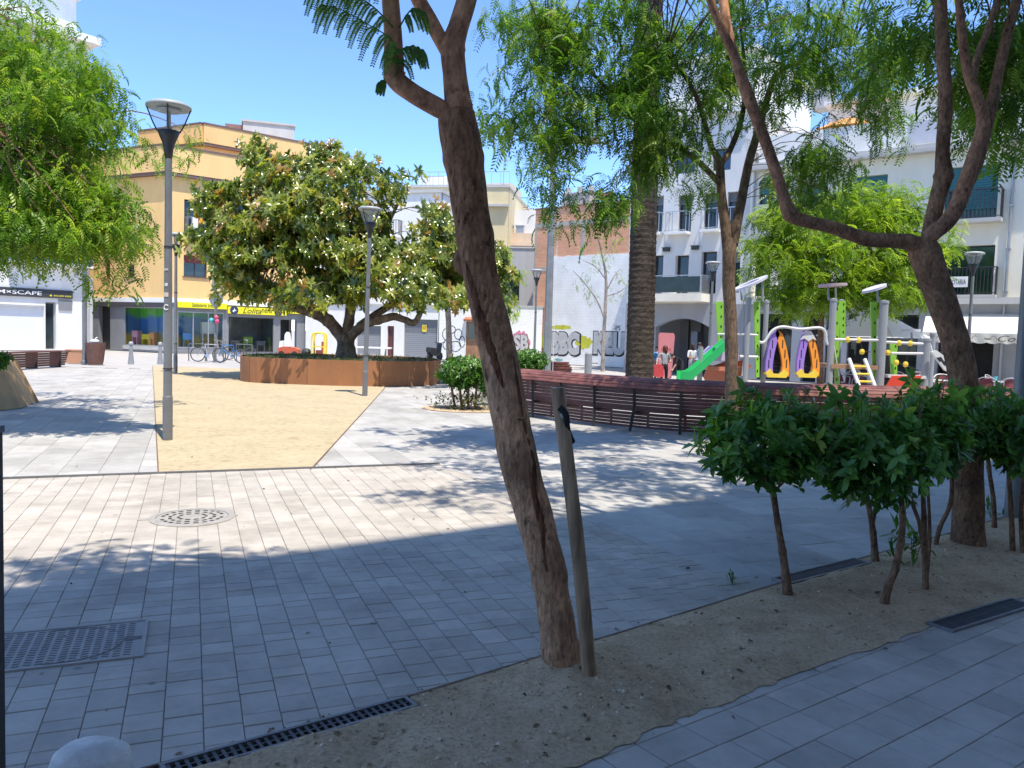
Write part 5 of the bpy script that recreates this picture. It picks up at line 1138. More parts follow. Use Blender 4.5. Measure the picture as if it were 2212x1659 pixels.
for k, (o_, z_) in enumerate(prof):
    p0 = prof[max(k-1, 0)]; p1 = prof[min(k+1, len(prof)-1)]; nx, nz = -(p1[1]-p0[1]), (p1[0]-p0[0]); ln = math.hypot(nx, nz); nx, nz = nx/ln, nz/ln
    for s0 in np.arange(0, Lb-.1, 2.55):
        mb = MB(); ss = np.linspace(s0+.006, min(s0+2.544, Lb), 12); vs = []; fs = []
        tx, tz = nz*.027, -nx*.027; qx, qz = nx*.011, nz*.011
        for s in ss:
            for (a, b_) in ((-1, -1), (1, -1), (1, 1), (-1, 1)): p = bench_at(s, o_+a*tx+b_*qx, z_+a*tz+b_*qz); vs.append((p[0]-bx, p[1]-by, p[2]))
        for i in range(11):
            for j in range(4): fs.append((i*4+j, i*4+(j+1) % 4, (i+1)*4+(j+1) % 4, (i+1)*4+j))
        fs += [(3, 2, 1, 0), (44, 45, 46, 47)]; mb.add(vs, fs); mb.build('top_slat', wood_t, rt)
for k, (o_, z_, h) in enumerate([(.07, .745, .059), (.04, .68, .059), (.02, .615, .059), (.0, .55, .059), (-.01, .485, .059), (-.03, .42, .059), (-.05, .365, .048)]+[(-.10-.075*i, .345-.004*i, .022) for i in range(6)]+[(-.10, .29, .054), (-.10, .23, .054), (-.11, .17, .054), (-.12, .11, .05), (-.12, .055, .045)]):
    mb = MB(); vs = []; fs = []; ss = np.arange(0, Lb, .3); flat = h < .03; w = .028 if flat else .011; hh = .011 if flat else h/2
    for s in ss:
        for (a, b_) in ((-1, -1), (1, -1), (1, 1), (-1, 1)): p = bench_at(s, o_+a*w, z_+b_*hh); vs.append((p[0]-bx, p[1]-by, p[2]))
    for i in range(len(ss)-1):
        for j in range(4): fs.append((i*4+j, i*4+(j+1) % 4, (i+1)*4+(j+1) % 4, (i+1)*4+j))
    mb.add(vs, fs); mb.build('seat_slat' if flat else 'back_slat', wood_d, rt)
for i, s in enumerate(np.arange(.5, Lb, .85)):
    mb = MB(); pts = [(.07, .80), (.045, .62), (.03, .45), (.06, .33), (.10, .20), (.16, .0)] if i % 2 else [(.07, .80), (.045, .55), (.035, .30), (.03, .0)]
    pp = [bench_at(s, a+.03, z) for a, z in pts]
    for a, b_ in zip(pp[:-1], pp[1:]): mb.bar((a[0]-bx, a[1]-by, a[2]), (b_[0]-bx, b_[1]-by, b_[2]), .05, .016 if i % 2 else .03, up=(0, 1, 0))
    a, b_ = bench_at(s, .05, .36), bench_at(s, -.5, .325); mb.bar((a[0]-bx, a[1]-by, a[2]-.03), (b_[0]-bx, b_[1]-by, b_[2]-.03), .04); c = bench_at(s, -.5, 0); mb.bar((b_[0]-bx, b_[1]-by, b_[2]), (c[0]-bx, c[1]-by, 0), .04)
    mb.build('support', M('bench_black_iron', (.025, .024, .024), .6, .15), rt)
# distant piece of the same bench ring
g = P(1203, 797, 27); rt = thing('slatted_stool', 'short red slatted seat on a tapering base near the graffiti wall', 'bench', (g[0], g[1], 0)); mb = MB()
for k in range(5): mb.lathe([(.45+.06*math.sin(k*.9+.4), .42+k*.08), (.47+.06*math.sin(k*.9+.6), .48+k*.08)], 22)
mb.build('slats', wood_t, rt); mb = MB(); mb.lathe([(.28, 0), (.36, .42)], 16); mb.build('base', M('bench_base_tan', (.2, .15, .11), .8, .15), rt)

# ================================================================== PLAYGROUND
YP = 19.0
lime = M('lime_green_panel', (.24, .52, .06), .4, .05); postm = M('play_post_grey', (.29, .30, .315), .45, .05); white2 = M('white_bar', (.62, .62, .62), .4, .04)
purple = M('purple_panel', (.33, .20, .62), .45, .05); orng = M('orange_panel', (.85, .30, .04), .45, .05); yelc = M('yellow_clamp', (.80, .58, .06), .45, .05); redp = M('red_panel', (.65, .06, .03), .45, .06); netm = M('black_net', (.02, .02, .022), .8, .2); slideg = M('green_slide_plastic', (.03, .45, .13), .3, .05); salmon = M('salmon_panel', (.55, .20, .13), .5, .08)
o0 = P(1800, 860, YP); o0[2] = 0
rt = thing('play_frame', 'grey and lime climbing frame with bars, ropes and two leaf-shaped hoops behind the bench', 'playground', (o0[0], o0[1], 0))
def pp(u, v, dy=0.0): p = P(u, v, YP+dy); return (p[0]-o0[0], p[1]-o0[1], p[2])
def gp(u, dy=0.0): p = P(u, 860, YP+dy); return (p[0]-o0[0], p[1]-o0[1], 0.0)
for u, vt, r, dy in ((1607, 646, .07, 0), (1646, 652, .06, .3), (1789, 648, .078, 0), (1806, 650, .065, 1.2), (1898, 652, .098, 0), (1995, 734, .085, 0), (2007, 722, .065, 1.1)):
    b_ = gp(u, dy); tpt = pp(u, vt, dy); mb = MB(); mb.tube([b_, (b_[0], b_[1], tpt[2])], r, 14); p_ = mb.build('post', postm, rt); mb = MB(); mb.lathe([(r*1.12, tpt[2]-.03), (r*1.1, tpt[2]+.03), (0, tpt[2]+.05)], 14, c=(b_[0], b_[1], 0), cap=False); mb.build('post_cap', postm, p_)
for u0, u1, v0, v1, w, dy in ((1545, 1562, 652, 780, .35, .5), (1628, 1641, 652, 815, .6, .1), (1799, 1812, 652, 835, .5, .2), (1880, 1893, 652, 835, .42, .2), (1922, 1938, 740, 835, .7, .9), (1808, 1826, 650, 740, .5, 1.0)):
    a, b_ = pp(u0, v0, dy), pp(u1, v0, dy); c, d = pp(u1-(u1-u0)*.1, v1, dy), pp(u1-(u1-u0)*(.1+w), v1, dy)
    mb = MB(); mb.prism([(a[0], a[2]), (b_[0], b_[2]), (c[0], c[2]), (d[0], d[2])], 'y', a[1]-.03, a[1]+.03); pn = mb.build('lime_panel', lime, rt)
    mb = MB()
    for k in range(6): t_ = (k+.5)/6; x = (b_[0]*(1-t_)+c[0]*t_)-.05; z = b_[2]*(1-t_)+c[2]*t_; mb.box(x-.015, x+.015, a[1]-.036, a[1]-.031, z-.03, z+.03)
    mb.build('panel_slots', netm, pn)
# bars
def bar_px(pts, r, mat, name, dys=None, smooth=True):
    q = [pp(u, v, (dys[i] if dys else 0)) for i, (u, v) in enumerate(pts)]
    mb = MB(); q = catmull(q, 5) if smooth else q; mb.tube(q, r, 8); return mb.build(name, mat, rt)
bar_px([(1640, 739), (1652, 738), (1668, 715), (1690, 706), (1728, 711), (1768, 708), (1782, 716), (1786, 740), (1790, 744)], .034, white2, 'overhead_bar')
for pts in (([(1550, 722), (1609, 722), (1637, 724)]), ([(1598, 770), (1637, 771)]), ([(1790, 733), (1897, 735)]), ([(1897, 738), (1996, 743)]), ([(1925, 763), (1996, 764)])): bar_px(pts, .032 if len(pts) == 2 else .024, white2, 'bar', smooth=False)
for uu, vv in ((1831, 734), (1855, 735), (1942, 741), (1966, 742), (1862, 760), (1918, 762), (1936, 783), (1956, 787)):
    x, y, z = pp(uu, vv); mb = MB(); mb.lathe([(.0, -.07), (.05, -.05), (.062, .0), (.05, .05), (0, .07)], 10, c=(x, y-.0, z), cap=False); mb.build('grip', yelc, rt)
for a, b_ in (((1800, 736), (1812, 812)), ((1860, 736), (1862, 800)), ((1880, 760), (1862, 760)), ((1936, 783), (1985, 800)), ((1942, 743), (1936, 783)), ((1966, 743), (1956, 787)), ((1612, 735), (1604, 812))):
    bar_px([a, b_], .012 if a[0] != 1612 else .03, netm if a[0] not in (1612, 1800) else white2, 'rope', smooth=False)
# leaf-shaped hoops: each arc a coloured curved plate, with a net between
for u0, u1, wv in ((1649, 1703, 0), (1716, 1768, 1)):
    um = (u0+u1)/2+2; vt, vb = 714, 813
    def arcpts(side):
        out = []
        for t in np.linspace(0, 1, 15):
            w = (u1-u0)/2*math.sin(math.pi*(.16+.84*t)*.5)**.85 if t > 0 else 2
            out.append((um+side*w*(1-.10*max(0, t-.75)/.25), vt+(vb-vt)*t))
        return out
    for side, mt in ((-1, purple), (1, orng)):
        mb = MB(); A_ = [pp(u, v, .1) for u, v in arcpts(side)]; wdt = .17; vs = []; fs = []
        for i, p in enumerate(A_):
            k = 1 if i else .25; ww = wdt*k; e = -side
            for dx_, dy_ in ((0, -.06), (e*ww, -.06), (e*ww, .06), (0, .06)): vs.append((p[0]+dx_, p[1]+dy_, p[2]))
        for i in range(len(A_)-1):
            for j in range(4): fs.append((i*4+j, i*4+(j+1) % 4, (i+1)*4+(j+1) % 4, (i+1)*4+j))
        fs += [(0, 1, 2, 3), tuple(len(vs)-4+j for j in (3, 2, 1, 0))]; mb.add(vs, fs); hp_ = mb.build('purple_arc' if side < 0 else 'orange_arc', mt, rt)
        mb = MB()
        for i in (4, 7, 10): p = A_[i]; mb.box(p[0]-side*.07-.012, p[0]-side*.07+.012, p[1]-.064, p[1]-.061, p[2]-.11, p[2]+.09)
        mb.build('arc_slots', netm, hp_)
    mb = MB(); l_, r_ = [pp(u, v, .1) for u, v in arcpts(-1)], [pp(u, v, .1) for u, v in arcpts(1)]
    for i in range(1, 12):
        mb.bar((l_[i][0]+.1, l_[i][1]+.05, l_[i][2]), (r_[i][0]-.1, r_[i][1]+.05, r_[i][2]), .02)
    for k in range(1, 10):
        t = k/10; pts = [((l_[i][0]+.1)*(1-t)+(r_[i][0]-.1)*t, l_[i][1]+.05, l_[i][2]) for i in range(0, 12)]; mb.tube(pts, .011, 4, cap=False)
    for i in range(1, 11): mb.quad((l_[i][0]+.12, l_[i][1]+.075, l_[i][2]), (r_[i][0]-.12, r_[i][1]+.075, r_[i][2]), (r_[i+1][0]-.12, r_[i][1]+.075, r_[i+1][2]), (l_[i+1][0]+.12, l_[i][1]+.075, l_[i+1][2]))
    mb.build('net', netm, rt)
    a, b_ = pp(u0+2, 805, .1), pp(u1-2, 816, .1); mb = MB(); mb.prism([(a[0], a[2]), (a[0]+.12, a[2]+.1), (a[0]+.2, a[2]-.02), (b_[0]-.2, a[2]-.02), (b_[0]-.12, a[2]+.1), (b_[0], a[2]), (b_[0]-.06, b_[2]), (a[0]+.06, b_[2])], 'y', a[1]-.09, a[1]+.09); mb.build('yellow_foot', yelc, rt)
    if wv: x, y, z = pp(um, 722, .1); mb = MB(); mb.prism([(x-.19, z-.14), (x-.05, z+.08), (x+.06, z+.08), (x+.2, z-.14), (x+.1, z-.1), (x+.02, z-.17), (x-.09, z-.1)], 'y', y-.08, y-.062); mb.build('white_cap', white2, rt)
# shade discs on top
def disc(u0, v0, u1, v1, dy, mat, hole=False, rY=.45):
    a, b_ = np.array(pp(u0, v0, dy)), np.array(pp(u1, v1, dy)); c = (a+b_)/2; h = (b_-a)/2; mb = MB(); n = 26; vs = []; fs = []
    rings = [(1, 0), (1, .06), (.55 if hole else .0, .06), (.55 if hole else .0, 0)]
    for rr, zz in rings:
        for k in range(n): t = 2*math.pi*k/n; vs.append((c[0]+h[0]*rr*math.cos(t), c[1]+rY*rr*math.sin(t), c[2]+h[2]*rr*math.cos(t)+zz))
    for i in range(4):
        for k in range(n): fs.append((i*n+k, i*n+(k+1) % n, ((i+1) % 4)*n+(k+1) % n, ((i+1) % 4)*n+k))
    mb.add(vs, fs); o = mb.build('shade_disc', mat, rt); return o
disc(1585, 632, 1653, 600, .3, M('pale_lilac_disc', (.58, .56, .62), .5, .05), True, .7); disc(1770, 620, 1826, 618, .4, M('pink_grey_disc', (.45, .34, .36), .5, .05)); disc(1868, 634, 1908, 618, .3, M('pale_lilac_disc', (.58, .56, .62), .5, .05)); disc(1952, 716, 1984, 717, .3, M('pale_lilac_disc', (.58, .56, .62), .5, .05), False, .3)
for u, v0, v1, dy in ((1602, 648, 624, .1), (1648, 652, 608, .3), (1790, 648, 620, .2), (1806, 650, 621, 1.2), (1896, 652, 625, .1), (1970, 740, 718, .3)): bar_px([(u, v0), (u-1, v1)], .025, postm, 'disc_stem', [dy, .3], False)
# ladder and platform
for (a, b_) in (((1834, 775), (1858, 840)), ((1868, 776), (1892, 840))): bar_px([a, b_], .045, white2, 'ladder_rail', [-.1, -.6], False)
for k in range(3): t = .25+.25*k; bar_px([(1834+24*t, 775+65*t), (1868+24*t, 776+65*t)], .025, yelc, 'rung', [-.1-.5*t]*2, False)
mb = MB(); a, b_ = pp(1792, 790), pp(1893, 794); mb.box(a[0], b_[0], a[1]-.1, a[1]+1.1, b_[2]-.05, b_[2]+.05); mb.build('platform', M('brown_platform', (.32, .18, .11), .6, .1), rt)
mb = MB(); a, b_ = pp(1915, 812), pp(1996, 816); mb.box(a[0], b_[0], a[1]-.1, a[1]+.3, b_[2]-.02, b_[2]+.05); mb.build('step_board', white2, rt)
mb = MB(); q = [pp(1928, 812, -.15), pp(1990, 812, -.15), pp(1975, 835, -.15), pp(1915, 835, -.15)]; mb.prism([(p[0], p[2]) for p in q], 'y', q[0][1]-.05, q[0][1]+.05); mb.build('red_board', redp, rt)
mb = MB(); q = [pp(2010, 760, -.2), pp(2022, 757, -.2), pp(2067, 790, -.2), pp(2066, 810, -.2), pp(2040, 800, -.2)]; mb.prism([(p[0], p[2]) for p in q], 'y', q[0][1]-.04, q[0][1]+.04); pk = mb.build('climbing_board', white2, rt)
mb = MB()
for t in (.25, .5, .75): x = pp(2018+44*t, 766+34*t, -.2); mb.prism([(x[0]-.09, x[2]+.02), (x[0]+.02, x[2]+.04), (x[0]+.09, x[2]-.06), (x[0]-.02, x[2]-.07)], 'y', x[1]-.046, x[1]-.042)
mb.build('hand_holes', netm, pk)
bar_px([(2008, 745), (2012, 760)], .04, white2, 'bar', smooth=False)
# slide tower
o1 = gp(1545); st = thing('slide', 'bright green plastic slide with a purple roof and salmon side panels', 'slide', (o0[0]+o1[0], o0[1]+o1[1], 0))
def sp(u, v, dy=0.0): p = pp(u, v, dy); return (p[0]-o1[0], p[1]-o1[1], p[2])
mb = MB(); q0, q1, q2, q3 = sp(1484, 822, -.2), sp(1505, 806, -.2), sp(1548, 768, -.1), sp(1566, 752, 0)
path = catmull([(q0[0]-.2, q0[1], q0[2]-.02), q0, q1, q2, q3], 4); vs = []; fs = []
prof = [(-.27, .24), (-.25, .0), (.25, .0), (.27, .24), (.24, .24), (.21, .05), (-.21, .05), (-.24, .24)]
for p in path:
    for (y, z) in prof: vs.append((p[0], p[1]+y, p[2]+z))
n = len(prof)
for i in range(len(path)-1):
    for j in range(n): fs.append((i*n+j, i*n+(j+1) % n, (i+1)*n+(j+1) % n, (i+1)*n+j))
mb.add(vs, fs); mb.build('chute', slideg, st, smooth=False)
mb = MB(); q = [sp(1520, 815, .3), sp(1528, 795, .3), sp(1570, 780, .3), sp(1585, 800, .3), sp(1585, 835, .3), sp(1530, 835, .3)]; mb.prism([(p[0], p[2]) for p in q], 'y', q[0][1], q[0][1]+.06); mb.build('side_panel', salmon, st)
mb = MB(); q = [sp(1510, 778, .6), sp(1540, 748, .6), sp(1575, 748, .6), sp(1590, 778, .6)]; mb.prism([(p[0], p[2]) for p in q], 'y', q[0][1]-.5, q[0][1]+.5); mb.build('roof', M('pale_purple_roof', (.50, .42, .62), .5, .05), st)
mb = MB(); q = [sp(1570, 752, .5), sp(1592, 770, .5), sp(1622, 790, .5), sp(1605, 812, .5), sp(1575, 812, .5)]; mb.prism([(p[0], p[2]) for p in q], 'y', q[0][1]-.05, q[0][1]+.05); mb.build('orange_panel', M('rust_orange_panel', (.5, .14, .05), .5, .06), st)
mb = MB(); a = sp(1510, 800, 1.0); b_ = sp(1588, 800, 1.0); mb.box(a[0], b_[0], a[1]-.9, a[1], .95, 1.05); mb.build('deck', salmon, st)
for u in (1512, 1588):
    for dy in (.1, 1.0): x = sp(u, 800, dy); mb = MB(); mb.tube([(x[0], x[1], 0), (x[0], x[1], 1.5)], .06, 10); mb.build('post', postm, st)
mb = MB(); a = o1; mb.box(-.4, 9.5, 1.8, 3.0, .0, .03) ; tag(mb.build('rubber_play_surface', M('dark_rubber', (.07, .07, .075), .9, .15), None), kind='structure').location = (o0[0]+o1[0], o0[1]+o1[1], 0)

# ================================================================== CAFE TERRACE
chairf = M('chair_white_metal', (.55, .55, .55), .35, .05, metal=.4); weave = M('burgundy_weave', (.22, .05, .06), .7, .2, 30)
def make_chair():
    t = thing('cafe_chair', 'chair', 'chair', (0, 0, 0)); mb = MB()
    mb.lathe([(.22, .44), (.225, .455), (.2, .47), (0, .472)], 16, cap=False); mb.build('seat', weave, t)
    mb = MB(); n = 11; vs = []; fs = []
    for i in range(n):
        a = math.pi*(.12+.76*i/(n-1)); x, y = .24*math.cos(a), .2*math.sin(a); h = .47+.32*math.sin(math.pi*i/(n-1))**.5
        vs += [(x, y, .50), (x*1.05, y*1.12, h+.06), (x*.96, y*.93, .50), (x*1.01, y*1.05, h+.06)]
    for i in range(n-1): o = 4*i; fs += [(o, o+4, o+5, o+1), (o+2, o+3, o+7, o+6), (o+1, o+5, o+7, o+3)]
    mb.add(vs, fs); mb.build('backrest', weave, t)
    for s in (-1, 1):
        mb = MB(); mb.tube(catmull([(s*.19, -.19, 0), (s*.2, -.19, .42), (s*.25, -.16, .66), (s*.27, .0, .68), (s*.22, .13, .80)], 4), .013, 6); mb.build('front_leg', chairf, t)
        mb = MB(); mb.tube([(s*.2, .24, 0), (s*.18, .17, .44), (s*.2, .2, .84)], .013, 6); mb.build('rear_leg', chairf, t)
    mb = MB(); mb.tube(catmull([(.22, .14, .78), (.14, .22, .86), (0, .25, .88), (-.14, .22, .86), (-.22, .14, .78)], 4), .014, 6); mb.build('top_rail', chairf, t); return t
def make_table():
    t = thing('cafe_table', 'table', 'table', (0, 0, 0)); mb = MB(); mb.lathe([(.33, .715), (.35, .72), (.35, .735), (0, .737)], 22, cap=False); mb.lathe([(.33, .715), (0, .714)], 22, cap=False); mb.build('top', white2, t)
    mb = MB(); mb.tube([(0, 0, .05), (0, 0, .714)], .03, 8); mb.lathe([(.22, 0), (.22, .02), (.04, .06)], 16); mb.build('pedestal', chairf, t); return t
c0_ = make_chair(); first = True
chs = [(2008, 22.5, 30, 'burgundy woven café chair nearest the white climbing board'), (2038, 23.4, -20, 'burgundy woven café chair left of the right hand trunk'), (2128, 22.4, 165, 'burgundy woven café chair just right of the thick trunk'), (2172, 22.3, 190, 'rightmost burgundy café chair beside the dark lamp pole'), (2150, 24.2, 40, 'burgundy café chair in the second row between the two front ones'),
       (1815, 25.0, 20, 'woven café chair seen through the left bay of the play frame'), (1838, 25.4, -60, 'woven café chair behind the ladder of the play frame'), (1868, 25.0, 80, 'woven café chair seen right of the ladder'), (1948, 24.6, 10, 'woven café chair seen under the rope bay of the play frame'), (1978, 24.9, -40, 'woven café chair by the grey end post of the play frame')]
for i, (u, Y, rz, lab) in enumerate(chs):
    p = P(u, 800, Y); c = c0_ if i == 0 else dup(c0_); c.location = (p[0], p[1], 0); c.rotation_euler = (0, 0, R(rz)); c['label'] = lab; c['group'] = 'café terrace chairs'
t0 = make_table()
for i, (u, Y, lab) in enumerate(((2024, 23.0, 'round white café table left of the thick trunk'), (2150, 23.2, 'round white café table right of the thick trunk'), (1850, 25.6, 'round white café table behind the ladder'), (1962, 25.2, 'round white café table behind the rope bay'))):
    p = P(u, 800, Y); c = t0 if i == 0 else dup(t0); c.location = (p[0], p[1], 0); c['label'] = lab; c['group'] = 'café terrace tables'
for u, Y, z, lab in ((2152, 23.2, .737, 'small turquoise glass on the right hand café table'),):
    p = P(u, 800, Y); t = thing('glass', lab, 'glass', (p[0], p[1], z)); mb = MB(); mb.lathe([(.035, 0), (.045, .14), (.04, .14), (.03, .01)], 12, cap=False); mb.build('tumbler', M('turquoise_balloon', (.1, .5, .55), .3, .05), t)
g = P(1438, 770, 28.2); t = thing('pink_board', 'upright pink padded board leaning behind the people at the porch', 'board', (g[0], g[1], 0)); z0, z1 = P(1438, 775, 28.2)[2], P(1438, 719, 28.2)[2]; w = 17/1718*28.2
mb = MB(); mb.prism([(-w*.85, .3), (-w*1.02, z1-.1), (-w*.85, z1), (w*.85, z1), (w*1.02, z1-.1), (w*.8, .3)], 'y', -.05, .05); mb.build('panel', M('pink_foam', (.62, .22, .24), .8, .08), t)
mb = MB(); mb.bar((-w*.5, .1, .3), (-w*.5, .5, 0), .05); mb.bar((w*.5, .1, .3), (w*.5, .5, 0), .05); mb.bar((-w*.5, 0, .31), (-w*.5, .0, 0), .05); mb.bar((w*.5, 0, .31), (w*.5, .0, 0), .05); mb.build('feet', ironw, t)
mb = MB()
for k in range(5): x = -w*.5+k*w*.25; mb.box(x-.03, x+.03, -.056, -.051, z1-.62+.02*(k % 2), z1-.54)
mb.build('raised_lettering', M('dull_pink', (.5, .12, .14), .8, .05), t)

# ================================================================== PEOPLE
skin = M('skin', (.42, .24, .17), .6, .06)
def person(label, loc, rz, h, J, top, bottom, hair, shoe, group='people by the porch', hair_r=1.0, long_hair=False):
    """one skinned body: J overrides joint positions (in a 1.7 m figure, facing -Y)"""
    K = {'pel': (0, 0, .95), 'wai': (0, .0, 1.08), 'che': (0, .01, 1.28), 'nec': (0, .0, 1.45), 'hea': (0, -.015, 1.55), 'top': (0, -.01, 1.67)}
    for s, n in ((-1, 'l'), (1, 'r')):
        K.update({'sho'+n: (s*.17, .01, 1.38), 'elb'+n: (s*.22, .03, 1.11), 'wri'+n: (s*.23, -.04, .88), 'hip'+n: (s*.09, 0, .90), 'kne'+n: (s*.10, -.02, .50), 'ank'+n: (s*.10, .02, .09), 'toe'+n: (s*.11, -.13, .03)})
    K.update(J); E = [('pel', 'wai'), ('wai', 'che'), ('che', 'nec'), ('nec', 'hea'), ('hea', 'top')]
    for n in 'lr': E += [('che', 'sho'+n), ('sho'+n, 'elb'+n), ('elb'+n, 'wri'+n), ('pel', 'hip'+n), ('hip'+n, 'kne'+n), ('kne'+n, 'ank'+n), ('ank'+n, 'toe'+n)]
    RAD = {'pel': (.145, .11), 'wai': (.125, .095), 'che': (.15, .11), 'nec': (.05, .05), 'hea': (.075, .09), 'top': (.055, .06), 'sho': (.06, .06), 'elb': (.042, .042), 'wri': (.028, .03), 'hip': (.085, .09), 'kne': (.058, .06), 'ank': (.042, .045), 'toe': (.04, .03)}
    names = list(K); me = bpy.data.meshes.new('figure'); s = h/1.7
    me.from_pydata([tuple(c*s for c in K[n]) for n in names], [(names.index(a), names.index(b_)) for a, b_ in E], []); ob = bpy.data.objects.new('figure', me); col.objects.link(ob)
    ob.modifiers.new('Skin', 'SKIN')
    if not me.skin_vertices: 
        bm = bmesh.new(); bm.from_mesh(me); bm.verts.layers.skin.verify(); bm.to_mesh(me); bm.free()
    for i, n in enumerate(names):
        r = RAD[n[:3]]; sv = me.skin_vertices[0].data[i]; sv.radius = (r[0]*s, r[1]*s); sv.use_root = (n == 'pel')
    sd = ob.modifiers.new('Sub', 'SUBSURF'); sd.levels = 2; sd.render_levels = 2
    dg = bpy.context.evaluated_depsgraph_get(); m2 = bpy.data.meshes.new_from_object(ob.evaluated_get(dg)); bpy.data.objects.remove(ob)
    # nose, ears and five fingers a side join the same body mesh
    ex = MB(); hd = Vector(K['hea'])*s; hz = hd+Vector((0, -.085*s, .0)); ex.lathe([(.0, .03*s), (.012*s, .0), (.018*s, -.02*s), (0, -.025*s)], 6, c=tuple(hz), cap=False)
    for n in 'lr':
        w = Vector(K['wri'+n])*s; e = Vector(K['elb'+n])*s; d = (w-e).normalized(); sd_ = d.cross(Vector((0, 1, 0))).normalized(); up = sd_.cross(d)
        ex.tube([w-d*.02*s, w+d*.04*s, w+d*.09*s], [.026*s, .036*s, .03*s], 8)
        for k in range(4):
            o = up*((k-1.5)*.017*s); ln = (.07, .08, .075, .06)[k]*s; ex.tube([w+d*.08*s+o, w+d*(.08*s+ln*.55)+o*1.1+sd_*.006*s, w+d*(.08*s+ln)+o*1.1-sd_*.012*s], [.009*s, .008*s, .006*s], 6)
        ex.tube([w+d*.03*s-up*.03*s, w+d*.065*s-up*.055*s, w+d*.095*s-up*.06*s], [.011*s, .010*s, .007*s], 6)
        sg = -1 if n == 'l' else 1; ex.lathe([(0, .03*s), (.014*s, .015*s), (.014*s, -.015*s), (0, -.03*s)], 6, c=(hd.x+sg*.082*s, hd.y+.01*s, hd.z), cap=False)
    bm = bmesh.new(); bm.from_mesh(m2); nv = len(bm.faces)
    vv = [bm.verts.new(v) for v in ex.v]
    for fc in ex.f:
        try: bm.faces.new([vv[i] for i in fc])
        except ValueError: pass
    bm.to_mesh(m2); bm.free(); m2.materials.clear()
    for mt in (skin, top, bottom, shoe): m2.materials.append(mt)
    jp = {n: np.array(K[n])*s for n in names}
    def segd(p, a, b_): ab = b_-a; t = np.clip((p-a) @ ab/(ab @ ab), 0, 1); return np.linalg.norm(p-a-ab*t), t
    for k, pl in enumerate(m2.polygons):
        pl.use_smooth = True
        c = np.array(pl.center); best = min(((segd(c, jp[a], jp[b_]), a, b_) for a, b_ in E), key=lambda q: q[0][0]); (dist, t), a, b_ = best
        if k >= nv: mi = 0
        elif b_ in ('hea', 'top') or (b_ == 'nec' and t > .75) or (b_[:3] == 'wri'): mi = 0
        elif b_[:3] == 'toe' or (b_[:3] == 'ank' and t > .93): mi = 3
        elif b_[:3] in ('hip', 'kne', 'ank') or (a == 'pel' and t < .35): mi = 2
        else: mi = 1
        pl.material_index = mi
    t = thing('person', label, 'person', loc, rz, group); m2.name = 'body'; o = bpy.data.objects.new('body', m2); col.objects.link(o); o.parent = t
    mb = MB(); hc = (K['hea'][0]*s, K['hea'][1]*s+.025*s, K['hea'][2]*s+.045*s); pr = [(.098, -.02), (.103, .03), (.085, .08), (.05, .11), (0, .12)]
    if long_hair: pr = [(.05, -.24), (.085, -.2), (.095, -.1)]+pr
    mb.lathe([(a*s, z*s) for a, z in pr], 14, c=hc, cap=False); mb.build('hair', hair, t, smooth=True)
    mb = MB()
    for sg in (-1, 1): mb.lathe([(0, .011*s), (.011*s, 0), (0, -.011*s)], 6, c=((K['hea'][0]+sg*.03)*s, (K['hea'][1]-.078)*s, (K['hea'][2]+.012)*s), cap=False)
    mb.box((K['hea'][0]-.024)*s, (K['hea'][0]+.024)*s, (K['hea'][1]-.083)*s, (K['hea'][1]-.075)*s, (K['hea'][2]-.052)*s, (K['hea'][2]-.044)*s); mb.build('face_features', M('dark_features', (.05, .025, .02), .5, .05), t); return t
dhair = M('dark_hair', (.02, .014, .012), .6, .2); rhair = M('auburn_hair', (.10, .025, .015), .6, .2); blk = M('black_cloth', (.018, .018, .02), .9, .1); wht = M('white_top', (.62, .62, .62), .9, .06); gryc = M('grey_top', (.30, .32, .36), .9, .1, 20); shoe = M('dark_shoe', (.03, .03, .03), .6, .1); redc = M('red_cloth', (.55, .06, .07), .85, .15, 8); sk = M('blue_cloth', (.10, .30, .5), .85, .1)
def at(u, Y): p = P(u, 780, Y); return (p[0], p[1], 0)
person('person in a pale grey top and black trousers standing by the palm, looking up', at(1435, 26.6), R(15), 1.46, {'hea': (.02, -.03, 1.55), 'top': (.03, .0, 1.67), 'elbr': (.27, .0, 1.14), 'wrir': (.16, -.18, 1.10), 'elbl': (-.3, .02, 1.16), 'wril': (-.36, -.12, .98)}, gryc, blk, rhair, shoe, long_hair=True)
person('person in dark clothes bending forward beside the pink board', at(1470, 28.4), R(-60), 1.55, {'wai': (0, -.08, 1.05), 'che': (0, -.25, 1.15), 'nec': (0, -.42, 1.17), 'hea': (0, -.53, 1.15), 'top': (0, -.64, 1.12), 'shol': (-.17, -.33, 1.14), 'shor': (.17, -.33, 1.14), 'elbl': (-.19, -.4, .87), 'elbr': (.19, -.4, .87), 'wril': (-.16, -.52, .68), 'wrir': (.16, -.52, .68)}, blk, M('dark_shorts', (.03, .03, .04), .9, .1), dhair, shoe)
person('person with long dark hair in a white top and pale trousers by the porch', at(1495, 30.5), R(20), 1.55, {'elbl': (-.24, -.05, 1.12), 'wril': (-.1, -.2, 1.1)}, wht, M('pale_trousers', (.4, .4, .42), .9, .1), dhair, shoe, long_hair=True)
person('person in a light blue top turned sideways in the porch shade', at(1510, 30.2), R(80), 1.6, {'elbl': (-.22, -.1, 1.15), 'wril': (-.18, -.28, 1.2)}, sk, blk, dhair, shoe)
person('person in a turquoise top half hidden behind the palm trunk', at(1420, 28.6), R(40), 1.45, {}, sk, blk, dhair, shoe)
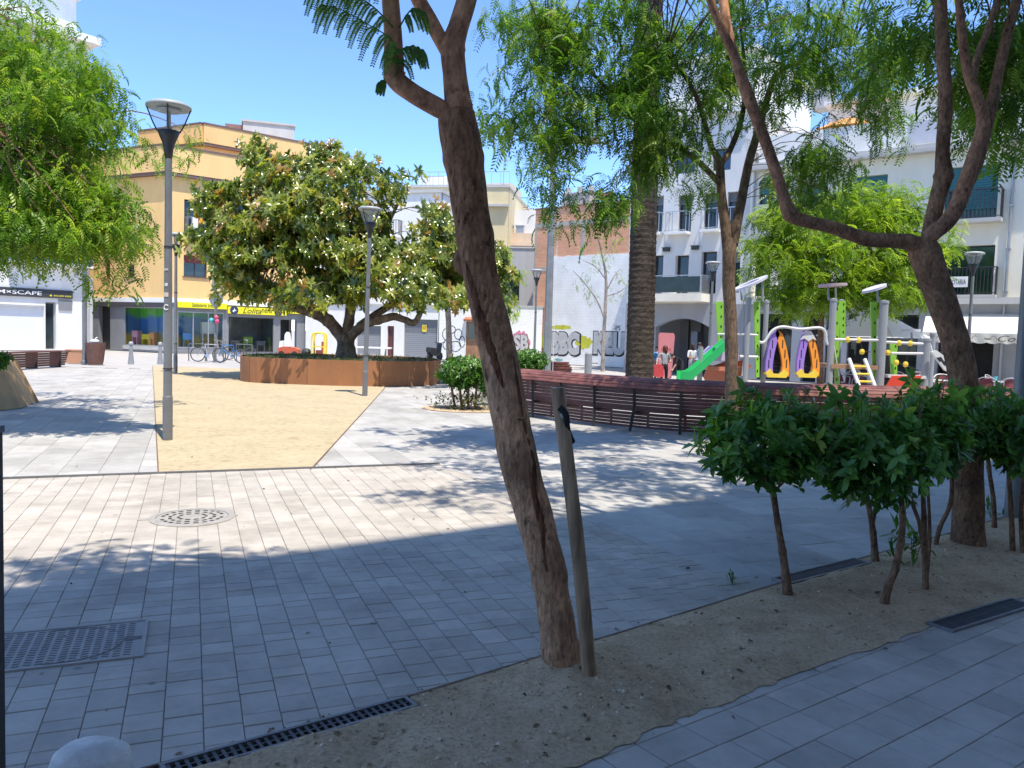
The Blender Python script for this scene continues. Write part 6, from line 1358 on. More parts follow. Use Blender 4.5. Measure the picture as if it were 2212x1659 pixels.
t = thing('red_bag', 'red and white bag hanging beside the person in the grey top', 'bag', (at(1423, 26.4)[0], at(1423, 26.4)[1], .42)); mb = MB(); mb.prism([(-.17, .04), (-.12, 0), (.12, 0), (.17, .04), (.15, .36), (.08, .42), (-.08, .42), (-.15, .36)], 'y', -.08, .08); mb.build('bag_body', redc, t); mb = MB(); mb.tube(catmull([(-.08, 0, .4), (-.06, 0, .58), (.06, 0, .58), (.08, 0, .4)], 4), .012, 6); mb.build('strap', wht, t)
t = thing('push_scooter', 'small black push scooter lying near the bending person', 'scooter', (at(1478, 27.6)[0], at(1478, 27.6)[1], 0), R(15)); mb = MB(); mb.box(-.3, .3, -.06, .06, .08, .11); mb.build('deck', ironw, t); mb = MB(); mb.tube([(.3, 0, .08), (.42, 0, .62)], .02, 6); mb.tube([(.42, -.18, .62), (.42, .18, .62)], .018, 6); mb.build('steering_bar', bm_, t)
for x in (-.34, .34):
    mb = MB(); mb.T = Matrix.Translation((x, 0, .08)) @ Matrix.Rotation(R(90), 4, 'X'); mb.lathe([(.08, -.015), (.08, .015)], 14); mb.build('wheel', M('tyre_rubber', (.03, .03, .032), .8, .1), t)

# ================================================================== TREES
bark_b = barkmat('acacia_bark', (.26, .145, .088), (.68, .42, .265), 12, 1.0, (1, 1, .33), .022, 1.75); bark_d = barkmat('dark_bark', (.12, .07, .046), (.33, .205, .135), 14, 1.0, (1, 1, .4), .018)
bark_s = barkmat('smooth_branch_bark', (.36, .18, .105), (.60, .33, .195), 5, .5, (1, 1, .5), .008)
bark_t = barkmat('slim_tree_bark', (.09, .062, .046), (.25, .18, .13), 11, .9, (1, 1, .35), .02)
bark_g = barkmat('grey_bark', (.14, .12, .10), (.33, .29, .25), 6, .7, (1, 1, .4), .02)
feather = leafmat('feathery_leaf', [(0, (.04, .10, .018)), (.45, (.10, .21, .032)), (.8, (.185, .31, .045)), (1, (.30, .40, .07))], .5, .45, .45)
feather_y = leafmat('yellow_green_leaf', [(0, (.08, .16, .018)), (.5, (.20, .32, .03)), (1, (.36, .46, .05))], .5, .4, .4)
magn = leafmat('magnolia_leaf', [(0, (.04, .075, .018)), (.4, (.15, .21, .04)), (.7, (.36, .40, .08)), (.88, (.46, .43, .11)), (.96, (.40, .24, .08)), (1, (.42, .25, .08))], .45, .22, .9)
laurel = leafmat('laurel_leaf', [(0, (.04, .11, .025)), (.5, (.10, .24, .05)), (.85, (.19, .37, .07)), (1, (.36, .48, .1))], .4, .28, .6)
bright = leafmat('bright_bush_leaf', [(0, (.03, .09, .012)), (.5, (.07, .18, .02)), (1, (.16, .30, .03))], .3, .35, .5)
PIN = pinnate(.24, 7, .085, .026, .75); PIN2 = pinnate(.22, 6, .085, .028, .75)
def limb(mb, pts, widths, sub=10, n=20, jitter=.05, knots=()):
    """tapered limb through points (u, v, Y) with its width in photo pixels"""
    pw = [P(*p) for p in pts]; q = catmull(pw, sub); w = [w_/2/FPX*p[2] for w_, p in zip(widths, pts)]
    r = np.interp(np.linspace(0, len(w)-1, len(q)), range(len(w)), w)
    for kk, amp in knots: r = r*(1+amp*np.exp(-((np.linspace(0, len(w)-1, len(q))-kk)/.12)**2))
    mb.tube(q, list(r), n, jitter=jitter, nscale=6); return q
def foliage(name, tree, org, clumps, per, rad, tmpl, mat, droop=(-.35, 1.0), sc=(.65, 1.2), flat=.62, dr=.35, tint=(.5, .22)):
    pos = fill(clumps, per, rad, flat, dr); n = len(pos)
    ct = np.repeat(rng.normal(0, .19, len(clumps)), per)
    return scatter(name, tmpl, pos, mat, tree, org, pitch=rng.uniform(*droop, n), roll=rng.uniform(-.6, .6, n), sc=rng.uniform(*sc, n), tint=np.clip(rng.normal(tint[0], tint[1], n)+ct, 0, 1))

# ---- leaning tree in the foreground
b0_ = P(1215, 1462, 3.84); b0_[2] = 0
T1 = thing('leaning_tree', 'leaning rough-barked tree in the foreground earth strip, forking near the top of the picture', 'tree', b0_)
mb = MB(); tp = [(1222, 1475, 3.83), (1213, 1420, 3.84), (1196, 1300, 3.85), (1170, 1170, 3.86), (1122, 1000, 3.88), (1083, 800, 3.90), (1040, 600, 3.92), (1013, 430, 3.95), (993, 300, 3.97), (985, 245, 3.98)]
limb(mb, tp, [128, 86, 77, 78, 84, 80, 76, 80, 86, 76], 18, 56, .085, ((1.2, .05), (2.4, .07), (4.2, .06), (6.5, .07), (7.6, .08))); q = np.array([0.0]); tr1 = mb
mb = MB(); l1 = limb(mb, [(1000, 262, 3.97), (945, 232, 3.95), (890, 200, 3.93), (855, 170, 3.92), (851, 130, 3.92), (848, 60, 3.93), (842, -20, 3.95), (835, -160, 3.98), (790, -330, 4.0)], [32.8, 41.0, 41.0, 42.6, 42.6, 37.7, 36.1, 34.4, 24.6], 12, 24, .03, ((3.2, .16),)); mb.build('branch', bark_s, T1, b0_, smooth=True)
mb = MB(); l2 = limb(mb, [(995, 290, 3.97), (990, 230, 3.98), (982, 160, 4.0), (978, 105, 4.01), (990, 60, 4.02), (1008, 0, 4.04), (1025, -80, 4.06), (1050, -300, 4.1)], [66.1, 57.4, 50.5, 52.2, 43.5, 41.8, 40.0, 29.6], 12, 24, .03, ((1.0, .08), (3, .05))); mb.build('branch', bark_s, T1, b0_, smooth=True)
mb = MB(); l3 = limb(mb, [(975, 130, 4.01), (957, 95, 4.02), (930, 45, 4.05), (900, -10, 4.08), (860, -120, 4.12), (800, -330, 4.2)], [29.2, 31.0, 31.0, 31.0, 29.2, 22.4], 10, 22, .03); mb.build('branch', bark_s, T1, b0_, smooth=True)
# long healed split down the trunk and the strap mark
mb = MB()
seam = [(1108, 770), (1120, 850), (1132, 930), (1150, 1000), (1152, 1060), (1168, 1130), (1176, 1200), (1186, 1260)]
cl = catmull([P(*p) for p in tp], 10)
def surf(u, v, lift=.0):
    """point on the trunk skin under pixel (u, v): march the view ray to the trunk's axis"""
    r = ray(u, v); best = None
    for i in range(len(cl)-1):
        if (P(u, v, 3.88)[2]-cl[i][2])*(P(u, v, 3.88)[2]-cl[i+1][2]) <= 0: ax = cl[i]; break
    else: ax = cl[len(cl)//2]
    rad = 39/FPX*3.9; p = P(u, v, 3.9); d = min(abs(p[0]-ax[0]), rad*.96); y = ax[1]-math.sqrt(rad*rad-d*d)-lift; return P(u, v, y)
sc_ = catmull([surf(*p, -.010) for p in seam], 6); n = len(sc_)
mb.tube(sc_, [.006+.016*math.sin(math.pi*min(1, (i+1)/n))*(.7+.5*abs(noise.noise((i*.4, 0, 0)))) for i in range(n)], 10, jitter=.45, nscale=34)
sc2 = catmull([surf(*p, -.012) for p in ((1008, 560), (1022, 610), (1040, 680), (1058, 740), (1076, 800), (1098, 870))], 6); n = len(sc2)
mb.tube(sc2, [.006+.022*math.sin(math.pi*min(1, (i+2)/(n+1))) for i in range(n)], 10, jitter=.4, nscale=30)
mb.build('bark_wound', barkmat('torn_inner_bark', (.07, .03, .018), (.26, .12, .07), 20, 1.0, (1, 1, .2), .015), T1, b0_, smooth=True); M('dark_wound', (.045, .022, .014), .95, .3, 30, .6, 80)
mb = MB(); kn = surf(1000, 562, -.02); mb.lathe([(0, -.07), (.03, -.05), (.045, 0), (.034, .045), (0, .065)], 14, c=(kn[0]-.008, kn[1]+.035, kn[2]), cap=False); mb.v = [(x+.012*noise.noise((x*30, y*30, z*30)), y, z+.012*noise.noise((x*30, y*30, z*30+4))) for x, y, z in mb.v]; mb.build('knot', bark_b, T1, b0_, smooth=True)
mb = MB()
for dv in (0, 12): mb.tube(catmull([surf(1085+k*10, 905+dv+2*math.sin(k*2)) for k in range(6)], 4), .004, 5, jitter=.4, nscale=40)
mb.build('strap_mark', M('dark_wound', (.045, .022, .014), .95, .3, 30, .6, 80), T1, b0_)
mb = tr1
for _ in range(130):   # flaking scales of old bark, upper half
    v = rng.uniform(290, 760); i = int(np.interp(v, [t_[1] for t_ in tp[::-1]], range(len(tp))[::-1])); uc = np.interp(v, [t_[1] for t_ in tp[::-1]], [t_[0] for t_ in tp[::-1]])
    p = surf(uc+rng.uniform(-34, 34), v, .002); s_ = rng.uniform(.006, .017); a = rng.uniform(-.5, .5)
    e = Vector((math.cos(a)*s_*.6, 0, math.sin(a)*s_)); g_ = Vector((-math.sin(a)*s_*.8, 0, math.cos(a)*s_*1.7)); p = Vector(p)
    mb.add([p-e-g_, p+e-g_*.8, p+e*.8+g_+Vector((0, -.008, 0)), p-e*.9+g_*.9+Vector((0, -.006, 0))], [(0, 1, 2, 3)])
mb.build('trunk', bark_b, T1, b0_, smooth=True, fix=False)
# fern-like leaves by the left limb
def fern(tree, org, pts, npairs, plen, mat):
    q = catmull([P(*p) for p in pts], 8); n = len(q); V = []; Fc = []; TN = []
    mb = MB(); mb.tube(q, list(np.linspace(.0045, .0015, n)), 5); V += [np.array(v_) for v_ in mb.v]; Fc += mb.f; TN += [.5]*len(mb.v)
    for k in range(npairs):
        t = (k+1.5)/(npairs+1.5)*(n-1); i = int(min(t, n-2)); p = q[i]+(q[i+1]-q[i])*(t-i); d = q[i+1]-q[i]; d = d/np.linalg.norm(d)
        for s in (-1, 1):
            side = np.cross(d, (0, 0, 1)); side /= np.linalg.norm(side); L = plen*(1-.55*(k/npairs)**2)*rng.uniform(.85, 1.1)
            prev = None
            for m_ in range(21):
                f0 = (m_+.5)/21; c = p+side*s*L*.55*f0*(1-.3*f0)+d*L*.45*f0+np.array([0, 0, -1])*L*(.15*f0+.72*f0*f0)
                tang = side*s*.4+d*.35+np.array([0, 0, -.25-1.3*f0]); tang /= np.linalg.norm(tang)
                if prev is not None: o = len(V); nn_ = tang*0+np.array([.0011, 0, .0005]); V += [prev-nn_, prev+nn_, c+nn_, c-nn_]; Fc.append((o, o+1, o+2, o+3)); TN += [.4]*4
                prev = c
                for w in (-1, 1):
                    lat = np.cross(tang, side*s*.3+np.array([0, -.9, .1])); lat /= np.linalg.norm(lat); l = .019*(1-.5*abs(f0-.4)); e = lat*w*l+tang*l*.4; o = len(V)
                    V += [c, c+e*.5+tang*.0050, c+e, c+e*.5-tang*.0050]; Fc.append((o, o+1, o+2, o+3)); TN += [min(1, max(0, rng.normal(.3, .2)))]*4
            o = len(V)
    me = bpy.data.meshes.new('fern_leaf'); me.from_pydata([tuple(v-np.array(org)) for v in V], [], Fc); me.materials.append(mat); at_ = me.attributes.new('tint', 'FLOAT', 'POINT'); at_.data.foreach_set('value', TN); me.update()
    o = bpy.data.objects.new('fern_leaf', me); col.objects.link(o); o.parent = tree
for pts, npz, pl in (([(853, 165, 3.87), (858, 120, 3.84), (845, 85, 3.82), (790, 50, 3.80), (730, 18, 3.78), (690, 12, 3.77)], 9, .20), ([(850, 60, 3.88), (800, 10, 3.84), (740, -20, 3.82), (670, -25, 3.8)], 9, .20), ([(858, 110, 3.86), (890, 100, 3.85), (915, 112, 3.84)], 4, .10), ([(862, 60, 3.9), (890, 20, 3.9), (920, 30, 3.9)], 4, .12), ([(835, 160, 3.9), (828, 175, 3.9), (822, 180, 3.9)], 2, .05), ([(848, -20, 3.9), (800, -55, 3.84), (760, -50, 3.82)], 6, .2)):
    fern(T1, b0_, pts, npz, pl, feather)
cl1 = clumps_w([(-1.55, 3.35, 5.6, .95, .7, .6), (1.4, 3.3, 6.2, 1.3, .6, .8), (.3, 2.8, 6.4, 1.4, .7, .8)], 80)
mb = MB(); twigs(mb, cl1, [l1[-1], l2[-1], l3[-1], l2[-4], l1[-4]], .02, .8); mb.build('twigs', bark_s, T1, b0_)
foliage('crown', T1, b0_, cl1, 26, .42, PIN, feather)

# ---- right-hand tree
b2_ = G(2092, 1188); T2 = thing('forked_tree', 'dark tree on the right with one limb reaching far left and three upright limbs', 'tree', b2_)
mb = MB(); Y2 = 6.5
limb(mb, [(2093, 1195, Y2), (2092, 1150, Y2), (2090, 1000, Y2), (2088, 890, Y2), (2074, 780, Y2), (2048, 690, Y2), (2018, 605, Y2), (1998, 545, Y2), (1992, 515, Y2)], [72, 66, 62, 58, 57, 58, 62, 66, 44], 12, 32, .06)
mb.build('trunk', bark_d, T2, b2_, smooth=True)
bark_m = barkmat('limb_bark', (.16, .09, .06), (.38, .22, .145), 11, .8, (1, 1, .5), .012)
mb = MB(); k1 = limb(mb, [(2010, 560, Y2), (1975, 527, 6.48), (1930, 520, 6.45), (1870, 516, 6.4), (1800, 492, 6.35), (1742, 478, 6.3), (1708, 462, 6.28), (1690, 415, 6.27), (1655, 310, 6.25), (1615, 205, 6.2), (1585, 120, 6.2), (1545, 30, 6.15), (1515, -60, 6.1), (1440, -250, 6.0)], [31.2, 35.9, 31.2, 29.6, 27.3, 25.7, 31.2, 24.2, 23.4, 26.5, 18.7, 17.2, 15.6, 10.9], 10, 22, .05, ((6, .12), (3, .08))); mb.build('limb', bark_m, T2, b2_, smooth=True)
mb = MB(); k2 = limb(mb, [(1620, 220, 6.2), (1600, 160, 6.25), (1578, 90, 6.3), (1566, 30, 6.35), (1560, -60, 6.4), (1570, -240, 6.5)], [19.7, 21.3, 19.7, 19.7, 18.0, 11.5], 8, 18, .05); mb.build('limb', bark_s, T2, b2_, smooth=True)
mb = MB(); k3 = limb(mb, [(1995, 560, Y2), (2010, 500, 6.52), (2025, 430, 6.55), (2038, 380, 6.56), (2036, 330, 6.57), (2042, 220, 6.6), (2036, 100, 6.63), (2032, 0, 6.66), (2028, -110, 6.7), (2010, -300, 6.8)], [32.8, 34.4, 32.8, 36.1, 27.9, 27.9, 26.2, 24.6, 22.1, 14.8], 10, 22, .05, ((3, .12),)); mb.build('limb', bark_d, T2, b2_, smooth=True)
mb = MB(); k4 = limb(mb, [(1985, 545, Y2), (2010, 510, 6.44), (2045, 480, 6.4), (2070, 440, 6.38), (2083, 400, 6.37), (2106, 330, 6.35), (2124, 265, 6.34), (2112, 215, 6.33), (2092, 160, 6.32), (2080, 90, 6.3), (2072, 10, 6.28), (2060, -120, 6.2), (2050, -300, 6.1)], [26.4, 33.4, 33.4, 33.4, 29.9, 26.4, 26.4, 22.9, 21.1, 17.6, 15.8, 14.1, 10.6], 10, 20, .05, ((3.6, .14),)); mb.build('limb', bark_m, T2, b2_, smooth=True)
mb = MB(); k5 = limb(mb, [(2085, 415, 6.42), (2112, 350, 6.48), (2134, 265, 6.52), (2152, 180, 6.56), (2172, 90, 6.6), (2196, 0, 6.65), (2230, -130, 6.7), (2290, -320, 6.8)], [20.4, 23.8, 22.9, 22.1, 20.4, 20.4, 18.7, 11.9], 9, 18, .05); mb.build('limb', bark_d, T2, b2_, smooth=True)
mb = MB(); k6 = limb(mb, [(2098, 190, 6.36), (2112, 120, 6.45), (2132, 70, 6.5), (2156, -5, 6.55), (2190, -130, 6.6)], [15, 15, 14, 13, 10], 8, 14, .05); mb.build('limb', bark_d, T2, b2_, smooth=True)
cl2 = np.vstack([clumps_w([(3.4, 6.6, 6.3, 2.6, 2.0, .8), (1.5, 6.6, 6.6, 1.9, 1.8, .8), (5.4, 7.4, 6.5, 2.0, 1.8, .9)], 120),
                 clumps_px([(2150, 100, 90, 100, 7.6, .7), (2190, 270, 50, 70, 7.8, .5, .7), (1960, 60, 50, 70, 7.4, .6), (2110, 260, 40, 90, 8.2, .5, .6)], 46)])
anc = [k1[-1], k2[-1], k3[-1], k4[-1], k5[-1], k6[-1], k1[-8], k5[-8], k3[-8]]
mb = MB(); twigs(mb, cl2, anc, .008, .4); mb.build('twigs', bark_d, T2, b2_)
foliage('crown', T2, b2_, cl2, 24, .40, PIN, feather)

# ---- slim tree behind the hedge, with the big airy crown in the middle of the picture
b3_ = G(1578, 975); T3 = thing('slim_tree', 'slim forked tree rising behind the hedge into a large airy crown', 'tree', b3_)
mb = MB(); Y3 = float(b3_[1])
limb(mb, [(1578, 980, Y3), (1580, 860, Y3), (1579, 700, Y3), (1574, 610, Y3), (1576, 545, Y3), (1580, 515, Y3)], [33.4, 28.2, 26.4, 26.4, 29.9, 24.6], 10, 22, .06); mb.build('trunk', bark_t, T3, b3_, smooth=True)
mb = MB(); a1 = limb(mb, [(1572, 548, Y3), (1566, 480, Y3), (1558, 420, Y3), (1554, 352, Y3), (1538, 320, Y3-.1), (1528, 285, Y3-.2), (1500, 200, Y3-.4), (1440, 110, Y3-.6)], [22, 22, 20, 18, 13, 11, 9, 6], 8, 14, .06); mb.build('limb', bark_t, T3, b3_, smooth=True)
mb = MB(); a2 = limb(mb, [(1554, 356, Y3), (1576, 326, Y3+.1), (1602, 255, Y3+.3), (1610, 170, Y3+.5), (1600, 60, Y3+.6)], [14, 13, 11, 9, 6], 8, 12, .05); mb.build('limb', bark_t, T3, b3_, smooth=True)
mb = MB(); a3 = limb(mb, [(1556, 400, Y3), (1530, 370, Y3-.1), (1490, 335, Y3-.3), (1420, 290, Y3-.6), (1330, 210, Y3-.8), (1250, 130, Y3-.9), (1180, 90, Y3-1)], [14, 13, 12, 10, 8, 6, 4], 8, 12, .05); mb.build('limb', bark_t, T3, b3_, smooth=True)
mb = MB(); a4 = limb(mb, [(1584, 530, Y3), (1592, 480, Y3+.1), (1602, 430, Y3+.2), (1618, 350, Y3+.3), (1634, 295, Y3+.4), (1660, 205, Y3+.5), (1680, 158, Y3+.6), (1735, 130, Y3+.7), (1850, 80, Y3+.9)], [22, 22, 21, 18, 17, 14, 12, 8, 5], 8, 14, .06); mb.build('limb', bark_t, T3, b3_, smooth=True)
ell3 = [(1140, 60, 110, 90, 11.2, .9), (1170, 170, 80, 70, 11, .7, .7), (1300, 90, 160, 120, 11.4, 1), (1250, 230, 100, 70, 11, .8), (1200, 330, 60, 60, 10.8, .5, .8), (1165, 260, 80, 60, 10.8, .5, .5), (1200, 420, 35, 35, 10.8, .3, .6), (1390, 250, 70, 110, 11.2, .8, 1.2), (1398, 330, 40, 100, 11.2, .5, 1.5), (1372, 530, 18, 40, 11.2, .3, 1.6), (1300, 420, 55, 55, 10.8, .4, .7), (1470, 150, 110, 130, 11.6, 1), (1480, 300, 60, 60, 11.4, .5, .7), (1600, 90, 120, 110, 12, 1), (1560, 230, 70, 60, 12, .6, .5), (1720, 80, 140, 100, 12.4, 1), (1840, 110, 130, 120, 12.6, 1), (1930, 190, 70, 110, 12.6, .8, .8), (1720, 330, 80, 70, 12.3, .6, .9), (1790, 330, 60, 60, 12.3, .5), (1740, 410, 70, 35, 12.2, .5), (1840, 250, 80, 50, 12.6, .6, .7), (1660, 230, 50, 40, 12.2, .5, .5), (1530, 400, 30, 40, 11.8, .3, .5), (1080, 200, 30, 90, 10.6, .4, .5), (1060, 260, 24, 60, 10.6, .3, .5)]
cl3 = np.vstack([clumps_px(ell3, 290), clumps_w([(2.4, 11.3, 7.6, 3.4, 2.2, .9), (4.6, 11.8, 7.6, 2.6, 2, .9), (1.2, 9.4, 6.3, 2.2, 1.6, .8), (3.2, 9.3, 6.4, 2.0, 1.4, .8)], 95)])
mb = MB(); twigs(mb, cl3, a1[8:]+a2[4:]+a3[8:]+a4[12:], .006, .34); mb.build('twigs', bark_d, T3, b3_)
foliage('crown', T3, b3_, cl3, 24, .34, PIN, feather, dr=.5)

# ---- yellow-green tree beyond the play frame
p = P(1772, 700, 24.5); b4_ = np.array([p[0], p[1], 0]); T4 = thing('yellow_green_tree', 'sunlit yellow-green tree behind the play frame in front of the cream building', 'tree', b4_)
mb = MB(); limb(mb, [(1772, 880, 24.5), (1772, 760, 24.5), (1776, 660, 24.5), (1784, 580, 24.5), (1800, 500, 24.5)], [16, 13, 12, 10, 6], 6, 12); l4 = limb(mb, [(1776, 660, 24.5), (1740, 600, 24.3), (1690, 560, 24)], [9, 7, 4], 5, 10); l4b = limb(mb, [(1780, 640, 24.5), (1850, 580, 24.5), (1930, 520, 24.8)], [9, 7, 4], 5, 10); mb.build('trunk', bark_d, T4, b4_, smooth=True)
ell4 = [(1820, 520, 160, 90, 24.5, 2), (1700, 570, 95, 85, 24, 1.5), (1950, 455, 60, 70, 24.6, 1.2), (1980, 560, 80, 60, 24.6, 1.2, .8), (1900, 620, 110, 55, 24.2, 1.4), (1680, 480, 60, 60, 24, 1), (1750, 640, 110, 40, 24, 1.2), (1850, 430, 80, 50, 24.6, 1.3), (2040, 500, 40, 50, 24.6, .8, .6), (1970, 640, 50, 30, 24.4, .8, .7)]
cl4 = clumps_px(ell4, 330); mb = MB(); twigs(mb, cl4, l4+l4b, .02, .4); mb.build('twigs', bark_d, T4, b4_); foliage('crown', T4, b4_, cl4, 24, .45, pinnate(.4, 6, .13, .045, .5), feather_y, droop=(-.4, .8), dr=.2)

# ---- big tree at the left edge
b5_ = np.array([-11.6, 14.8, .75]); T5 = thing('drooping_tree', 'large bright green drooping tree filling the left edge', 'tree', b5_)
mb = MB(); tr = [(-11.6, 14.8, .7), (-11.5, 14.7, 2.2), (-11.2, 14.4, 3.6), (-10.9, 14.1, 4.6)]; mb.tube(catmull(tr, 8), list(np.linspace(.24, .15, 25)), 20, jitter=.06)
an5 = []
for e in ((-8.2, 12.4, 6.3), (-7.4, 14.2, 5.2), (-9.0, 15.8, 7.2), (-12.5, 12.0, 6.9), (-10.2, 13.0, 8.0), (-7.8, 11.6, 4.2)):
    q = catmull([tr[3], np.array(tr[3])*.6+np.array(e)*.4+np.array([0, 0, .5]), e], 6); mb.tube(q, list(np.linspace(.12, .03, len(q))), 10, jitter=.05); an5 += q[4:]
mb.build('trunk', bark_d, T5, b5_, smooth=True)
ell5 = [(40, 250, 170, 200, 12.4, 1.6), (120, 440, 130, 130, 12.0, 1.3), (20, 470, 120, 80, 11.6, 1.2), (170, 210, 75, 110, 12.4, 1.1), (225, 130, 50, 40, 12.3, .7, .7), (220, 250, 45, 30, 12.3, .7, .7), (225, 470, 70, 70, 12, .9), (285, 520, 36, 42, 12, .5, .7), (110, 485, 120, 40, 11.6, .8, 1.2), (30, 70, 70, 80, 12.6, 1.2, .6), (200, 400, 55, 60, 12, .9, .8), (290, 470, 40, 40, 12, .5, .4), (240, 575, 30, 22, 11.9, .3, .5), (150, 535, 60, 20, 11.6, .4, .6)]
cl5 = np.vstack([clumps_px(ell5, 255), clumps_w([(-10.5, 13.5, 6.8, 3.6, 3.0, 1.6), (-8.3, 15.0, 5.2, 2.2, 1.8, 1.0)], 90)])
mb = MB(); twigs(mb, cl5, an5, .012, .45); mb.build('twigs', bark_d, T5, b5_); foliage('crown', T5, b5_, cl5, 32, .42, PIN2, leafmat('fresh_green_leaf', [(0, (.05, .12, .018)), (.45, (.13, .25, .03)), (.8, (.24, .36, .04)), (1, (.36, .45, .06))], .5, .45, .45), dr=.4)

# ---- magnolia in the steel planter
b6_ = P(748, 778, 26.6); b6_[2] = .68; T6 = thing('magnolia_tree', 'broad glossy magnolia with thick twisted limbs growing from the rusty planter', 'tree', b6_)
bark_mg = barkmat('magnolia_bark', (.11, .09, .075), (.28, .23, .19), 3.5, .9, (1, 1, .6), .05)
mb = MB(); Ym = 26.6
limb(mb, [(748, 782, Ym), (748, 770, Ym), (747, 745, Ym), (747, 722, Ym)], [62, 46, 37, 40], 8, 24, .10)
m1 = limb(mb, [(742, 735, Ym), (728, 714, Ym), (708, 692, 26.4), (683, 678, 26.2), (650, 668, 26), (610, 650, 25.8), (570, 615, 25.6), (530, 570, 25.5), (500, 500, 25.4)], [26, 27, 26, 24, 20, 15, 11, 8, 5], 8, 16, .10, ((2, .15), (3, .1)))
m2 = limb(mb, [(747, 730, Ym), (753, 700, 26.7), (757, 668, 26.8), (759, 630, 26.8), (765, 580, 26.8), (762, 500, 26.9), (740, 420, 27), (720, 360, 27)], [26, 23, 21, 18, 15, 12, 9, 5], 8, 16, .10, ((2, .12),))
m3 = limb(mb, [(752, 733, Ym), (766, 718, 26.4), (788, 700, 26.2), (818, 692, 26), (850, 684, 25.9), (872, 690, 25.9), (894, 697, 25.8), (906, 680, 25.8), (912, 662, 25.8), (930, 620, 25.8)], [24, 22, 20, 18, 17, 15, 14, 12, 10, 6], 8, 16, .10, ((3, .12), (6, .1)))
m4 = limb(mb, [(775, 705, 26.4), (800, 688, 26.6), (826, 670, 26.8), (850, 655, 27), (900, 610, 27.2), (950, 560, 27.4), (990, 520, 27.4)], [18, 18, 16, 14, 11, 8, 5], 8, 14, .10)
m5 = limb(mb, [(705, 690, 26.4), (690, 650, 26.6), (670, 600, 26.8), (650, 520, 27), (610, 430, 27), (580, 350, 27)], [16, 14, 12, 10, 8, 5], 8, 14, .08); m6 = limb(mb, [(760, 620, 26.8), (800, 560, 26.6), (840, 480, 26.4), (870, 420, 26.3)], [13, 10, 8, 4], 8, 12, .08)
m7 = limb(mb, [(752, 700, 26.6), (765, 655, 26), (790, 640, 25.6), (820, 628, 25.2)], [12, 11, 9, 6], 8, 12, .1)
mb.build('trunk', bark_mg, T6, b6_, smooth=True)
ell6 = [(560, 460, 115, 110, 26, 2.0), (630, 385, 80, 60, 26.5, 1.8), (700, 420, 100, 100, 26, 2.2), (600, 570, 150, 75, 25.6, 2.0), (655, 640, 50, 26, 23.6, 1.0), (930, 640, 110, 28, 24, 1.0), (500, 520, 75, 90, 25.8, 1.5), (445, 440, 36, 45, 25.8, .8, .8), (440, 545, 28, 60, 25.8, .8, .9), (740, 540, 100, 80, 25.8, 2.2), (715, 365, 50, 38, 26.6, 1.2), (722, 332, 16, 16, 26.6, .4), (524, 300, 14, 16, 26.4, .4, .8), (575, 335, 42, 34, 26.4, .8), (790, 600, 80, 60, 25.4, 1.6), (800, 535, 55, 50, 26, 1.4), (870, 590, 120, 55, 26.2, 2, 1.5), (960, 560, 75, 75, 26.2, 1.8, 1.4), (930, 490, 45, 50, 26.4, 1.0), (990, 620, 95, 45, 26, 1.5), (1060, 590, 40, 50, 26, .9), (1080, 650, 30, 36, 26, .6, .7), (830, 410, 60, 36, 26.3, .9, .8), (880, 380, 22, 24, 26.3, .5), (800, 370, 26, 18, 26.3, .5, .7), (520, 620, 70, 30, 25.6, 1.2), (640, 640, 90, 26, 25.4, 1.2, .6), (735, 632, 55, 26, 25.0, .8), (880, 640, 60, 24, 25.6, 1.0), (650, 480, 90, 80, 25, 1.4), (800, 470, 45, 50, 26.5, 1, .6)]
cl6 = clumps_px(ell6, 690)
mb = MB(); twigs(mb, cl6, m1[20:]+m2[20:]+m3[30:]+m4[18:]+m5[10:]+m6[4:]+m7[8:], .016, .75, .1); mb.build('twigs', bark_mg, T6, b6_)
n6 = 12; pos = fill(cl6, n6, .46, .8); n = len(pos); oc = pos-np.array([P(760, 520, 26.5)]).reshape(1, 3); ya6 = np.arctan2(oc[:, 1]*.6-1.4, oc[:, 0]*.6)+rng.normal(0, .7, n)
tn = np.clip(rng.normal(.52, .25, n)+np.repeat(rng.normal(0, .08, len(cl6)), n6), 0, 1)
scatter('crown', rosette(8, .23, .085, .42, 3), pos, magn, T6, b6_, yaw=ya6, pitch=rng.normal(.75, .45, n), roll=rng.normal(0, .45, n), tint=tn)
for k in rng.choice(n, 12): x, y, z = pos[k]; fl_ = MB(); fl_.lathe([(0, -.05), (.07, -.02), (.085, .05), (.04, .09), (0, .08)], 8, c=(x, y-.15, z), cap=False); fl_.build('flower', M('cream_flower', (.72, .68, .55), .6, .05), T6, b6_, smooth=True)

# ---- palm trunk
p = P(1380, 846, 25); b7_ = np.array([p[0], p[1], 0]); T7 = thing('palm_tree', 'stout palm trunk with ringed bark, its crown above the picture', 'tree', b7_)
mb = MB(); tb = P(1392, 420, 25); mb2 = []
H = 13.2; dxp = (tb[0]-p[0])/tb[2]; nr = 150; prof = []
for i in range(nr+1):
    z = H*i/nr; r = (.46 if z > .5 else .46+.15*(1-z/.5))*(1-.012*z); prof.append((z, r))
vs = []; fs = []; ns = 40
for i, (z, r) in enumerate(prof):
    for j in range(ns):
        a = 2*math.pi*j/ns; sp_ = (j*.5*3+i) % 3; rr = r*(.93+.05*(i % 2)*(.6+.6*noise.noise((a*2.2, i*.7, 3)))+.02*noise.noise((math.cos(a)*2, math.sin(a)*2, z*3))+(.05*noise.noise((a*5, z*7, 1)) if z < 2 else 0)); vs.append((rr*math.cos(a)+dxp*z, rr*math.sin(a), z+.02*math.sin(j*2.1)))
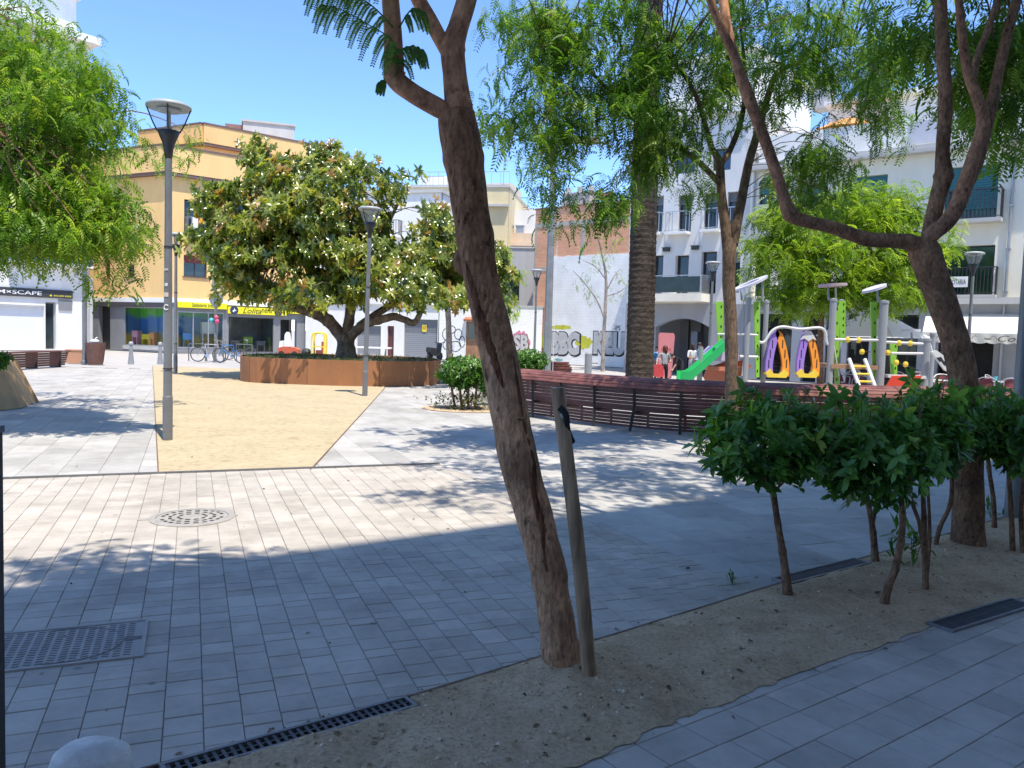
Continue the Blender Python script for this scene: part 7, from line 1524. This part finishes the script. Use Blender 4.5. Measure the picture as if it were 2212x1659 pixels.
for i in range(nr):
    for j in range(ns): fs.append((i*ns+j, i*ns+(j+1) % ns, (i+1)*ns+(j+1) % ns, (i+1)*ns+j))
mb.add(vs, fs); mb.build('trunk', barkmat('palm_bark', (.026, .021, .018), (.115, .096, .078), 5, 1.0, (.6, .6, 5), .04), T7)
fr_ = MB()
for k in range(34):
    a = k*2.4; el = .9-1.5*(k/34); L = 3.4; pts = [np.array([dxp*H, 0, H])+np.array([math.cos(a)*math.cos(el)*L*t, math.sin(a)*math.cos(el)*L*t, math.sin(el)*L*t-1.6*t*t]) for t in np.linspace(0, 1, 9)]
    fr_.tube(pts, list(np.linspace(.04, .008, 9)), 5)
    for i in range(1, 9):
        for s in (-1, 1):
            for h_ in (0, .5):
                q = pts[i-1]+(pts[i]-pts[i-1])*h_; d = pts[i]-pts[i-1]; d /= np.linalg.norm(d); sd = np.cross(d, (0, 0, 1)); tip = q+(sd*s*.8+d*.6+np.array([0, 0, -.25]))*.5; fr_.add([q, q+d*.05, tip], [(0, 1, 2)])
fr_.build('fronds', M('palm_frond', (.06, .11, .03), .6, .2), T7)

# ---- thin saplings / street trees
p = P(1304, 803, 40); b8_ = np.array([p[0], p[1], 0]); T8 = thing('bare_sapling', 'thin pale sapling with almost bare branches in front of the graffiti wall', 'tree', b8_); pale = barkmat('pale_bark', (.24, .22, .20), (.45, .42, .39), 8, .5)
mb = MB(); s1 = limb(mb, [(1302, 803, 40), (1303, 740, 40), (1308, 660, 40), (1309, 600, 40), (1303, 560, 40), (1291, 512, 40)], [9, 8, 7, 6, 5, 2], 6, 10); s2 = limb(mb, [(1306, 690, 40), (1290, 650, 40), (1262, 610, 40), (1238, 585, 40)], [4, 3.4, 2.5, 1.2], 6, 8); s3 = limb(mb, [(1309, 630, 40), (1325, 600, 40), (1340, 580, 40)], [3, 2.4, 1.2], 5, 8); s4 = limb(mb, [(1306, 600, 40), (1285, 575, 40), (1255, 560, 40)], [3, 2.2, 1], 5, 8); s5 = limb(mb, [(1309, 640, 40), (1335, 632, 40), (1352, 620, 40)], [2.6, 2, 1], 5, 8); s6 = limb(mb, [(1303, 555, 40), (1322, 530, 40), (1332, 512, 40)], [2.6, 2, 1], 5, 8); mb.build('trunk', pale, T8, b8_)
ts = np.array(s2[6:]+s3[4:]+s4[4:]+s5[4:]+s6[3:]+s1[22:]); cl8 = ts[rng.integers(0, len(ts), 60)]+rng.normal(0, .3, (60, 3)); foliage('leaves', T8, b8_, cl8, 3, .25, PIN2, feather_y, droop=(0, .8))
p = P(968, 774, 46); b9_ = np.array([p[0], p[1], 0]); T9 = thing('street_tree', 'slender grey street tree beside the garage, right of the magnolia', 'tree', b9_)
mb = MB(); s1 = limb(mb, [(971, 776, 46), (969, 700, 46), (966, 650, 46), (964, 600, 46), (975, 540, 46)], [14, 12, 12, 10, 6], 6, 12); mb.build('trunk', bark_g, T9, b9_, smooth=True)
cl9 = clumps_px([(1000, 560, 80, 70, 46, 1.6), (1080, 600, 40, 50, 45, 1), (1090, 680, 22, 40, 45, .6)], 60); mb = MB(); twigs(mb, cl9, s1[14:], .03, .5); mb.build('twigs', bark_g, T9, b9_); foliage('crown', T9, b9_, cl9, 20, .6, pinnate(.5, 6, .17, .07, .4), feather_y, droop=(0, .9))

# ================================================================== SHRUBS
def bush(name, label, px, Y, ru, rv, nl, stems, mat, L=.085, group=None, dY=None, per=7, base=None, wleaf=.42):
    c = P(px[0], px[1], Y); rx, rz = ru/FPX*Y, rv/FPX*Y; ry = dY or rx*.9
    bpt = base if base is not None else np.array([c[0], c[1], 0]); org = (float(bpt[0]), float(bpt[1]), 0.0)
    t = thing(name, label, 'shrub', org, 0, group)
    for st in stems:
        mb = MB(); q = limb(mb, st[0], st[1], 8, 12, .08, tuple((k, .15) for k in range(1, len(st[0])-1))); e = q[-1]
        for k in range(7): d = c+inball(1)[0]*np.array([rx, ry, rz])*.7; mb.tube(catmull([e-np.array([0, 0, .05]), (e+d)/2+rng.normal(0, .03, 3), d], 4), list(np.linspace(.009, .003, 9)), 6)
        mb.build('stem', bark_d, t, org, smooth=True)
    d = rng.normal(size=(nl, 3)); d /= np.linalg.norm(d, axis=1)[:, None]; r = rng.uniform(.25, 1.0, nl)**.5; lump = np.array([1+.22*noise.noise(Vector(q)*2.2+Vector((c[0]*3, 0, 0))) for q in d])
    pos = c+d*(r*lump)[:, None]*np.array([rx, ry, rz])
    ns_ = 9 if L < .1 and mat is laurel else 0     # young shoots standing above the clipped top
    if ns_:
        sh_ = c+np.stack([rng.uniform(-.8, .8, ns_)*rx, rng.uniform(-.8, .8, ns_)*ry, rz*rng.uniform(.95, 1.35, ns_)], 1); pos[:ns_] = sh_
        for s_ in sh_: mb = MB(); mb.tube([c+(s_-c)*np.array([.9, .9, .5]), s_], [.005, .003], 5); mb.build('shoot', bark_d, t, org)
    yaw = np.arctan2(d[:, 1], d[:, 0]); pit = rng.normal(.65, .45, nl)
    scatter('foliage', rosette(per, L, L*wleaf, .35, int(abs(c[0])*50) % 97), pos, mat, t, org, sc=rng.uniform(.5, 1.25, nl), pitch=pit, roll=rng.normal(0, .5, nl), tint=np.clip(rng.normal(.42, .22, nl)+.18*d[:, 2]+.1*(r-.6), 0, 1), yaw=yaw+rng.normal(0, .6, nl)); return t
HG = 'laurel shrubs along the earth strip'
def st(pts, w): return ([(u, v, Y) for u, v, Y in pts], w)
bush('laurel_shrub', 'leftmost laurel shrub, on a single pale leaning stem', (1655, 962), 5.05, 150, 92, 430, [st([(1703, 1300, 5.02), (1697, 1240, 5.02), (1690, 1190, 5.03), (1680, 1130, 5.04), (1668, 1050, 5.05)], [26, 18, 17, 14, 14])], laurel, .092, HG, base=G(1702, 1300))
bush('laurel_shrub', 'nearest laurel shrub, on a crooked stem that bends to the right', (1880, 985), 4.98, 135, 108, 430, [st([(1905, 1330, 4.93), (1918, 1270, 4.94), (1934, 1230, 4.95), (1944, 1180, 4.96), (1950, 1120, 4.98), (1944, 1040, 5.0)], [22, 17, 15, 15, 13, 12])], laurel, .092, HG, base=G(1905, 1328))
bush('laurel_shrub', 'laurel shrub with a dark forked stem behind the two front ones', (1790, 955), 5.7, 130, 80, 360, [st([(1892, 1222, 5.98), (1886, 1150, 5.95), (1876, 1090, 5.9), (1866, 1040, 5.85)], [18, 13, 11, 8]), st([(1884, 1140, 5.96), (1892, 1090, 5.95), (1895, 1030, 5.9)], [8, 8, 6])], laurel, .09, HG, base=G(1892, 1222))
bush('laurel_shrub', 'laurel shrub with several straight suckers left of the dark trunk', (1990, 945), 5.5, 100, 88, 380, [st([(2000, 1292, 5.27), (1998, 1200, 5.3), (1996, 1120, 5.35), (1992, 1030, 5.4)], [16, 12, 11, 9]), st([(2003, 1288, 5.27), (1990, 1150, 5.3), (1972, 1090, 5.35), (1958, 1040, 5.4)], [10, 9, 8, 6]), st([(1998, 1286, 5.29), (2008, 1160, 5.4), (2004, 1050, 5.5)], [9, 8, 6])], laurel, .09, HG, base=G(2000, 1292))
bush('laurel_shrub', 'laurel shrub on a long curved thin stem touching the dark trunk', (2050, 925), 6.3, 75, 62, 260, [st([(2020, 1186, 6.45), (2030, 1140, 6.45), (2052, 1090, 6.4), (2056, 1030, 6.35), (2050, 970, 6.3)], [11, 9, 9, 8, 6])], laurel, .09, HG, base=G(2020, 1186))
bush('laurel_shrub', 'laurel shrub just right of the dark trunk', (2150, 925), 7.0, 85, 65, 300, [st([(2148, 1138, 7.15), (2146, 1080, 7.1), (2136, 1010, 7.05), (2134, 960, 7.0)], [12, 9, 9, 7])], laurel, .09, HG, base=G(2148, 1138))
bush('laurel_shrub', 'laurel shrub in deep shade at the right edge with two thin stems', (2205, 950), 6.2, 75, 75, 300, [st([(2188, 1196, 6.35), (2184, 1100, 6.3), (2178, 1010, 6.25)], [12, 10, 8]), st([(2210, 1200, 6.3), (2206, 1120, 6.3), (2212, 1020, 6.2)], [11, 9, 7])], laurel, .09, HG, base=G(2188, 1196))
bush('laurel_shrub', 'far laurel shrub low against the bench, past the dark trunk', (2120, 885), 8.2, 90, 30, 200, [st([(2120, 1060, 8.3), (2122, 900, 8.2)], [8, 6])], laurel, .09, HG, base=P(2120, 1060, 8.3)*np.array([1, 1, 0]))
BG = 'clipped bushes left of the curved bench'
g = G(1008, 884)
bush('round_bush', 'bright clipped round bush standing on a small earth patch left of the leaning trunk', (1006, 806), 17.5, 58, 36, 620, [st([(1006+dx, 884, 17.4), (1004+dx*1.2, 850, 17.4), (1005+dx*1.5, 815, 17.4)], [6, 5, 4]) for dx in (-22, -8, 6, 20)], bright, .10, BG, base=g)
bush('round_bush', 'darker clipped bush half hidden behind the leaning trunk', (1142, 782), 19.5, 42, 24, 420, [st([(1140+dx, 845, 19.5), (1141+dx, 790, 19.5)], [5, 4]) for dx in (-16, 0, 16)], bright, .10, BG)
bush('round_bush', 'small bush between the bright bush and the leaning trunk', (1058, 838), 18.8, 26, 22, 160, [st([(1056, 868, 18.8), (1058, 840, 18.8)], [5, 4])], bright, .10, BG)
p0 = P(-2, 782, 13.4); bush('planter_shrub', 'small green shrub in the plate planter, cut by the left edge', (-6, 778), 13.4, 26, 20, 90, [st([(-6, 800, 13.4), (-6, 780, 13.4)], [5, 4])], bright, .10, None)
pos = []
while len(pos) < 900:
    q = ctr+rng.uniform(-3.2, 3.2, 2)
    if in_poly(q, inset(.15)): pos.append((q[0], q[1], .70+rng.uniform(0, .03)))
tag(scatter('ground_cover', rosette(6, .10, .02, .5, 4), np.array(pos), leafmat('planter_grass', [(0, (.04, .07, .02)), (.6, (.10, .15, .04)), (1, (.25, .26, .1))], .3, .5, .3), None, (0, 0, 0)), kind='stuff')
# low undergrowth under the bright bush and its earth patch
patch = MB(); n = 30; patch.add([(g[0]+1.0*math.cos(2*math.pi*k/n)*(1+.12*noise.noise((k*.6, 0, 0))), g[1]+.15+.85*math.sin(2*math.pi*k/n), .001) for k in range(n)], [tuple(range(n))]); tag(patch.build('soil_patch', earth_m, None, fix=False), kind='structure')
pos = np.array([(g[0]+rng.normal(0, .38), g[1]+.1+rng.normal(0, .3), rng.uniform(.02, .3)) for _ in range(240)]); o = scatter('undergrowth', rosette(5, .10, .03, .5, 8), pos, leafmat('dry_green_leaf', [(0, (.05, .06, .02)), (.6, (.12, .13, .04)), (1, (.3, .27, .1))], .3, .5, .3), None, (0, 0, 0)); tag(o, kind='stuff')
# small weeds
def weed(label, p, n, L, grass=False):
    t = thing('weed', label, 'weed', (p[0], p[1], 0.0)); pos = np.array([(rng.normal(0, L*.25), rng.normal(0, L*.25), rng.uniform(0, L*.9)) for _ in range(n)])
    scatter('leaves', rosette(4, L*.6, L*.13, .6, 5), pos, bright, t, (0, 0, 0), sc=rng.uniform(.5, 1, n)); mb = MB()
    for k in range(4): mb.tube([(0, 0, 0), (rng.normal(0, L*.2), rng.normal(0, L*.2), L*.9)], .0025, 5)
    mb.build('stem', bright, t)
weed('tiny green weed sprouting at the edge of the shaded paving', G(1582, 1262), 7, .09); weed('tuft of dark weeds around the sucker stems', G(1972, 1225), 14, .3); weed('weed tuft at the foot of the thin stem right of the dark trunk', G(2140, 1120), 14, .16)

# ================================================================== FOREGROUND BITS
sb = G(1283, 1490); t = thing('tree_stake', 'weathered round wooden stake with a black rubber tie, beside the leaning tree', 'stake', (sb[0], sb[1], 0)); mb = MB(); org = (sb[0], sb[1], 0)
stake = woodmat('weathered_stake_wood', (.12, .075, .042), (.46, .30, .175), (6, 6, .55), 5, .7)
limb(mb, [(1277, 1500, 3.68), (1272, 1440, 3.68), (1250, 1200, 3.69), (1226, 1000, 3.70), (1210, 880, 3.71), (1204, 838, 3.71)], [34, 33, 32, 31, 31, 31], 8, 24, .03)
tp_ = P(1203, 829, 3.71); mb.build('post', stake, t, org, smooth=False)
pj = P(1218, 897, 3.675); mb = MB(); mb.T = Matrix.Translation(pj) @ Matrix.Rotation(R(90), 4, 'X'); mb.lathe([(.017, -.006), (.017, .0), (.004, .004), (0, .004)], 18, cap=False); w_ = mb.build('washer', M('zinc_washer', (.5, .5, .5), .4, .05, metal=.6), t, org)
mb = MB(); mb.tube(catmull([P(1208, 880, 3.665), P(1222, 895, 3.665), P(1226, 930, 3.70), P(1236, 955, 3.73)], 5), .016, 8); mb.build('rubber_tie', M('black_rubber', (.012, .012, .012), .8, .1), t, org)
p = P(196, 1640, 1.68); t = thing('stone_bollard', 'pale rough stone bollard top at the bottom left corner', 'bollard', (p[0], p[1], 0)); zt = P(210, 1608, 1.68)[2]
mb = MB(); mb.lathe([(.085, 0), (.088, zt-.09), (.086, zt-.05), (.076, zt-.02), (.055, zt-.004), (0, zt+.002)], 36, cap=False, sx=1.02, sy=.9)
mb.v = [(x*(1+.03*noise.noise((x*20, y*20, z*12))), y*(1+.03*noise.noise((x*20, y*20, z*12+5))), z+.006*noise.noise((x*14, y*14, 2))) for x, y, z in mb.v]; mb.build('stone', M('pale_rough_stone', (.62, .61, .58), .9, .15, 18, .5, 160, grime=.2), t, smooth=True)
mb = MB(); mb.T = Matrix.Rotation(R(-38), 4, 'Z'); mb.tube(catmull([(.045, -.07, zt-.10), (.05, -.078, zt-.03), (.085, -.03, zt-.03), (.095, .0, zt-.05), (.09, .01, zt-.12)], 5), .014, 8); st_ = mb.build('black_strap', M('black_rubber', (.012, .012, .012), .8, .1), t); mb = MB(); mb.T = Matrix.Rotation(R(-38), 4, 'Z') @ Matrix.Translation((.088, -.045, zt-.038)); mb.lathe([(.0, .012), (.011, .004), (.011, -.006), (0, -.01)], 12, cap=False); mb.build('white_stud', whitepaint, st_)
p = P(-29, 1300, 2.4); zt = P(0, 922, 2.4)[2]; t = thing('dark_post', 'dark square post cut off by the left edge, with a red dot sticker', 'post', (p[0], p[1], 0)); mb = MB(); w = .033; mb.box(-w, w, -w, w, -.01, zt-.02); mb.build('post', dframe, t); mb = MB(); mb.box(-w-.004, w+.004, -w-.004, w+.004, zt-.02, zt); mb.build('cap', M('blue_grey_cap', (.12, .14, .18), .5, .1), t); z = P(0, 985, 2.4)[2]; mb = MB(); mb.T = Matrix.Translation((w-.012, -w-.001, z)) @ Matrix.Rotation(R(90), 4, 'X'); mb.lathe([(.013, -.0004), (.013, .001), (0, .001)], 16, cap=False); mb.build('red_sticker', redc, t)

# ================================================================== LIGHT, SKY, CAMERA
tosun = Vector((.77, -1.34, 4.2)).normalized(); elev = math.asin(tosun.z); azim = math.atan2(tosun.x, tosun.y)
L = bpy.data.lights.new('sun', 'SUN'); L.energy = SUN_E; L.angle = R(.55); L.color = (1, .93, .81)
lo = bpy.data.objects.new('sun', L); col.objects.link(lo); lo.rotation_euler = tosun.to_track_quat('Z', 'Y').to_euler()
w = bpy.data.worlds.new('World'); scene.world = w; w.use_nodes = True; nt = w.node_tree
sky = nt.nodes.new('ShaderNodeTexSky'); sky.sky_type = 'NISHITA'; sky.sun_disc = False; sky.sun_elevation = elev; sky.sun_rotation = azim; sky.air_density = .62; sky.dust_density = 0; sky.ozone_density = 8
nt.links.new(sky.outputs[0], nt.nodes['Background'].inputs['Color']); nt.nodes['Background'].inputs['Strength'].default_value = SKY_S
cam = bpy.data.cameras.new('camera'); co = bpy.data.objects.new('camera', cam); col.objects.link(co); scene.camera = co
cam.sensor_width = 36; cam.lens = 36*FPX/W0; cam.clip_start = .05; cam.clip_end = 3000
co.matrix_world = Matrix(((_R[0], _U[0], -_F[0], CAM[0]), (_R[1], _U[1], -_F[1], CAM[1]), (_R[2], _U[2], -_F[2], CAM[2]), (0, 0, 0, 1)))
scene.render.engine = 'CYCLES'
vs_ = scene.view_settings; vs_.view_transform = 'Standard'; vs_.look = 'None'; vs_.gamma = 1; vs_.exposure = EXPO
scene.cycles.max_bounces = 8; scene.cycles.transparent_max_bounces = 12
